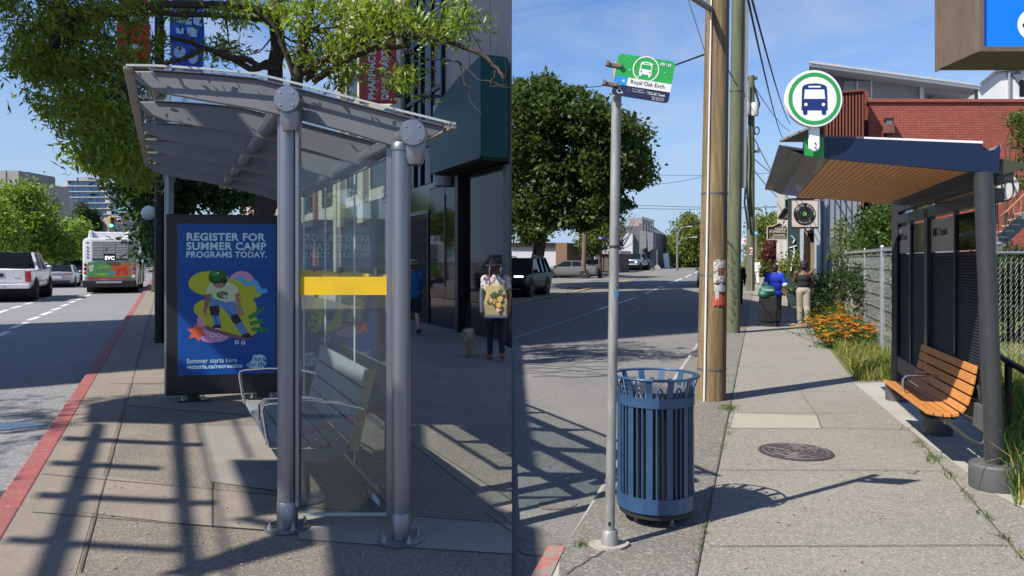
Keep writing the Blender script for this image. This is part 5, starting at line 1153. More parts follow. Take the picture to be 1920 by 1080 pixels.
# ---- bus stop pole and its flag sign
g0 = G(1143,1026); tp = P(1157,118,4.31)
sp = thing('bus_stop_sign', 'green and white route sign clamped on a thin galvanised pole by the kerb', 'bus stop sign', tuple(g0))
MB().tube([g0, tp], .0275, 20).build('pole', m_galv, sp, world=True, smooth=60)
MB().lathe([(.05,0),(.046,.085),(.036,.10)], g0, 20).build('collar', m_galv, sp, world=True, smooth=40)
gm = MB(); gm.prism([g0+Vector((.11*math.cos(a)*(1+.12*math.sin(3*a)), .075*math.sin(a), -.002)) for a in [i*math.pi/9 for i in range(18)]], (0,0,.022)); gm.build('grout', m_patchB, sp, world=True)
MB().lathe([(.0305,-.006),(.0305,.006)], g0.lerp(tp,.62), 16, axis=tp-g0).build('band', m_under, sp, world=True)
MB().obox(g0+Vector((-.005,-.0275,.14)), (.006,0,0), (0,.002,0), (0,0,.010)).build('bolt_hole', m_ink, sp, world=True)
st = MB(); st.add([p for p in [P(1153.5,557,4.245),P(1159.5,557,4.245),P(1159.5,544,4.245),P(1153.5,544,4.245)]], [(0,1,2,3)]); st.build('sticker', M('sticker_blue', (.02,.14,.36), .5, wear=((.5,.55,.6), 60, .6)), sp, world=True)
Zs_ = 4.22; TL, TR, BL = P(1160.5,99.5,Zs_), P(1267,116,Zs_-.03), P(1154.5,178,Zs_)
sx_, sy_ = (TR-TL), (TL-BL); sw, sh = sx_.length, sy_.length; sx_.normalize(); sy_ = (sy_ - sx_*sx_.dot(sy_)).normalized(); sn = sx_.cross(sy_); sc_ = TL + sx_*sw/2 - sy_*sh/2
def SG(u, v, l=0): return TL + sx_*(u*sw) - sy_*(v*sh) + sn*(l*.0008)
pl = MB(); pl.prism([p - sn*.004 for p in rrect(sc_, sx_, sy_, sw, sh, .022)], sn*.004); pln = pl.build('plate', m_sgreen, sp, world=True)
f_ = MB(); k = 6
f_.poly([SG(.235,.735,1),SG(1,.735,1),SG(1,.54,1),SG(.235,.54,1)], 0); f_.poly([SG(0,.735,1),SG(.235,.735,1),SG(.235,.54,1),SG(0,.54,1)], 1)
nv = [SG(0,.735,1)] + [SG(.06-.06*math.cos(a), .93+.07*math.sin(a),1) for a in [i*math.pi/12 for i in range(7)]] + [SG(.94+.06*math.sin(a), .93+.07*math.cos(a),1) for a in [i*math.pi/12 for i in range(7)]] + [SG(1,.735,1)]
f_.poly(nv, 2)
cc = SG(.515,.285,2); ro, ri = .072, .0655
ring = [cc + sx_*ro*math.cos(a) + sy_*ro*math.sin(a) for a in [i*math.pi/20 for i in range(40)]]; rin = [cc + sx_*ri*math.cos(a) + sy_*ri*math.sin(a) for a in [i*math.pi/20 for i in range(40)]]
f_.add(ring+rin, [(i,(i+1)%40,40+(i+1)%40,40+i) for i in range(40)], 0)
busicon(f_, cc, sx_, sy_, .082, 0, 3, 0, .0006)
f_.poly([SG(.385,.46,2),SG(.40,.45,2),SG(.43,.565,2),SG(.425,.565,2)], 0)
def sgt(s, u0, u1, v0, v1, m, bold=0.): lettering(f_, s, SG((u0+u1)/2,(v0+v1)/2,3), sx_, sy_, (u1-u0)*sw, (v1-v0)*sh, 0, m, bold)
sgt('109 133', .745,.935,.075,.145, 0, .03); sgt('6', .145,.195,.595,.665, 0, .03); sgt('Royal Oak Exch', .295,.885,.575,.70, 4, .0)
sgt('Victoria Regional', .34,.55,.775,.805, 0); sgt('Transit Commission', .34,.57,.825,.855, 0); sgt('BC Transit', .735,.92,.80,.86, 0, .02); sgt('bctransit.com', .70,.915,.885,.92, 0); sgt('250 382 6161', .71,.91,.935,.97, 0)
f_.poly([SG(.62,.80,3),SG(.71,.81,3),SG(.72,.825,3),SG(.62,.812,3)], 0); f_.poly([SG(.63,.84,3),SG(.72,.845,3),SG(.72,.86,3),SG(.64,.855,3)], 0); f_.poly([SG(.605,.76,3),SG(.608,.76,3),SG(.608,.86,3),SG(.605,.86,3)], 0)
# wheelchair mark
wc = SG(.125,.885,3); f_.add([wc+sx_*.014*math.cos(a)+sy_*.014*math.sin(a) for a in [2.2+i*math.pi/11 for i in range(17)]]+[wc+sx_*.0105*math.cos(a)+sy_*.0105*math.sin(a) for a in [2.2+i*math.pi/11 for i in range(17)]], [(i,i+1,18+i,17+i) for i in range(16)], 0)
f_.poly([wc+sx_*(-.004+.004*math.cos(a))+sy_*(.031+.004*math.sin(a)) for a in [i*math.pi/5 for i in range(10)]], 0)
for a, b_ in [((-.005,.025),(-.003,.008)),((-.003,.008),(.010,.006)),((.010,.006),(.016,-.010)),((.016,-.010),(.022,-.008)),((-.004,.017),(.008,.016))]:
    A = wc+sx_*a[0]+sy_*a[1]; B = wc+sx_*b_[0]+sy_*b_[1]; d = (B-A).normalized(); q = sn.cross(d)*.0018; f_.poly([A-q,B-q,B+q,A+q], 0)
for i in range(16):
    u, v = rng.uniform(.03,.97), rng.uniform(.06,.95); r = rng.uniform(.0012,.003); f_.poly([SG(u,v,4)+sx_*r*math.cos(a)+sy_*r*math.sin(a) for a in [q*math.pi/3 for q in range(6)]], 0)
f_.build('sign_print', [m_swhite, m_sblue, m_snavy, m_sgreen, m_ink], sp, world=True)
for v in (.30,.76):
    c = SG(-.045, v, 0); q = MB(); q.obox(c + sn*-.01, sx_*.038, sn*.018, sy_*.010); q.obox(c - sx_*.036 + sn*.014, sx_*.009, sn*.016, sy_*.014); q.obox(c + sx_*.034 + sn*.010, sx_*.010, sn*.008, sy_*.010); q.build('clamp', M('rusty_clamp', (.16,.13,.11), .6, metal=.4, var=.3, scale=30), sp, world=True, bevel=.002)

# ---- slatted litter bin
m_bin = M('blue_bin_paint', (.022,.062,.14), .38, metal=.1, var=.12, scale=6, dirt=(.05,.10,.17), dscale=5, damt=.5, wear=((.33,.36,.40), 24, .735), coat=.25)
cB = Vector(((1229-CX)/F*4.78, 4.78, 0)); bn2 = thing('litter_bin', 'round blue slatted steel litter bin with flared rim beside the stop pole', 'litter bin', tuple(cB))
Rb = .236
for z0, z1, nm in ((.095,.185,'lower_band'),(.725,.785,'upper_band')):
    MB().lathe([(Rb-.004,z0),(Rb+.004,z0),(Rb+.004,z1),(Rb-.004,z1),(Rb-.004,z0)], cB, 48).build(nm, m_bin, bn2, world=True, smooth=30)
nb = 12
for i in range(nb):
    a = 2*math.pi*(i+.35)/nb; d = Vector((math.cos(a), math.sin(a), 0)); s = Vector((-d.y, d.x, 0))
    path = [(Rb-.006,.10),(Rb-.006,.78),(Rb-.002,.82),(Rb+.012,.86),(Rb+.024,.893)]
    m = MB()
    for (r0,z0),(r1,z1) in zip(path[:-1], path[1:]):
        A = cB+d*r0+Vector((0,0,z0)); B = cB+d*r1+Vector((0,0,z1)); m.obox((A+B)/2, s*.0195, (B-A)/2*1.02, (B-A).normalized().cross(s)*.003)
    m.build('slat', m_bin, bn2, world=True)
    for o_ in (-.33,.0,.33):
        if o_ == 0: continue
        a2 = a + (2*math.pi/nb)*(.5+o_*.42); d2 = Vector((math.cos(a2), math.sin(a2), 0)); MB().tube([cB+d2*(Rb-.007)+Vector((0,0,.12)), cB+d2*(Rb-.007)+Vector((0,0,.75))], .0062, 8).build('rod', m_bin, bn2, world=True, smooth=60)
    a3 = a + math.pi/nb; lp_ = []
    for j in range(9):
        t = math.pi*j/8; aa = a3 + .075*math.cos(t); lp_.append(cB+Vector((math.cos(aa),math.sin(aa),0))*(Rb-.002)+Vector((0,0,.79+ (.018+.034*math.sin(t) if 0<j<8 else 0))))
    MB().tube(lp_, .006, 8).build('loop', m_bin, bn2, world=True, smooth=60)
MB().tube([cB+Vector((math.cos(a)*(Rb+.026),math.sin(a)*(Rb+.026),.895)) for a in [i*math.pi/32 for i in range(64)]], .0085, 10, closed=True).build('rim', m_bin, bn2, world=True, smooth=60)
MB().lathe([(.205,.11),(.205,.765),(.212,.775),(.200,.775),(.198,.12),(0,.12)], cB, 36).build('liner', M('black_liner', (.012,.012,.013), .6, var=.1), bn2, world=True, smooth=40)
MB().lathe([(.216,.74),(.220,.80),(.205,.812),(.195,.79),(.195,.70)], cB, 30).build('bag_lip', M('grey_bag', (.075,.075,.09), .5, var=.15, bump=.5, bscale=25), bn2, world=True, smooth=60)
MB().lathe([(.0,.06),(.225,.06),(.228,.10),(0,.10)], cB, 36).build('base', m_under, bn2, world=True)
for a in (.5,2.1,3.7,5.2):
    c = cB+Vector((.16*math.cos(a),.16*math.sin(a),0)); MB().lathe([(.022,0),(.022,.012),(.010,.014),(.010,.065)], c, 10).build('foot', m_galv, bn2, world=True)

# ---- utility poles
m_wood = M('treated_timber', (.25,.175,.095), .85, var=.55, scale=5, dirt=(.10,.065,.035), dscale=3.4, damt=.8, stretch=(6,6,.28), bump=1.0, bscale=26, wear=((.06,.04,.025), 9, .685))
m_gwood = M('green_timber', (.115,.125,.075), .85, var=.3, scale=3.5, dirt=(.07,.075,.05), dscale=3, damt=.5, stretch=(5,5,.4), bump=.7, bscale=22)
m_wire = M('black_cable', (.012,.012,.013), .6, var=0)
g1 = G(1333.5,749); wp = thing('utility_pole', 'thick brown timber utility pole with torn flyers, nearest pole by the kerb', 'utility pole', tuple(g1))
Zw = g1.y; tpw = P(1352,-420,Zw); r0 = .165
def pt_(t): return g1.lerp(tpw, t)
mb = MB(); n_ = 40; pts = [pt_(i/n_) for i in range(n_+1)]; mb.tube(pts, [lerp(r0,.115,i/n_) for i in range(n_+1)], 28); mb.build('shaft', m_wood, wp, world=True, smooth=60)
mb = MB()
for z, col in ((0,0),):
    c0_ = g1+Vector((-.115,-.135,0)); mb.tube([c0_, c0_.lerp(tpw+Vector((-.09,-.10,0)), .28), c0_.lerp(tpw+Vector((-.09,-.10,0)), 1)], [.013,.013,.007], 10)
mb.build('conduit', M('grey_conduit', (.55,.55,.54), .5, var=.08), wp, world=True, smooth=60)
for t in (.05,.2,.33): MB().lathe([(lerp(r0,.115,t)+.004,-.012),(lerp(r0,.115,t)+.004,.012)], pt_(t), 28).build('strap', M('dull_strap', (.14,.13,.12), .6, metal=.5), wp, world=True)
MB().tube([P(1340,22,Zw), P(1303,-2,Zw-.5), P(1250,-40,Zw-1.1)], .035, 10).build('lamp_arm', m_galv, wp, world=True, smooth=60)
# curved flyers stuck round the shaft
def flyer(name, x0, x1, y0, y1, mat, off=.004, tear=0):
    mb = MB(); nx, ny = 8, 5; vs = []; r = .163
    for j in range(ny+1):
        for i in range(nx+1):
            px = lerp(x0,x1,i/nx); py = lerp(y0,y1,j/ny) + (rng.uniform(-tear,tear) if j in (0,ny) else 0); z = EYE+(HOR-py)/F*(Zw-.16); cx = pt_((z)/tpw.z).x; dx = (px-CX)/F*(Zw-.12)-cx; dx = max(-.150,min(.150,dx)); vs.append((cx+dx, Zw-math.sqrt(max(.0004,r*r-dx*dx))-off, z))
    mb.add(vs, [(j*(nx+1)+i, j*(nx+1)+i+1, (j+1)*(nx+1)+i+1, (j+1)*(nx+1)+i) for j in range(ny) for i in range(nx)]); o = mb.build(name, mat, wp, world=True); return o
flyer('flyer', 1336,1361,487,531, M('printed_flyer', (.55,.54,.52), .8, var=.15, scale=30, speck=[((.10,.10,.14),.62),((.3,.25,.2),.8)], sscale=40, samt=.8), .004, 1)
flyer('flyer', 1337,1360,533,546, M('torn_flyer', (.50,.50,.50), .8, var=.2, scale=40, speck=[((.12,.15,.25),.7)], sscale=60), .004, 2)
flyer('flyer', 1335,1360,553,573, M('red_flyer', (.50,.09,.055), .8, var=.15, scale=20), .004, 2)
flyer('flyer', 1339,1346,545,561, M('torn_flyer', (.50,.50,.50)), .006, 3); flyer('flyer_print', 1344,1357,502,517, M('flyer_ink', (.18,.09,.05), .8, var=.4, scale=40), .006, 2)
# green pole behind
g2 = G(1374,624); gp = thing('utility_pole', 'greenish weathered utility pole with grey cable guard, just behind the brown pole', 'utility pole', tuple(g2)); Zg = g2.y
tg_ = P(1387,-200,Zg); MB().tube([g2, g2.lerp(tg_,.5), tg_], [.155,.14,.125], 20).build('shaft', m_gwood, gp, world=True, smooth=60)
MB().obox(g2.lerp(tg_,.66)+Vector((.17,-.02,0)), (.055,0,0),(0,.04,0), (tg_-g2)*.33).build('cable_guard', M('grey_guard', (.22,.23,.24), .6, var=.1), gp, world=True)
for t in (.55,.82): MB().lathe([(.15,-.02),(.15,.02)], g2.lerp(tg_,t), 20).build('strap', M('dull_strap', (.14,.13,.12)), gp, world=True)
flyer_ = MB().add([P(1360,565,Zg-.17),P(1370,565,Zg-.17),P(1370,552,Zg-.17),P(1360,552,Zg-.17)], [(0,1,2,3)])
gr_ = MB()
for i in range(14):
    y = 455+i*11; x = 1372+rng.uniform(-6,4); gr_.tube([P(x+4*math.cos(q)*rng.uniform(.5,1), y+4*math.sin(q), Zg-.168) for q in [k_*.8 for k_ in range(7)]], .006, 4)
gr_.build('graffiti', M('graffiti_ink', (.03,.03,.035), .7), gp, world=True)
# distant pole line
def fpole(px, Z, ytop, ybase, r, arms, label, trans=()):
    b = P(px, ybase, Z); t = thing('utility_pole', label, 'utility pole', tuple(b), 0, 'far utility poles'); tp_ = P(px+2, ytop, Z)
    MB().tube([b, tp_], [r, r*.72], 12).build('shaft', m_gwood, t, world=True, smooth=60)
    for y, x0, x1 in arms:
        a = P(x0,y,Z); c = P(x1,y,Z); MB().bar(a, c, .09, .11).build('crossarm', m_gwood, t, world=True)
        for q in (.08,.5,.92): MB().lathe([(.04,0),(.05,.08),(.02,.16)], a.lerp(c,q)+Vector((0,0,.05)), 8).build('insulator', m_galv, t, world=True)
    for x, y0, y1, w in trans:
        a = P(x,y1,Z-.3); hh = (y1-y0)/F*Z; MB().lathe([(.0,0),(w*.9,0.02),(w,.1),(w,hh-.08),(w*.8,hh),(.0,hh+.03)], a, 16).build('transformer', M('transformer_grey', (.45,.46,.46), .5, var=.1), t, world=True, smooth=40)
    return t
fp_ = fpole(1407,36,142,545,.20,[(147,1393,1420),(284,1390,1424)],'green utility pole with two grey transformers further up the pavement',[(1399.5,190,217,.17),(1415,193,218,.18)])
MB().tube([P(1419+4.5*math.cos(a),245+7*math.sin(a),35.6) for a in [i*math.pi/8 for i in range(16)]], .03, 6, closed=True).build('cable_coil', m_wire, fp_, world=True)
for pts in ([(1400,150),(1398,220),(1401,300),(1396,380),(1403,430)],[(1401,280),(1399,330),(1403,395)],[(1413,160),(1424,195),(1418,215)]): MB().tube([P(x,y,35.7) for x,y in pts], .045, 6).build('cable', m_wire, fp_, world=True, smooth=60)
fpole(1405,75,355,520,.17,[(358,1396,1412),(372,1397,1411)],'thin utility pole far up the pavement behind the no parking signs')
fpole(1416,60,405,520,.10,[(392,1408,1426)],'slim grey pole far up the pavement left of the round shrub')
# overhead wires, each its own cable
for i, (a, b, sag) in enumerate([((1289,-6,9.5),(1325,108,9.0),0.0),((1060,158,34),(1324,101,9.0),.25),((1408,-8,14),(1482,232,60),.4),((1401,-8,14),(1470,262,60),.5),((1407,150,36),(1480,246,70),.3),
   ((1180,384,70),(1475,388,70),.12),((1180,390,72),(1475,386,72),.2),((1205,345,80),(1330,327,80),.3),((1190,326,85),(1475,322,85),.3),((1400,285,36),(1520,352,60),.5),((1400,300,36),(1500,395,62),.5),((1416,262,36),(1476,360,60),.3),((1400,185,36),(1365,130,17),.1),((1400,240,36),(1376,150,17),.2)]):
    A, B = P(*a), P(*b); n_ = 12; mb = MB(); rr_ = .006 if max(a[2],b[2]) < 15 else (.012 if max(a[2],b[2]) < 40 else .022)
    mb.tube([A.lerp(B,t)-Vector((0,0,sag*4*t*(1-t))) for t in [k/n_ for k in range(n_+1)]], rr_, 5)
    tag(mb.build('overhead_wire', m_wire), 'thin black overhead wire strung between the utility poles', 'wire', 'overhead wires')

# ---- right-hand shelter
m_char = M('charcoal_paint', (.045,.047,.052), .42, metal=.3, var=.12, scale=3, dirt=(.06,.06,.063), dscale=3, damt=.4, coat=.15)
m_ped = M('grey_pedestal', (.085,.085,.09), .6, var=.12, scale=4, bump=.05)
m_navy = M('navy_fascia', (.008,.017,.052), .4, var=.08, scale=3, wear=((.3,.32,.36), 26, .775))
m_mesh = M('black_slat_screen', (.016,.016,.017), .55, var=.1)
m_tim = M('cedar_soffit', (.56,.27,.10), .55, var=.25, scale=2.5, stretch=(1,12,1), dirt=(.42,.18,.06), dscale=4, damt=.5)
VB = .298
def BX(a, s, z): return Vector((3.435 + a + VB*s, 5.42 + s, z))       # a: across to the right, s: along the pavement
sb = thing('bus_shelter', 'charcoal steel bus shelter with cedar soffit and navy fascia on the right pavement', 'bus shelter', tuple(BX(-.03,0,0)))
for s in (0.0,):
    c = BX(-.03,0,0); MB().lathe([(.155,0),(.16,.01),(.16,.165),(.15,.178),(.0,.178)], c, 36).build('pedestal', m_ped, sb, world=True, smooth=35)
    MB().tube([c+Vector((0,0,.16)), BX(-.135,-.08,2.22)], .060, 28).build('post', m_char, sb, world=True, smooth=60)
    for z in (.42,.46): MB().ball(c+Vector((-.005,-.062,z)), .008, 8, 6).build('bolt', m_galv, sb, world=True)
for s, r in ((1.70,.125),(3.42,.14)):
    MB().lathe([(r,0),(r+.004,.01),(r+.004,.20),(r-.006,.21),(0,.21)], BX(.0,s,0), 30).build('pedestal', m_ped, sb, world=True, smooth=35)
MB().box(*[q for q in (BX(0,3.42,0).x-.06, BX(0,3.42,0).x+.06)], 5.42+3.36, 5.42+3.48, .2, 2.3).build('post', m_char, sb, world=True, bevel=.008)
def BB(name, s0, s1, a0, a1, z0, z1, mat, par=None, bevel=.004):
    mb = MB(); mb.add([BX(a0,s0,z0),BX(a1,s0,z0),BX(a1,s1,z0),BX(a0,s1,z0),BX(a0,s0,z1),BX(a1,s0,z1),BX(a1,s1,z1),BX(a0,s1,z1)], [(3,2,1,0),(4,5,6,7),(0,1,5,4),(1,2,6,5),(2,3,7,6),(3,0,4,7)])
    return mb.build(name, mat, par or sb, world=True, bevel=bevel)
BB('rail', .05,3.40,-.035,.035,.34,.52,m_ped); BB('rail', .02,3.44,-.04,.05,2.02,2.12,m_char); BB('mullion', 1.92,2.05,-.04,.04,.5,2.10,m_char); BB('beam', -.05,3.5,-.03,.09,2.16,2.26,m_char)
BB('clerestory', .05,3.38,.0,.01,2.12,2.17,glass('clerestory_glass',(.5,.55,.5)))
for s0, s1 in ((.12,1.92),(2.05,3.38)):
    mid = lerp(s0,s1,.52)
    for q0, q1, wh in ((s0+.02,mid-.02,False),(mid+.02,s1-.02,True)):
        scn = MB(); z = .54
        while z < 1.66:
            scn.add([BX(-.012,q0,z),BX(-.012,q1,z),BX(.002,q1,z+.021),BX(.002,q0,z+.021),BX(.004,q0,z+.002),BX(.004,q1,z+.002)], [(0,1,2,3),(0,1,5,4)]); z += .024
        scn.build('slat_screen', m_mesh, sb, world=True); BB('backing', q0,q1,.012,.016,.53,1.68,m_under,bevel=0)
        if wh:
            p_ = BB('notice', q0,q1,-.004,.004,1.69,1.99,M('grey_notice', (.38,.35,.34), .5, var=.06),bevel=0)
            lt = MB(); c = BX(-.0065,(q0+q1)/2,1.87); ey_ = Vector((0,0,1)); ex2 = Vector((-VB,-1,0)).normalized(); lettering(lt, 'BC Transit', c - ex2*.06, ex2, ey_, (q1-q0)*.55, .07, 0, 0, .02); lt.poly([c-ex2*.36+ey_*.03, c-ex2*.36-ey_*.03, c-ex2*.25-ey_*.045, c-ex2*.25+ey_*.045]); lt.build('lettering', m_ink, p_, world=True)
        else: BB('dark_pane', q0,q1,-.004,.004,1.69,1.99,m_shop,bevel=0)
    BB('frame_bar', mid-.02,mid+.02,-.022,.02,.52,2.02,m_char); BB('frame_bar', s0-.01,s0+.02,-.022,.02,.52,2.02,m_char); BB('frame_bar', s1-.02,s1+.01,-.022,.02,.52,2.02,m_char)
# roof: folded deck, cedar soffit, navy end fascia
Zn, Zf = 5.36, 8.5
def rp(px, py): return P(px, py, Zn)
sh_ = Vector((VB*(Zf-Zn), Zf-Zn, 0))
def slab(name, pts, mat, thick, bevel=.004):       # pts in the near plane; swept along the shelter
    mb = MB(); A = [rp(*p) for p in pts]; n = len(A); mb.prism(A, sh_); return mb.build(name, mat, sb, world=True, bevel=bevel)
slab('roof_deck', [(1512,262),(1842,273),(1858,283),(1868,310),(1830,313),(1556,291),(1512,284)], m_char, 0)
slab('soffit_edge', [(1509,285),(1555,292),(1556,297),(1508,291)], m_char, 0); slab('soffit_edge', [(1822,315),(1872,318),(1873,324),(1822,320)], m_char, 0)
slab('eave_fascia', [(1460,271),(1509,279),(1509,284),(1461,277)], m_char, 0)
MB().prism([rp(1462,270),rp(1509,278),rp(1509,291),rp(1480,291),rp(1446,360)+Vector((0,.15,0))], (0,.02,0))
nsl = 22
for i in range(nsl):
    x0 = lerp(1557,1822,i/nsl); x1 = lerp(1557,1822,(i+.86)/nsl); y0 = lerp(297.5,320,i/nsl); y1 = lerp(297.5,320,(i+.86)/nsl)
    slab('soffit_board', [(x0,y0),(x1,y1),(x1,y1-3),(x0,y0-3)], m_tim, 0, 0)
fz = Zn-.03
def FP(px,py): return P(px,py,fz)
MB().prism([FP(1508,256),FP(1843,268.5),FP(1843,283),FP(1866,282),FP(1876,271),FP(1874,326),FP(1830,323),FP(1553,298),FP(1508,291)], (0,.028,0)).build('end_fascia', m_navy, sb, world=True, bevel=.003)
MB().prism([P(1508.5,256.5,fz-.003),P(1545,258,fz-.003),P(1545,296.5,fz-.003),P(1508.5,291,fz-.003)], (0,.002,0)).build('green_corner', m_sgreen, sb, world=True)
MB().prism([FP(1510,252.5),FP(1620,256.5),FP(1620,260),FP(1510,256)], (0,.03,0)).build('top_trim', m_ped, sb, world=True); MB().prism([FP(1620,256.5),FP(1843,264.5),FP(1843,269),FP(1620,260)], (0,.03,0)).build('top_trim', m_iwhite, sb, world=True)
MB().prism([rp(1860,281),rp(1877,270),rp(1877,284)], sh_).build('gutter', m_galv, sb, world=True)
MB().prism([rp(1877,298),rp(1935,308),rp(1935,311),rp(1873,330)], sh_*.9).build('rear_eave', M('olive_soffit', (.05,.055,.03), .6, var=.1), sb, world=True)
for i in range(4):
    q = sh_*(.1+.26*i); MB().bar(rp(1462,271)+q, rp(1509,279)+q, .012, .03).build('eave_rib', m_char, sb, world=True)
# sloping outer eave plate
MB().add([rp(1462,272),rp(1508,291),rp(1508,291)+sh_,rp(1462,272)+sh_,rp(1455,312),rp(1500,322)], [(0,1,2,3)]).build('eave_plate', m_char, sb, world=True)
# round bus sign on the roof corner
rsn = thing('round_bus_sign', 'round white sign with green ring and navy bus on the roof corner of the shelter', 'sign', tuple(P(1528,282,5.27)))
cR = P(1527,185,5.23); rR = .194
MB().lathe([(rR-.004,0),(rR,.004),(rR,.036),(rR-.004,.04),(0,.04)], cR+Vector((0,.04,0)), 56, axis=(0,-1,0)).build('disc', m_iwhite, rsn, world=True, smooth=35)
rg = MB(); nn_ = 64; o1 = [cR+Vector((.1776*math.cos(a),-.0015,.1776*math.sin(a))) for a in [i*2*math.pi/nn_ for i in range(nn_)]]; o2 = [cR+Vector((.1515*math.cos(a),-.0015,.1515*math.sin(a))) for a in [i*2*math.pi/nn_ for i in range(nn_)]]
rg.add(o1+o2, [(i,(i+1)%nn_,nn_+(i+1)%nn_,nn_+i) for i in range(nn_)]); rg.build('green_ring', m_igreen, rsn, world=True)
ic = MB(); busicon(ic, cR+Vector((0,-.002,-.002)), (1,0,0), (0,0,1), .2125, 0, 1, 0, .0012); ic.build('bus_symbol', [m_icon, m_iwhite], rsn, world=True)
br = MB(); cb = P(1528,259,5.262); br.prism([Vector((p.x, cb.y, p.z)) for p in rrect(cb, (1,0,0), (0,0,1), .07, .18, .034)], (0,.035,0)); br.build('bracket', m_iwhite, rsn, world=True, bevel=.006)
for y_ in (268,276): MB().ball(P(1528.5,y_,5.258), .0065, 8, 6).build('bolt', m_galv, rsn, world=True)
# cedar bench
m_ced = M('oiled_cedar', (.50,.21,.055), .45, var=.18, scale=3, stretch=(14,1.2,14), dirt=(.36,.14,.04), dscale=5, damt=.45, bump=.1, bscale=40, coat=.1)
b2_ = thing('bench', 'orange cedar slat bench with curved back in the charcoal shelter', 'bench', (3.42,6.6,0))
ub = Vector((.262,.965,0)); wb = Vector((.965,-.262,0)); b0 = Vector((3.195,5.93,0)); Lb2 = 1.62
def BQ(a, s, z): return b0 + wb*a*.80 + ub*s + Vector((0,0,z))
prof = [(0.0,.452),(.078,.440),(.156,.432),(.226,.432),(.292,.446)]; bk = [(.338,.500),(.368,.578),(.392,.658),(.410,.740)]
allp = prof + bk + [(.424,.812)]
for i in range(len(allp)-1):
    (a0,z0),(a1,z1) = allp[i], allp[i+1]; d = Vector((a1-a0, z1-z0)); n2 = Vector((d.y,-d.x)).normalized()*.030; g_ = .07
    p0 = (a0+d.x*g_, z0+d.y*g_); p1 = (a1-d.x*g_, z1-d.y*g_)
    q = [BQ(p0[0],0,p0[1]), BQ(p1[0],0,p1[1]), BQ(p1[0]+n2.x,0,p1[1]+n2.y), BQ(p0[0]+n2.x,0,p0[1]+n2.y)]
    MB().prism(q, ub*Lb2).build('seat_slat' if i < 5 else 'back_slat', m_ced, b2_, world=True, bevel=.005)
for s in (.30,1.32):
    MB().tube([BQ(.02,s,.40),BQ(.10,s,.34),BQ(.30,s,.33),BQ(.42,s,.40),BQ(.47,s,.60),BQ(.47,s,.72)], .018, 10).build('frame_tube', m_char, b2_, world=True, smooth=60)
MB().tube([BQ(.20,-.02,.36),BQ(.34,-.05,.26),BQ(.45,-.06,.22),BQ(.49,-.05,.25),BQ(.50,-.02,.42),BQ(.455,.0,.66)], .017, 10).build('frame_tube', m_char, b2_, world=True, smooth=60)
MB().tube([BQ(.04,.86,.448),BQ(.02,.86,.50),BQ(.025,.86,.565),BQ(.06,.86,.595),BQ(.22,.86,.605),BQ(.36,.86,.60),BQ(.40,.86,.55),BQ(.37,.86,.50)], .012, 10).build('armrest', m_pol, b2_, world=True, smooth=60)
MB().bar(BQ(.20,-.02,.37), BQ(.20,Lb2-.05,.37), .05, .04).build('bearer', m_char, b2_, world=True)
# manhole cover
cM = G(1492,848); mh = thing('manhole_cover', 'round cast iron manhole cover with ring pattern set in the pavement', 'manhole cover', tuple(cM))
m_cast = M('cast_iron', (.075,.062,.062), .6, metal=.4, var=.25, scale=12)
MB().lathe([(.30,.0),(.30,.009),(.285,.011),(0,.0105)], cM, 48).build('plate', m_cast, mh, world=True)
rm = MB()
for r in (.06,.11,.16,.21,.26):
    for j in range(4):
        a0 = j*math.pi/2 + (.2 if int(r*100) % 2 else .9); rm.tube([cM+Vector((r*math.cos(a0+t),r*math.sin(a0+t),.012)) for t in [k_*1.25/8 for k_ in range(9)]], .0045, 5)
for a in (.4,2.5,4.4): rm.tube([cM+Vector((.05*math.cos(a),.05*math.sin(a),.012)), cM+Vector((.25*math.cos(a),.25*math.sin(a),.012))], .004, 5)
lettering(rm, 'TELUS', cM+Vector((0,.235,.0125)), (1,0,0), (0,1,0), .12, .028, 0, 0, .03)
rm.build('raised_rings', M('worn_iron', (.17,.15,.145), .7, metal=.2, var=.2), mh, world=True)
# blue box sign overhead at the right edge
bx_ = thing('box_sign', 'large blue box sign with brown metal frame at the top right corner', 'sign', (5.0,6.2,0))
Zb0, Zb1 = 6.0, 6.57; xl = (1832-CX)/F*6.0; zb_ = EYE+(HOR-98)/F*6.0
m_brn = M('brown_metal_frame', (.155,.115,.085), .55, metal=.2, var=.2, scale=4, dirt=(.10,.08,.065), dscale=5, damt=.6, wear=((.5,.47,.42), 16, .76), stretch=(2,2,.6))
x2, z2 = xl+1.9, zb_+1.75
MB().box(xl,x2,Zb0+.012,Zb1,zb_,z2).build('cabinet', m_brn, bx_, world=True, bevel=.004)
for a in ((xl,xl+.045,zb_,z2),(x2-.045,x2,zb_,z2)): MB().box(a[0],a[1],Zb0-.02,Zb0+.012,a[2],a[3]).build('frame_bar', m_brn, bx_, world=True, bevel=.003)
for a in ((zb_,zb_+.042),(z2-.042,z2)): MB().box(xl+.045,x2-.045,Zb0-.02,Zb0+.012,a[0],a[1]).build('frame_bar', m_brn, bx_, world=True, bevel=.003)
MB().box(xl+.045,x2-.045,Zb0+.004,Zb0+.0118,zb_+.042,z2-.042).build('face', M('bright_blue_face', (.005,.18,.80), .25, var=.03, wear=((.55,.6,.7), 30, .79)), bx_, world=True)
MB().box(xl-.012,xl,Zb1-.04,Zb1+.01,zb_-.012,z2).build('back_edge', m_brn, bx_, world=True)
dk_ = MB(); c = P(1938,46,6.0)+Vector((0,.002,0)); dk_.poly([c+Vector((.125*math.cos(a),0,.125*math.sin(a))) for a in [i*math.pi/18 for i in range(36)]]); dk_.build('white_disc', m_iwhite, bx_, world=True)
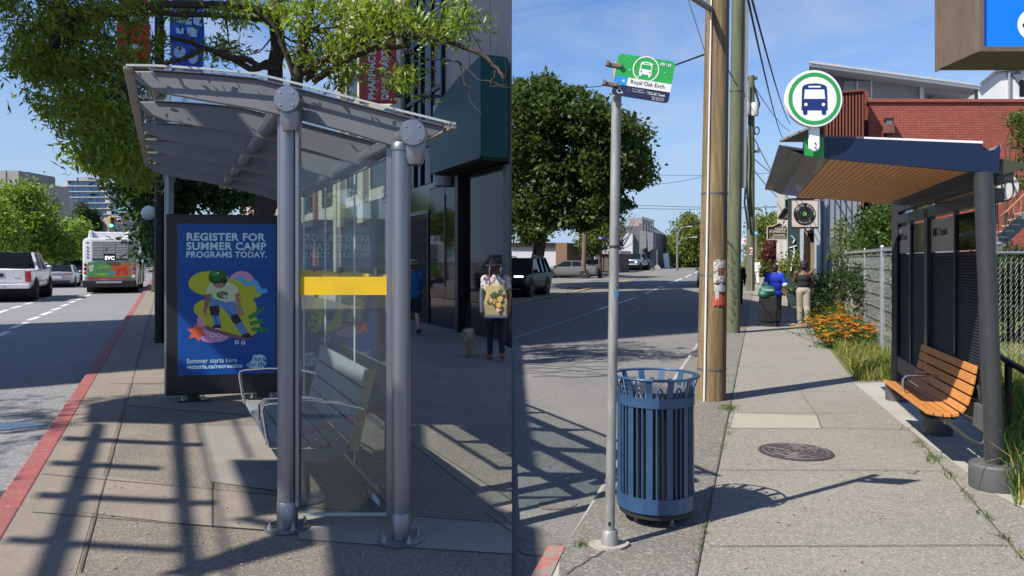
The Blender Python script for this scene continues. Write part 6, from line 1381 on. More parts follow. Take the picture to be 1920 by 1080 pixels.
MB().poly([c+Vector((-.085,-.002,-.02)),c+Vector((.085,-.002,-.02)),c+Vector((.085,-.002,.008)),c+Vector((-.085,-.002,.008))]).build('black_mark', m_ink, bx_, world=True)
for xx in (xl+.9,): MB().box(xx,xx+.16,Zb0+.2,Zb0+.36,0,zb_).build('post', m_brn, bx_, world=True)
# ================================================================== RIGHT STREET: BUILDINGS, FENCES, PLANTS, PEOPLE, CARS
def brick_mat(name, c1, c2, mortar, scale=1.0, bw=.22, rh=.075):
    m = bpy.data.materials.new(name); m.use_nodes = True; t = m.node_tree; b = t.nodes['Principled BSDF']; lk = t.links.new
    tc_ = node(t, 'ShaderNodeTexCoord'); mp_ = node(t, 'ShaderNodeMapping'); mp_.inputs['Rotation'].default_value = (R(90),0,0); lk(tc_.outputs['Object'], mp_.inputs['Vector'])
    br = node(t, 'ShaderNodeTexBrick'); br.inputs['Scale'].default_value = 1/scale; br.inputs['Color1'].default_value = (*c1,1); br.inputs['Color2'].default_value = (*c2,1); br.inputs['Mortar'].default_value = (*mortar,1)
    br.inputs['Brick Width'].default_value = bw; br.inputs['Row Height'].default_value = rh; br.inputs['Mortar Size'].default_value = .007; br.inputs['Mortar Smooth'].default_value = .3; br.inputs['Bias'].default_value = -.2
    lk(mp_.outputs[0], br.inputs['Vector'])
    n = node(t, 'ShaderNodeTexNoise', Scale=.9, Detail=8., Roughness=.75); lk(tc_.outputs['Object'], n.inputs['Vector'])
    mr = node(t, 'ShaderNodeMapRange'); mr.inputs['From Min'].default_value = .52; mr.inputs['From Max'].default_value = .74; mr.inputs['To Max'].default_value = .55; lk(n.outputs['Fac'], mr.inputs['Value'])
    x = node(t, 'ShaderNodeMixRGB'); x.inputs['Color2'].default_value = (.10,.045,.035,1); lk(br.outputs['Color'], x.inputs['Color1']); lk(mr.outputs[0], x.inputs['Fac']); lk(x.outputs[0], b.inputs['Base Color'])
    b.inputs['Roughness'].default_value = .85
    bp = node(t, 'ShaderNodeBump'); bp.inputs['Strength'].default_value = .8; bp.inputs['Distance'].default_value = .02; lk(br.outputs['Fac'], bp.inputs['Height']); bp.invert = True; lk(bp.outputs[0], b.inputs['Normal'])
    MATS[name] = m; return m
m_brick = brick_mat('painted_red_brick', (.34,.085,.06), (.27,.062,.045), (.15,.045,.035))
m_rust = M('rust_red_cladding', (.20,.06,.042), .7, var=.2, scale=3, dirt=(.12,.05,.04), dscale=2)
m_gside = M('grey_siding', (.33,.34,.35), .75, var=.06, scale=2); m_gdark = M('slate_cladding', (.13,.145,.16), .75, var=.08); m_wtrim = M('white_trim', (.66,.67,.67), .6, var=.05); m_roofm = M('pale_metal_roof', (.52,.53,.54), .45, metal=.2, var=.1, scale=2)
m_wside = M('white_siding', (.62,.62,.63), .8, var=.04)
m_board = M('blue_grey_boards', (.24,.265,.30), .85, var=.12, scale=1.6, dirt=(.17,.18,.20), dscale=1, damt=.7, stretch=(3,3,.5))
def PB(name, par, x0, x1, y0, y1, Z, dep, mat, bevel=0):
    a, b = P(x0, y1, Z), P(x1, y0, Z); k = .36*dep; mb = MB(); mb.add([(a.x,Z,a.z),(b.x,Z,a.z),(b.x+k,Z+dep,a.z),(a.x+k,Z+dep,a.z),(a.x,Z,b.z),(b.x,Z,b.z),(b.x+k,Z+dep,b.z),(a.x+k,Z+dep,b.z)], [(3,2,1,0),(4,5,6,7),(0,1,5,4),(1,2,6,5),(2,3,7,6),(3,0,4,7)]); return mb.build(name, mat, par, world=True, bevel=bevel)
def PG(name, par, pts, Z, dep, mat): return MB().prism([P(x,y,Z) for x, y in pts], (.36*dep,dep,0)).build(name, mat, par, world=True)
ZB = 24.0
bk = thing('brick_building', 'red painted brick building with wall lamp behind the shelter', 'building', tuple(P(1780,590,ZB)))
PB('wall', bk, 1629,2300,190,585,ZB,9,m_brick); PB('parapet_cap', bk, 1626,2300,185.5,191,ZB-.06,.4,M('red_cap', (.28,.075,.055), .7, var=.15))
MB().box(P(1640,190,ZB).x,36,ZB+.5,ZB+8.6,6.66,6.75).build('roof', M('gravel_roof', (.20,.20,.20), .9, var=.1), bk, world=True)
PB('side_return', bk, 1612,1629,170,585,ZB+.35,8,m_rust)
lf = PB('lamp_bracket', bk, 1657,1678,232,250,ZB-.32,.32,M('brown_lamp_box', (.17,.07,.05), .7, var=.2), .02); PG('lamp_bracket', bk, [(1660,250),(1675,250),(1672,257),(1664,257)], ZB-.2,.2,M('brown_lamp_box', (.17,.07,.05)))
PB('lamp_hood', bk, 1659,1676,221,225,ZB-.34,.3,m_under); PB('lamp_glass', bk, 1662,1673,225,232,ZB-.28,.2,m_lamp)
# vertical cladding screen with ragged top
rib_ = thing('cladding_screen', 'tall rust red screen of vertical metal ribs rising beside the brick wall', 'screen', tuple(P(1590,590,ZB-.6)))
PB('backing', rib_, 1545,1621,174,585,ZB-.15,.1,M('dark_red_backing', (.045,.016,.013), .8, var=.2))
for i in range(12):
    x = 1549+i*6.1; PB('rib', rib_, x,x+3.3,171-(1.5 if i%3 else 0),585,ZB-.55,.38,m_rust)
PG('coping', rib_, [(1544,172),(1582,170),(1621,167),(1621,170.5),(1582,173.5),(1544,175.5)], ZB-.6,.5,m_rust)
# grey modern house behind
ZH = 30.0
gh = thing('house', 'grey sided house with long sloping pale metal roof above the brick wall', 'house', tuple(P(1680,590,ZH)))
PG('wall', gh, [(1530,126),(1735,152),(1735,300),(1530,300)], ZH, 6, m_gside)
for i in range(9): PB('siding_lap', gh, 1636,1722,150+i*4.6,150.6+i*4.6,ZH-.03,.03,m_gside)
PG('dark_panel', gh, [(1530,126),(1634,140),(1634,153),(1560,190),(1530,190)], ZH-.05,.05,m_gdark)
for i in range(6): PB('panel_batten', gh, 1580+i*9.2,1580.9+i*9.2,135+i*1.1,152,ZH-.09,.05,m_gdark)
wnd = PB('window', gh, 1582,1634,152,186,ZH-.06,.03,M('pale_pane', (.28,.32,.36), .1, var=.2, scale=1)); PB('window_bar', gh, 1606,1608.5,152,186,ZH-.12,.07,m_wtrim,0); PB('window_sill', gh, 1580,1636,183,186.5,ZH-.14,.1,m_wtrim); PB('window_frame', gh, 1632.5,1635.5,140,186,ZH-.1,.06,m_wtrim)
PG('roof', gh, [(1519,113.5),(1839,158),(1840,161.5),(1518,118)], ZH-1.2, 8, m_roofm); PG('fascia', gh, [(1518,118.5),(1840,162),(1838,166.5),(1520,123.5)], ZH-1.15, .15, m_wtrim); PG('soffit', gh, [(1520,124),(1836,167),(1836,168),(1520,125)], ZH-1.0,1.0,m_gside)
PB('post', gh, 1725,1732,152,190,ZH-.15,.15,m_wtrim); PB('post', gh, 1829,1834,163,190,ZH-.9,.15,m_gdark); PG('porch_ceiling', gh, [(1733,158),(1830,168),(1828,192),(1733,186)], ZH+1.5,.1,M('porch_panel', (.42,.42,.41), .8, var=.06))
for a in ((1742,186,1764,163),(1785,188,1808,168)): MB().bar(P(a[0],a[1],ZH+1.4), P(a[2],a[3],ZH+1.4), .05,.05).build('seam', m_gdark, gh, world=True)
wh = thing('house', 'white sided house end peeping out below the blue box sign', 'house', tuple(P(1880,590,36)))
PG('wall', wh, [(1835,160),(1868,133),(1990,120),(1990,300),(1835,300)], 36, 6, m_wside); PG('roof_edge', wh, [(1832,160),(1868,130),(1992,117),(1992,121),(1869,134.5),(1834,163)], 35.8,.3,m_gdark)
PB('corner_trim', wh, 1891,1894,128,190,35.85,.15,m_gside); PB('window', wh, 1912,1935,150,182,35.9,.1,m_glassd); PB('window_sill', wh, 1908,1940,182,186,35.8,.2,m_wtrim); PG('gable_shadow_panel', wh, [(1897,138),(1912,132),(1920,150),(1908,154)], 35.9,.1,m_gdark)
# round white wall signs with iron scrolls
cs = thing('round_wall_sign', 'pair of round white boards with curled iron ring on the brick wall by the stairs', 'sign', tuple(P(1884,380,20)))
m_wb = M('whitewashed_board', (.64,.60,.59), .8, var=.08, scale=5, dirt=(.50,.40,.38), dscale=5, damt=.5, stretch=(1,1,5))
for (x, y, r, Z) in ((1884,350,24,20.0),(1862,354,30,20.4)): MB().lathe([(r/F*Z,0),(r/F*Z,.05),(0,.05)], P(x,y,Z+.05), 36, axis=(0,-1,0)).build('board', m_wb, cs, world=True)
for x0, y0, rr__ in ((1884,350,25),): MB().tube([P(x0+rr__*math.cos(a)*(1-.03*k), y0+(rr__+1.5)*math.sin(a), 19.9) for k, a in enumerate([2.6-i*.22 for i in range(31)])], .022, 6).build('scroll', m_iron, cs, world=True, smooth=60)
for c in ((1890,322,12,5),(1862,338,10,8)): MB().tube([P(c[0]+c[2]*math.cos(a), c[1]+c[3]*math.sin(a), 19.9) for a in [.3+i*.3 for i in range(12)]], .018, 6).build('scroll', m_iron, cs, world=True, smooth=60)
MB().tube([P(1870,420,20.4),P(1870,330,20.4)], .02, 6).build('hanger', m_iron, cs, world=True)
# outside stair on the brick wall
stt = thing('outside_stair', 'dark outside staircase with pale treads climbing the brick wall', 'stair', tuple(P(1880,480,21)))
Zst = 21.0
for a, b in (((1850,478),(1960,372)),): MB().bar(P(*a,Zst), P(*b,Zst), .06,.30).build('stringer', m_gdark, stt, world=True); MB().bar(P(*a,Zst+.9), P(*b,Zst+.9), .06,.30).build('stringer', m_gdark, stt, world=True)
for i in range(9):
    x = 1856+i*12.2; y = 470-i*11.8; PB('tread', stt, x-8,x+9,y-3,y-.6,Zst-.05,1.0,M('pale_tread', (.40,.40,.38), .7, var=.1))
MB().bar(P(1850,432,Zst), P(1960,326,Zst), .03,.03).build('handrail', M('tan_rail', (.36,.22,.12), .6), stt, world=True)
for i in range(7): MB().bar(P(1858+i*14,424-i*13.6,Zst), P(1858+i*14,468-i*13.6,Zst), .018,.018).build('baluster', M('tan_rail', (.36,.22,.12)), stt, world=True)
# boarded wall and little shop fronts running up the street
bw_ = thing('boarded_shop', 'shop clad in blue grey vertical boards with timber doorway and dark green end wall', 'building', tuple(P(1570,600,22.5)))
PB('wall', bw_, 1538,1614,368,590,22.5,1.2,m_board)
for i in range(7): PB('batten', bw_, 1543+i*10.6,1544+i*10.6,368,590,22.47,.03,M('board_gap', (.08,.09,.105), .9))
PB('corner_post', bw_, 1527,1538,368,590,22.3,.25,M('pale_blue_post', (.40,.44,.50), .8, var=.08)); PB('stain_patch', bw_, 1553,1570,445,490,22.485,.015,M('grey_stain', (.14,.15,.17), .9, var=.3, scale=6))
PB('dark_recess', bw_, 1508,1527,425,590,23.2,.2,M('recess_black', (.012,.012,.013), .9)); PB('door_board', bw_, 1516.5,1526,455,575,22.9,.1,M('weathered_pine', (.30,.21,.11), .8, var=.25, scale=4, stretch=(4,4,.4))); PB('door_board', bw_, 1507,1514,432,575,22.9,.1,M('weathered_pine', (.30,.21,.11)))
PB('door_post', bw_, 1500,1506,428,585,22.7,.2,M('pale_blue_post', (.40,.44,.50))); PG('door_head', bw_, [(1506,424),(1535,424),(1514,432)], 22.8,.3,m_wtrim); PB('end_wall', bw_, 1477,1501,372,590,27,1.,M('teal_black_wall', (.03,.062,.068), .7, var=.15, scale=2))
PB('lintel', bw_, 1494,1540,352,372,23.4,1.2,M('teal_black_wall', (.03,.062,.068))); PB('red_fascia', bw_, 1497,1532,367.5,373,23.2,.15,m_rust); PB('green_window', bw_, 1471,1478,366,390,28,.2,M('pale_green_trim', (.28,.38,.36), .7)); PB('dark_window', bw_, 1472.5,1476.5,374,387,27.95,.05,m_glassd)
gf_ = MB()
for p in ([(1483,508),(1486,488),(1490,472),(1488,462)],[(1484,470),(1492,478),(1489,490),(1494,500)],[(1480,465),(1493,461)],[(1484,442),(1490,449),(1487,456)]): gf_.tube([P(x,y,26.97) for x, y in p], .022, 5)
gf_.build('graffiti', m_wtrim, bw_, world=True)
rec = thing('record_sign', 'square pale sign with black vinyl record and green centre over the doorway', 'sign', tuple(P(1509,428,21.5)))
PB('box', rec, 1483.5,1535,375,428,21.4,.25,M('brown_sign_edge', (.10,.075,.065), .6, var=.1), .01); PB('face', rec, 1485,1533.5,376.5,425.5,21.385,.014,M('cream_pink_face', (.60,.50,.44), .5, var=.05))
cv = P(1508.5,401,21.37); dm = MB()
def disc(mb, r, l, m): mb.poly([cv+Vector((r*math.cos(a),-l,r*math.sin(a))) for a in [i*math.pi/20 for i in range(40)]], m)
disc(dm, .305, 0, 0); disc(dm, .060, .004, 1); disc(dm, .012, .006, 0)
for r in (.115,.185,.20): dm.tube([cv+Vector((r*math.cos(a),-.003,r*math.sin(a))) for a in [i*math.pi/20 for i in range(40)]], .0022, 4, 3, closed=True)
for i, ch in enumerate('VINYL ENVY'):
    a = R(158-i*15.2)
    if ch != ' ': lettering(dm, ch, cv+Vector((.25*math.cos(a),-.004,.25*math.sin(a))), (math.sin(a),0,-math.cos(a)), (math.cos(a),0,math.sin(a)), .050, .062, 0, 2, .02)
for i, ch in enumerate('RECORDS'):
    a = R(-125+i*12)
    lettering(dm, ch, cv+Vector((.25*math.cos(a),-.004,.25*math.sin(a))), (-math.sin(a),0,math.cos(a)), (-math.cos(a),0,-math.sin(a)), .032, .042, 0, 2, .02)
dm.poly([cv+Vector((.27+.03*math.cos(a),-.005,.01+.055*math.sin(a))) for a in [i*math.pi/8 for i in range(16)]], 1)
dm.build('record', [M('vinyl_black', (.012,.012,.013), .4, var=0), M('label_green', (.16,.42,.10), .5, var=0), M('sign_cream', (.50,.48,.42), .5, var=0), M('groove_grey', (.12,.12,.12), .4, var=0)], rec, world=True)
MB().bar(P(1484,372.5,21.5), P(1545,372.5,22.4), .03,.03).build('bracket', m_iron, rec, world=True)
fs = thing('hanging_sign', 'brown gabled shop sign with white lettering hung from a white post', 'sign', tuple(P(1456,452,34)))
m_fb = M('olive_brown_face', (.085,.075,.055), .6, var=.08)
PG('panel', fs, [(1438.5,449),(1438.5,425),(1449,424),(1461,417.5),(1472,424),(1477,427),(1477,449)], 34, .12, m_fb)
bd = MB(); q = [(1438.5,449),(1438.5,425),(1449,424),(1461,417.5),(1472,424),(1477,427),(1477,449)]
for i in range(len(q)): bd.bar(P(*q[i],33.97), P(*q[(i+1)%len(q)],33.97), .03,.035)
bd.build('border', M('sign_cream', (.50,.48,.42)), fs, world=True)
lt = MB(); 
for s, x0, x1, y0, y1 in (('SANDS',1453,1474,427,431.5),('FUNERAL',1443,1474,432,436.5),('CHAPEL',1449,1473,439,443.5),('CREMATION',1444,1473,445,447.3)): lettering(lt, s, P((x0+x1)/2,(y0+y1)/2,33.95), (1,0,0), (0,0,1), (x1-x0)/F*34, (y1-y0)/F*34, 0, 0, .03)
lt.build('lettering', M('sign_cream', (.50,.48,.42)), fs, world=True)
cp = thing('colonnade_shop', 'white fronted shop with slim columns and brown bracketed awning beyond the boarded shop', 'building', tuple(P(1465,560,38)))
PB('wall', cp, 1457,1482,345,545,44,5,M('cream_wall', (.52,.50,.46), .8, var=.06)); 
for x in (1456,1468.5): PB('column', cp, x,x+5,455 if x < 1460 else 415,548,36,.2,m_wtrim); 
PB('plinth', cp, 1453,1466,500,545,35.8,.5,M('pink_plinth', (.46,.38,.37), .8)); PG('awning', cp, [(1458,408),(1470,390),(1482,390),(1482,410)], 34.5,1.5,M('brown_awning', (.13,.10,.08), .7, var=.15)); PG('brace', cp, [(1457,409),(1470,389),(1483,388.5),(1483,391),(1471,391.5),(1459,410)], 34.4,.1,M('brown_sign_edge', (.10,.075,.065)))
PB('upper_bay', cp, 1457,1472,352,405,46,2,m_wtrim); PB('upper_window', cp, 1461,1465,362,385,45.95,.1,m_glassd); PB('cornice', cp, 1455,1474,350,354,45.6,.5,m_wtrim)
MB().bar(P(1479,412,34), P(1466,426,34), .05,.05).build('brace', m_wtrim, cp, world=True)

# ---- chain link fences
m_link = M('galvanised_wire', (.36,.37,.38), .45, metal=.7, var=.1)
def chainlink(name, label, a, b, h, pitch, wire, posts, midrail=None, z0=.0):
    a, b = Vector(a), Vector(b); d = (b-a); L_ = d.length; d.normalize(); nrm = Vector((-d.y,d.x,0)); t = thing(name, label, 'fence', tuple(a)); V = []; Fc = []
    n = int(L_/pitch); m = int(h/pitch)
    for i in range(n+1):                    # one zigzag wire per pitch, as flat ribbons crossed by thin depth
        for kk in (0,1):
            for j in range(m):
                s0 = (i + ((j+kk) % 2)*.5)*pitch; s1 = (i + ((j+1+kk) % 2)*.5)*pitch
                if kk: s0 += 0; s1 += 0
                if max(s0,s1) > L_: continue
                p = a + d*s0 + Vector((0,0,z0+j*pitch)); q = a + d*s1 + Vector((0,0,z0+(j+1)*pitch)); off = nrm*(wire*(1 if kk else -1)*.5); p += off; q += off
                e = (q-p).normalized(); w1 = e.cross(nrm)*wire*.5; w2 = nrm*wire*.5; o = len(V)
                V += [p+w1, p+w2, p-w1, p-w2, q+w1, q+w2, q-w1, q-w2]; Fc += [(o,o+1,o+5,o+4),(o+1,o+2,o+6,o+5),(o+2,o+3,o+7,o+6),(o+3,o,o+4,o+7)]
    base = np.array(t.location); mesh_np('wire_mesh', np.array([tuple(v) for v in V])-base, np.array(Fc), m_link, t)
    MB().tube([a+Vector((0,0,z0+h)), b+Vector((0,0,z0+h))], .021, 8).build('top_rail', m_link, t, world=True, smooth=60)
    if midrail: MB().tube([a+d*midrail[0]+Vector((0,0,z0+midrail[2])), a+d*midrail[1]+Vector((0,0,z0+midrail[2]))], .016, 8).build('mid_rail', m_link, t, world=True, smooth=60)
    for s, r in posts: m_ = MB(); m_.tube([a+d*s+Vector((0,0,-.1)), a+d*s+Vector((0,0,z0+h+.06))], r, 10); m_.ball(a+d*s+Vector((0,0,z0+h+.06)), r*1.2, 8, 6); m_.build('post', m_link, t, world=True, smooth=60)
    tw_ = MB()
    for i in range(n): p = a+d*(i+.5)*pitch+Vector((0,0,z0+h)); tw_.bar(p, p+Vector((0,0,.05))+d*.012, .005,.005)
    tw_.build('twisted_ends', m_link, t, world=True); return t
fa = Vector((5.62,10.9,0)); fb_ = Vector((9.9,24.3,0))
chainlink('chain_link_fence', 'tall chain link fence running up the pavement behind the marigolds', fa, fb_, 1.78, .115, .0034, [(0,.03),(1.1,.022),(2.35,.038),(4.6,.022),(8,.025),(11,.022),(13.9,.03)], (0,1.1,1.0))
chainlink('chain_link_fence', 'chain link fence across the lawn behind the shelter post on the right', fa+Vector((.05,0,0)), Vector((11.5,10.6,0)), 1.72, .075, .0052, [(2.2,.022),(4.4,.022)])
# black pipe rail at the lower right
rl = thing('pipe_rail', 'black pipe handrail behind the right shelter post', 'railing', (4.2,6.4,0))
MB().tube([P(1868,664,6.9),P(1890,678,6.5),P(1990,735,5.6)], .028, 10).build('rail', m_iron, rl, world=True, smooth=60); gq = P(1891,680,6.45); MB().tube([(gq.x,gq.y,0),tuple(gq)], .028, 10).build('post', m_iron, rl, world=True, smooth=60)
gq = P(1985,731,5.65); MB().tube([(gq.x,gq.y,0),tuple(gq)], .028, 10).build('post', m_iron, rl, world=True, smooth=60)

# ---- planting
m_grass = M('summer_grass', (.13,.17,.035), .7, var=.3, scale=2, isl=.5, leaf=True); m_dry = M('straw_grass', (.34,.28,.10), .8, var=.2, isl=.4, leaf=True); m_lushg = M('lush_grass', (.06,.13,.025), .6, var=.3, isl=.4, leaf=True)
def blades(name, label, pts, h, w, mats, mix, lean=.35):
    pts = np.array(pts); n = len(pts); an = rng.uniform(0,2*math.pi,n); hh = h*(.45+.8*rng.uniform(size=n)); dx = np.stack([np.cos(an),np.sin(an),np.zeros(n)],1); ld_ = (rng.normal(size=(n,2))*lean); sid = np.stack([-np.sin(an),np.cos(an),np.zeros(n)],1)*w
    mid = pts + np.concatenate([ld_*hh[:,None]*.35, hh[:,None]*.6],1); tip = pts + np.concatenate([ld_*hh[:,None]*1.0, hh[:,None]*(1-.25*np.abs(ld_).sum(1))[:,None]],1)
    v = np.stack([pts-sid, pts+sid, mid+sid*.8, mid-sid*.8, tip+sid*.08, tip-sid*.08],1).reshape(-1,3); o = np.arange(n)[:,None]*6; f = np.concatenate([o+np.array([0,1,2,3]), o+np.array([3,2,4,5])],0)
    mi = np.where(rng.uniform(size=n) < mix, 1, 0); mi = np.concatenate([mi,mi]); ob_ = mesh_np(name, v, f, mats, None, mi); return tag(ob_, label, 'grass', kind='stuff')
def scatter(px0, px1, py0, py1, n, z=.0, ok=None):
    o = []
    while len(o) < n:
        x, y = rng.uniform(px0,px1), rng.uniform(py0,py1)
        if ok is None or ok(x, y): o.append(tuple(G(x, y, z)))
    return o
def inverge(x, y): return x > 1545+(y-632)*.74 and x < 1705
blades('tall_grass', 'tall yellow green grass verge between the pavement and chain link fence', scatter(1540,1705,628,716,3600,0,inverge), .27, .006, [m_grass,m_dry], .30, .5)
blades('tall_grass', 'long green grass clump beside the right shelter pedestal', scatter(1895,1990,880,950,420,0)+scatter(1870,1990,800,890,500,0), .38, .005, [m_lushg,m_dry], .18, .5)
blades('tall_grass', 'shaded grass growing behind the cedar bench and black rail', scatter(1868,1990,690,800,900,0), .26, .006, [m_lushg,m_grass], .3)
lw = [(rng.uniform(5.7,13), rng.uniform(11.1,20), .0) for _ in range(9000)]; lw = [p for p in lw if p[0] > 5.9+.32*(p[1]-10.9)]
blades('lawn_grass', 'sunlit lawn grass behind the chain link fence', lw, .13, .007, [m_grass,m_dry], .35)
lw = [(rng.uniform(4.9,11), rng.uniform(8.6,10.7), .0) for _ in range(2600)]; lw = [p for p in lw if p[0] > 3.75+.31*(p[1]-5.4)+.35]
blades('tall_grass', 'straw coloured long grass along the foot of the far right fence', lw, .42, .007, [m_grass,m_dry], .5)
wd = []
def crack(p, q, n, s, gaps):
    for _ in range(n):
        t = rng.uniform()
        if math.sin(t*gaps*6.28+1)+.5*math.sin(t*gaps*15) < -.1: continue
        wd.append(tuple(G(lerp(p[0],q[0],t)+rng.normal()*s, lerp(p[1],q[1],t)+rng.normal()*s*.4)))
crack((1693,800),(1775,886),170,5,3); crack((1775,886),(1915,1048),190,5,4); crack((1368,760),(1352,842),150,5,2); crack((1388,664),(1372,740),70,2,4); crack((1330,950),(1306,1060),90,3,3); crack((1075,1026),(1155,1024),40,3,2)
for cx, cy, n, s in [(1365,766,170,8),(1093,1022,30,7),(1752,862,50,9)]: wd += [tuple(G(cx+rng.normal()*s, cy+rng.normal()*s*.45)) for _ in range(n)]
blades('pavement_weeds', 'small weeds and grass tufts sprouting from the pavement cracks', wd, .036, .0035, [m_lushg,m_grass], .4, .8)
# marigolds: leafy mounds topped by flowers
m_fol = M('flower_foliage', (.07,.12,.03), .6, var=.3, isl=.4, leaf=True); m_mar = M('marigold_orange', (.68,.24,.015), .7, var=.15, isl=.3); m_mary = M('marigold_yellow', (.80,.50,.02), .7, var=.1, isl=.2)
def flowerclump(px, py, r, h, nf, mix, label):
    b = G(px, py); t = thing('marigold_clump', label, 'flowers', tuple(b), 0, 'marigolds along the fence'); n = int(1500*r/.4); p = rng.normal(size=(n,3))*np.array([r*.5,r*.5,h*.28])+np.array([0,0,h*.45]); p[:,2] = np.abs(p[:,2])
    v, f = leaf_arrays(p, .06, .35, up=-.3); mesh_np('foliage', v, f, m_fol, t)
    for mat, k in ((m_mar, 1-mix), (m_mary, mix)):
        c = []; q = int(nf*k)
        if q < 1: continue
        xy = rng.normal(size=(q,2))*r*.55; zz = h*(.62+.5*rng.uniform(size=q))*(1-.25*np.hypot(xy[:,0],xy[:,1])/r)
        V = []; Fq = []
        for x, y, z in zip(xy[:,0],xy[:,1],zz):
            s = rng.uniform(.03,.056)
            for kk in range(7):
                a = kk*.9; dd = np.array([math.cos(a),math.sin(a),.45+.3*(kk%2)]); sd2 = np.array([-math.sin(a),math.cos(a),0]); o = len(V); cc_ = np.array([x,y,max(z,.05)]); V += [cc_, cc_+dd*s*.6+sd2*s*.4, cc_+dd*s, cc_+dd*s*.6-sd2*s*.4]; Fq.append((o,o+1,o+2,o+3))
        mesh_np('flowers', np.array(V), np.array(Fq), mat, t)['kind'] = 'stuff'
for px, py, r, h, nf, mix, lab in [(1556,630,.50,.42,150,.1,'orange marigolds spilling over the pavement edge'),(1588,638,.50,.50,150,.08,'dense orange marigolds at the foot of the fence'),(1612,640,.40,.45,70,.1,'orange marigolds nearest the shelter among grass'),(1575,612,.48,.62,70,.95,'yellow marigolds rising behind the orange ones'),(1600,618,.45,.55,60,.4,'mixed marigolds pressed against the fence wire'),(1540,612,.40,.40,60,.35,'small marigolds by the walking woman'),(1640,655,.4,.4,36,.1,'sparse orange flowers growing through the fence'),(1600,652,.42,.46,90,.05,'low orange marigolds at the grass edge'),(1568,652,.34,.30,60,.2,'marigolds sprawling onto the pavement below the dense mound'),(1622,622,.4,.6,40,.6,'tall yellow flowers leaning on the fence post')]: flowerclump(px,py,r,h,nf,mix,lab)
m_bush = M('laurel_leaf', (.06,.105,.022), .4, var=.25, scale=1, isl=.4, leaf=True); m_ivy = M('hedge_leaf', (.03,.055,.018), .5, var=.3, scale=1, isl=.45, leaf=True); m_mrn = M('maroon_leaf', (.09,.018,.022), .5, var=.3, isl=.4, leaf=True); m_olive = M('olive_leaf', (.12,.15,.03), .5, var=.3, isl=.4, leaf=True)
def bush(name, label, boughs, base, leaf, per, cr, ls, aspect=.5, cat='bush', group=None):
    b = Vector(base); t = thing(name, label, cat, tuple(b), 0, group); c = []
    for q in boughs: c += mass(*q)
    c = np.array(c); c[:,2] = np.maximum(c[:,2], .1); p = crown_pts(c, per, cr)-np.array(b); p[:,2] = np.maximum(p[:,2], .02); v, f = leaf_arrays(p, ls, aspect); mesh_np('foliage', v, f, leaf, t)
    m = MB()
    for i in rng.choice(len(c), min(9,len(c)), replace=False): limb(m, (0,0,-.05), Vector(c[i])-b, .03, .006, .1, 5, 6)
    m.build('stems', m_barkA, t, smooth=60); return t
bush('laurel_bush', 'big glossy green bush looking over the chain link fence', [(1650,440,36,46,17.5,19.5,70),(1640,480,40,30,17.5,19.5,40),(1665,410,20,22,17.5,19.5,20)], (9.0,18.5,0), m_bush, 60, .34, .11)
bush('climbing_shrub', 'thin leafy shoots in front of the blue grey boards', [(1575,470,10,40,20,21,12),(1595,440,5,30,20,21,7),(1572,430,4,16,20,21,4),(1590,480,20,14,20,21,10)], (8.8,20.5,0), m_olive, 30, .25, .09)
bush('hedge', 'dark hedge behind the chain link fence right of the shelter', [(1890,520,50,50,14.5,16,80),(1980,520,60,55,14.5,16,70),(1880,575,40,20,14.5,16,30)], (9.8,15.2,0), m_ivy, 60, .35, .10, cat='hedge')
bush('hedge', 'shaded hedge glimpsed through the fence left of the shelter', [(1640,540,40,40,15,17,50),(1600,530,30,30,18,20,36)], (7.6,16.5,0), m_ivy, 60, .35, .10, cat='hedge')
bush('wall_vine', 'trailing green vine hanging on the brick wall at the right edge', [(1908,225,10,14,22,22.8,9),(1912,262,8,16,22,22.8,8),(1900,222,5,4,22,22.8,3),(1917,310,6,14,22,22.8,7),(1914,345,10,8,21,22,6),(1925,240,10,50,22,22.8,16)], (14.9,22.4,0), m_bush, 26, .22, .13, .35, 'vine')
bush('shop_planting', 'tall mixed plants beside the dark green shop wall', [(1485,520,16,26,27,29,40),(1500,500,9,24,26,28,22),(1475,500,8,14,28,30,10)], (10.2,28,0), m_olive, 50, .35, .12)
bush('shrub', 'dark leafy plants at the end of the fence by the walking woman', [(1535,590,18,20,19.5,21,20),(1548,545,12,30,20,22,20)], (8.3,20.5,0), m_ivy, 40, .3, .14, .3)
bush('round_shrub', 'rounded yellow green shrub at the far end of the pavement', [(1440,425,24,22,66,72,40),(1428,460,18,22,66,72,24),(1435,495,26,16,62,66,30),(1460,480,12,20,60,64,20)], (22.6,68,hB(68)), m_olive, 70, 1.0, .36)
bush('maroon_shrub', 'dark maroon shrub below the brown shop sign', [(1453,467,12,14,58,60,24),(1443,478,8,8,58,60,10)], (20.2,59,hB(59)), m_mrn, 60, .55, .26)

# ---- big trees and the far side of the street
m_leafM = M('maple_leaf', (.052,.085,.018), .5, var=.3, scale=.5, isl=.45, leaf=True)
ptree('maple_tree', 'huge dark green maple overhanging the far side of the road', (1000,512,hB(46)), 46, [(1010,190,52,46,42,50,60),(1070,215,56,48,42,50,60),(1120,240,60,44,42,50,64),(1165,270,50,42,42,50,52),(1190,310,36,34,43,49,30),(1050,290,100,60,42,50,90),(1130,330,80,46,42,50,66),(1000,330,80,60,42,50,70),(1060,390,100,40,42,50,76),(970,240,60,70,42,50,50),(1140,380,40,30,43,49,24),(980,410,60,40,42,50,40)], m_leafM, m_barkA, 84, .60, .30, .42, None, .55)
bt = MB(); 
ptree('street_tree', 'olive green small tree with sparse crown beside the road pole', (1125,508,hB(62)), 62, [(1115,425,30,24,60,64,30),(1135,440,22,24,60,64,20),(1150,420,14,24,60,64,9)], m_olive, m_barkA, 60, .8, .3, .16)
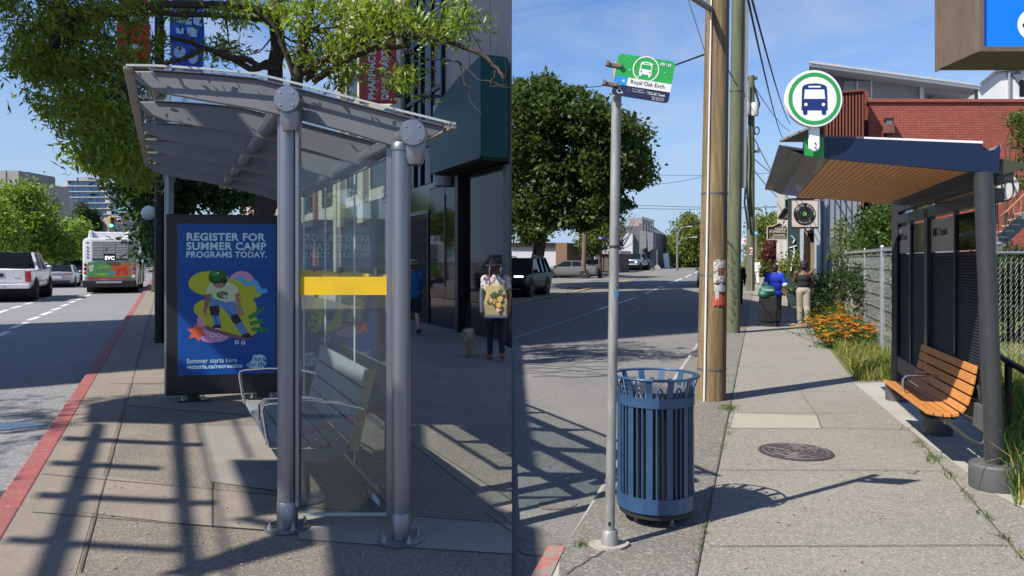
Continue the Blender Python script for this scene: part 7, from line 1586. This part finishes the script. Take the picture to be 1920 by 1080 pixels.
ptree('street_tree', 'dark low tree between the white van and garage', (1112,507,hB(66)), 66, [(1100,455,16,12,64,68,14),(1120,460,14,14,64,68,12)], m_leafM, m_barkA, 60, .8, .35, .18)
ptree('pyramid_tree', 'tall pointed street tree at the far end of the road', (1292,505,hB(100)), 100, [(1293,418,9,16,98,104,10),(1293,440,17,20,98,104,20),(1292,465,25,18,98,104,30),(1291,488,30,14,98,104,30)], m_olive, m_barkA, 80, 1.5, .55, .25)
ptree('pyramid_tree', 'small distant tree left of the tall pointed one', (1268,505,hB(112)), 112, [(1268,460,8,20,110,114,10),(1270,490,14,12,110,114,12)], m_leafM, m_barkA, 60, 1.4, .6, .2)
# bare branches beside the white building
br_ = thing('bare_tree', 'small bare branched tree against the white building', 'tree', tuple(P(1162,507,60)))
bm_ = MB(); 
for i in range(16):
    a = P(1158,470,60); b_ = P(1160+rng.uniform(-4,38), rng.uniform(398,450), 60+rng.uniform(-1,1)); limb(bm_, a-Vector(br_.location), b_-Vector(br_.location), .04,.01,.12,5,5)
bm_.tube([(0,0,-.2), tuple(P(1158,470,60)-Vector(br_.location))], .09, 8); bm_.build('branches', m_barkA, br_, smooth=60)
wbd = thing('white_building', 'white and slate grey building with projecting bays and open roof frame across the road', 'building', tuple(P(1205,508,92)))
ZW_ = 92.0; mw = M('cool_white_wall', (.55,.55,.60), .8, var=.05); ms = M('slate_grey_wall', (.13,.135,.145), .8, var=.1)
PB('wall', wbd, 1120,1186,438,512,ZW_,12,mw); PB('grey_wall', wbd, 1160,1198,424,512,ZW_+.6,11,ms)
PG('street_front', wbd, [(1198,418),(1226,436),(1226,512),(1198,512)], ZW_+.5, 10, ms); 
for x0, x1, ya, yb_ in ((1199,1212,432,470),(1213,1224.5,435,472)): PG('bay', wbd, [(x0,ya),(x1,ya+2),(x1,yb_-6),(x0+2,yb_)], ZW_-.8, 2, M('grey_bay_siding', (.20,.205,.215), .7, var=.15, scale=.5, stretch=(1,1,8)))
PB('roof_wall', wbd, 1178,1206,408,432,ZW_+3,6,M('pinkish_upper_wall', (.36,.30,.28), .8, var=.1))
for x in (1204,1209.5,1214,1218.5,1223): PB('frame_post', wbd, x,x+1.8,410+(x-1204)*.35,438,ZW_+.4,.4,m_gdark)
MB().bar(P(1203,408.5,ZW_+.6), P(1226,416,ZW_+.6), .5,.35).build('frame_beam', m_gdark, wbd, world=True)
PB('window', wbd, 1160,1168,450,462,ZW_-.05,.05,m_glassd); PB('window_sill', wbd, 1159,1169,462,463,ZW_-.1,.1,m_wtrim); PB('doorway', wbd, 1213,1218,472,508,ZW_+.3,.2,m_under)
far = thing('terrace_row', 'row of small pale shops with timber frames further up the road', 'building', tuple(P(1240,506,120)))
for x0, x1, y0, m_ in ((1228,1240,440,ms),(1240,1256,447,M('tan_shopfront', (.26,.21,.17), .8, var=.2))): PB('wall', far, x0,x1,y0,510,120,10,m_)
PB('white_wall', far, 1229,1236,462,478,119.7,.2,mw); 
for x in (1243,1248,1253): PB('frame_post', far, x,x+1.3,450,480,119.5,.4,m_gdark)
wf = thing('white_building', 'plain bright white building end far up the road', 'building', tuple(P(1262,506,150))); PB('wall', wf, 1255,1275,458,507,150,10,m_iwhite); PB('roof_edge', wf, 1254.5,1276,456.5,459,149.8,.4,M('terracotta_edge', (.35,.14,.08), .8))
sh1 = thing('low_shop', 'low white and brown shop hidden under the big maple', 'building', tuple(P(1010,505,64)))
PB('wall', sh1, 960,1046,463,512,64,6,mw); PB('brown_wall', sh1, 1042,1063,455,512,63.5,6,M('tan_brown_wall', (.24,.15,.10), .8, var=.1)); PB('roof_edge', sh1, 955,1046,455,463,63.8,.5,m_under)
gr1 = thing('garage', 'low brown garage with pink roof edge beside the small tree', 'garage', tuple(P(1135,505,76)))
PB('wall', gr1, 1118,1160,476,512,76,5,M('brown_garage_wall', (.10,.07,.055), .8, var=.15)); PB('roof_edge', gr1, 1116,1162,470,476,75.7,5.5,M('pale_pink_edge', (.50,.36,.34), .8)); PB('door', gr1, 1122,1131,480,508,75.9,.1,M('garage_door_brown', (.14,.10,.08), .8, var=.2)); PB('door', gr1, 1133,1141,480,508,75.9,.1,M('garage_door_brown', (.14,.10,.08)))
# roadside poles, lamps and signs
rpole = thing('utility_pole', 'bare brown utility pole beside the maple across the road', 'utility pole', tuple(P(1094,508,56))); MB().tube([P(1094,508,56), P(1099,385,56)], .17, 12).build('shaft', M('weathered_pole', (.14,.10,.075), .9, var=.25, scale=3), rpole, world=True, smooth=60)
nps = thing('street_name_sign', 'blue street name sign projecting left of the stop pole', 'sign', tuple(P(1146,505,54))); PB('blade', nps, 1121.5,1150,443,448.8,54,.03,M('street_sign_blue', (.02,.06,.34), .5, var=.05)); MB().tube([P(1146,507,54.1),P(1146,440,54.1)], .04, 8).build('pole', m_galv, nps, world=True)
lt = MB(); lettering(lt, 'North Park', P(1135,446,53.98), (1,0,0), (0,0,1), 24/F*54, 3.9/F*54, 0, 0, .03); lt.build('lettering', m_iwhite, nps, world=True)
def slamp(px, base, Z, y_arm, x_arm, label):
    t = thing('street_lamp', label, 'street lamp', tuple(P(px,base,Z)), 0, 'curved lamps on the far road'); s = 1 if x_arm > px else -1
    MB().tube([P(px,base,Z),P(px,y_arm+22,Z),P(px+s*3,y_arm+9,Z),P(px+s*9,y_arm+2,Z),P(x_arm-s*4,y_arm,Z)], [.11,.09,.07,.06,.05], 8).build('pole', m_gdark, t, world=True, smooth=60); a, b = P(x_arm-5,y_arm+.8,Z), P(x_arm+5,y_arm-1,Z); MB().box(a.x,b.x,Z-.15,Z+.15,a.z,b.z).build('lamp_head', M('lamp_head_grey', (.5,.5,.5), .5), t, world=True, bevel=.04)
slamp(1270,508,70,425,1293,'curved dark lamp post left of the pointed tree'); slamp(1270.5,508,88,445,1302,'second curved lamp post with long arm in front of the pointed tree')
dsn = thing('diamond_sign', 'grey back of a diamond road sign at the far kerb', 'sign', tuple(P(1232,508,88))); PG('plate', dsn, [(1232,495),(1239,502),(1232,509),(1225,502)], 88,.05,M('sign_back_grey', (.34,.33,.31), .5)); MB().tube([P(1232,510,88.1),P(1232,468,88.1)], .04, 8).build('pole', m_galv, dsn, world=True)
wsn = thing('pylon_sign', 'leaning white pylon sign board at the far kerb', 'sign', tuple(P(1250,508,96))); PG('board', wsn, [(1243,476),(1252,474),(1256,506),(1247,507)], 96,.4,m_iwhite)
# parking signs by the poles
for lab, px, base, Z, plates in [('pair of white no parking plates on a thin post beyond the green pole',1394,545,44,[(1388,1408,446,458),(1400,1407,435,447)]),('tall dark parking sign plate on a black post by the green pole',1386.5,585,24,[(1382,1390,409,427),(1382,1390,430,449)]),('small round blue sign on a slim post up the pavement',1418,530,56,[(1413.5,1421.5,433,441)]),('white plate with red mark on the far utility pole',1409,545,35.5,[(1405.5,1411,464,478)])]:
    t = thing('parking_sign', lab, 'sign', tuple(P(px,base,Z))); MB().tube([P(px,base,Z+.06),P(px,plates[0][2],Z+.06)], .03, 8).build('pole', m_gdark if 'dark' in lab else m_galv, t, world=True)
    for x0, x1, y0, y1 in plates:
        mm = M('dark_sign_plate', (.03,.03,.032), .5) if 'dark' in lab else (M('round_blue_plate', (.05,.30,.60), .5) if 'blue' in lab else m_iwhite); pp = PB('plate', t, x0,x1,y0,y1,Z,.03,mm)
        if 'dark' in lab: PB('symbol', t, x0+2,x1-2,y0+3,y0+9,Z-.006,.005,M('sign_red_dark', (.16,.06,.05), .5))
        elif 'blue' not in lab: c = P((x0+x1)/2,(y0+y1)/2,Z-.01); MB().tube([c+Vector((.08*math.cos(a),0,.08*math.sin(a))) for a in [i*math.pi/8 for i in range(16)]], .016, 5, closed=True).build('red_ring', M('sign_red', (.42,.02,.035)), t, world=True)
        else: c = P((x0+x1)/2,(y0+y1)/2,Z-.01); MB().poly([c+Vector((.10*math.cos(a),0,.05*math.sin(a))) for a in [i*math.pi/6 for i in range(12)]]).build('symbol', m_iwhite, t, world=True)

# ---- people on the right pavement
ZP = 19.6
J = pose(.14,.0,arms=dict(elbl=(-.27,-.10,1.13),wril=(-.24,-.16,.90),elbr=(.27,-.02,1.12),wrir=(.30,.04,.89)))
blue_p = person('person in long bright blue football shirt pulling a black shopping trolley', ((1453-CX)/F*ZP,ZP,0), R(-16), 1.52, J, sk2, hb, [
  ('shirt', cloth('royal_blue_shirt', (.012,.035,.42)), top(J,.85,.03,.10), .013), ('trousers', cloth('black_trousers', (.012,.012,.014)), trousers(J,(.11,.085,.07)), .013), *[('cuff', cloth('white_cuff', (.6,.6,.6)), [('cap', Vector(J['sho'+s]).lerp(Vector(J['elb'+s]),.90), Vector(J['sho'+s]).lerp(Vector(J['elb'+s]),.97), .081,.081)], .012) for s in 'lr'], ('shoes', cloth('dark_shoes', (.015,.015,.016)), shoes(J), .011)])
tr = thing('shopping_trolley', 'black wheeled shopping trolley topped by a green bag, pulled by the person in blue', 'trolley', ((1440-CX)/F*18.9,18.9,0), R(-16))
m_blkc = cloth('black_trolley_cloth', (.010,.010,.012)); MB().loft([[(-.20,-.16,.10),(.20,-.16,.10),(.20,.14,.10),(-.20,.14,.10)],[(-.23,-.19,.42),(.23,-.19,.42),(.23,.16,.42),(-.23,.16,.42)],[(-.20,-.16,.76),(.20,-.16,.76),(.20,.14,.76),(-.20,.14,.76)]]).build('bag_body', m_blkc, tr, bevel=.05)
for s in (-1,1): MB().lathe([(.05,-.02),(.075,-.02),(.075,.02),(.05,.02)], (s*.22,.08,.075), 16, axis=(1,0,0)).build('wheel', m_tyre, tr); MB().tube([(s*.17,.15,.12),(s*.17,.15,.80),(s*.13,.26,1.0)], .012, 8).build('frame', m_iron, tr)
MB().tube([(-.14,.26,1.0),(.14,.26,1.0)], .014, 8).build('handle', m_iron, tr)
gb2 = thing('carrier_bag', 'dark green shopping bag with pale print resting on the black trolley', 'bag', ((1437-CX)/F*18.9,18.85,.74)); q = MB(); egg(q,(0,0,.12),(.21,.15,.15)); egg(q,(-.08,-.02,.05),(.15,.13,.10)); egg(q,(.1,0,.08),(.13,.12,.11)); remesh(q,.016,'bag_body',M('green_bag', (.012,.12,.075), .45, var=.15, bump=.6, bscale=14),gb2,3)
lt = MB(); lettering(lt, 'FRESH', (.0,-.172,.16), (1,0,0), (0,0,1), .20,.055,0,0,.03); lt.build('lettering', M('pale_mint', (.45,.6,.52), .6), gb2)
ZL = 19.6
J = pose(.10,.0,arms=dict(elbl=(-.24,.10,1.15),wril=(-.12,.27,1.20),elbr=(.235,.08,1.14),wrir=(.14,.26,1.14),hair=[((0,-.02,.03),(.105,.115,.105)),((0,-.05,-.03),(.10,.085,.085))]))
person('woman in black strappy top and beige trousers walking away by the flowers', ((1507-CX)/F*ZL,ZL,0), R(-18), 1.60, J, sk3, hb, [
  ('top', cloth('black_top', (.010,.010,.012)), [('egg', (0,0,1.235), (.185,.142,.155)), ('egg', (0,0,1.08), (.168,.135,.16)), ('cap', (-.10,.02,1.34), (-.085,.0,1.40), .03,.025), ('cap', (.10,.02,1.34), (.085,.0,1.40), .03,.025)], .012),
  ('trousers', cloth('beige_trousers', (.30,.26,.22)), trousers(J,(.115,.092,.078)), .013), ('shoes', cloth('white_trainers', (.55,.55,.54)), shoes(J), .011), ('shoulder_bag', cloth('black_strap', (.012,.012,.013)), [('egg', (.24,.02,.86), (.05,.11,.14))], .012)])
ZP3 = 49.0; J = pose(.16,.0)
person('person in white clothes and green cap walking far up the pavement', ((1418-CX)/F*ZP3,ZP3,hB(ZP3)), R(-10), 1.62, J, sk2, None, [
  ('shirt', cloth('white_shirt', (.62,.62,.60)), top(J,.9,.03,.06), .015), ('trousers', cloth('white_trousers', (.58,.57,.54)), trousers(J,(.12,.10,.09)), .015), ('shoes', cloth('dark_shoes', (.015,.015,.016)), shoes(J), .012), ('cap', cloth('green_cap', (.10,.22,.16)), [('egg', (0,.03,1.645), (.09,.11,.07))], .012)])
wbg = thing('cloth_bag', 'white bundle carried low by the person in white', 'bag', ((1407-CX)/F*ZP3,ZP3-.1,hB(ZP3)+.35)); q = MB(); egg(q,(0,0,.22),(.22,.18,.24)); egg(q,(.08,0,.4),(.13,.12,.14)); remesh(q,.02,'bag_body',cloth('white_shirt', (.62,.62,.60)),wbg,3)
ZP4 = 26.5; J = pose(.15,.0)
person('dark clothed person walking half hidden behind the green pole', ((1383.5-CX)/F*ZP4,ZP4,0), R(-14), 1.62, J, sk3, hb, [('coat', cloth('black_coat', (.012,.012,.014)), top(J,1.8,.02,.06), .014), ('trousers', cloth('black_trousers', (.012,.012,.014)), trousers(J), .014), ('shoes', cloth('white_trainers', (.55,.55,.54)), shoes(J), .012)])
# ---- vehicles on the right street
HB = -math.atan(.30)
sv = car('suv', 'dark navy SUV with lit headlamp driving towards us under the maple', 'car', ((1003-CX)/F*37.5-.75,37.5,ZR_B), HB+math.pi, M('midnight_paint', (.006,.008,.014), .35, var=.04, spec=.3), SUV, sc=1.12, group=None)
for s in (-1,1): lampbox(sv,'headlight', M('lit_headlamp', (.8,.85,.9), .2, var=0, emit=(1,1,1), estr=1.4), s*.42,s*.80,2.20,2.285,.83,.90,.01)
lampbox(sv,'grille', m_under, -.55,.55,2.24,2.31,.52,.78,.01); lampbox(sv,'number_plate', m_plate, -.26,.26,2.31,2.33,.50,.62,.004); lampbox(sv,'bumper_strip', m_galv, -.7,.7,2.25,2.31,.34,.37,.005)
for s in (-1,1): MB().tube([(s*.64,-1.7,1.68),(s*.66,-.6,1.72),(s*.64,.35,1.66)], .02, 6).build('roof_rail', m_gdark, sv)
lampbox(sv,'badge', m_chrome, -.06,.06,2.30,2.32,.70,.78,.004)
c1 = car('sedan', 'pale grey sedan parked under the maple beyond the dark SUV', 'car', ((1066-CX)/F*62,62,hB(62)+ZR_B), R(90)-.2, paint('shade_darkened_paint', (.13,.135,.15), .3), SEDAN)  # pale car's paint darkened to stand in for the shade it is in
v1 = thing('delivery_van', 'small white van facing us beside the bare brown pole', 'van', ((1108-CX)/F*70,70,hB(70)), math.pi)
MB().box(-.72,.72,-3.2,1.0,.4,2.5).build('box_body', w_paint, v1, bevel=.06); q = MB(); q.loft([[(-.70,1.0,.35),(.70,1.0,.35),(.66,1.0,1.45),(-.66,1.0,1.45)],[(-.70,2.2,.35),(.70,2.2,.35),(.64,1.6,1.35),(-.64,1.6,1.35)],[(-.68,2.5,.4),(.68,2.5,.4),(.62,2.4,.85),(-.62,2.4,.85)]]); q.build('cab', w_paint, v1, bevel=.03)
MB().add([(-.6,2.33,.90),(.6,2.33,.90),(.56,1.72,1.32),(-.56,1.72,1.32)], [(0,1,2,3)]).build('windscreen', m_glassd, v1); lampbox(v1,'grille', m_under, -.3,.3,2.48,2.53,.5,.58,.004)
for y in (-2.2,1.7):
    for s in (-1,1): wheel(v1, s*.62, y, .3, .2, s)
p1 = car('pickup_truck', 'blue grey pickup facing us in front of the white building', 'pickup truck', ((1193-CX)/F*86,86,hB(86)-.05), HB+math.pi-.12, paint('steel_blue_paint', (.20,.24,.31), .25, .4), PICK)
lampbox(p1,'grille', m_under, -.55,.55,2.94,3.0,.72,1.02,.01); lampbox(p1,'bumper', m_chrome, -.9,.9,2.9,3.06,.5,.68,.02)
for s in (-1,1): lampbox(p1,'headlight', m_lamp, s*.6,s*.86,2.9,2.99,.80,1.0,.01)
c2 = car('hatchback', 'pale turquoise car parked behind the brown utility pole', 'car', ((1342-CX)/F*48,48.5,hB(48)+ZR_B), HB+math.pi, paint('turquoise_paint', (.30,.58,.62), .25), SUV, sc=.98)
for s in (-1,1): lampbox(c2,'headlight', m_lamp, s*.42,s*.80,2.20,2.285,.80,.90,.01)

lt = MB()
for _ in range(420):
    left = rng.uniform() < .55; x, y = (rng.uniform(20,560), rng.uniform(640,1075)) if left else (rng.uniform(1330,1900), rng.uniform(660,1075)); g = G(x, y)
    if left and g.x < kA(g.y)+.2 or (not left and rng.uniform() < .35): continue
    a = rng.uniform(0,6.28); r = rng.uniform(.006,.017); c, s_ = math.cos(a)*r, math.sin(a)*r; z = .011; lt.add([(g.x+c,g.y+s_,z+.003),(g.x-s_*.5,g.y+c*.5,z+.001),(g.x-c,g.y-s_,z+.003),(g.x+s_*.5,g.y-c*.5,z)], [(0,1,2,3)])
tag(lt.build('leaf_litter', M('pavement_litter', (.24,.19,.12), .85, var=.3, isl=.6)), 'tiny dry leaves and bits of grit strewn over the pavements', 'leaf litter', kind='stuff')
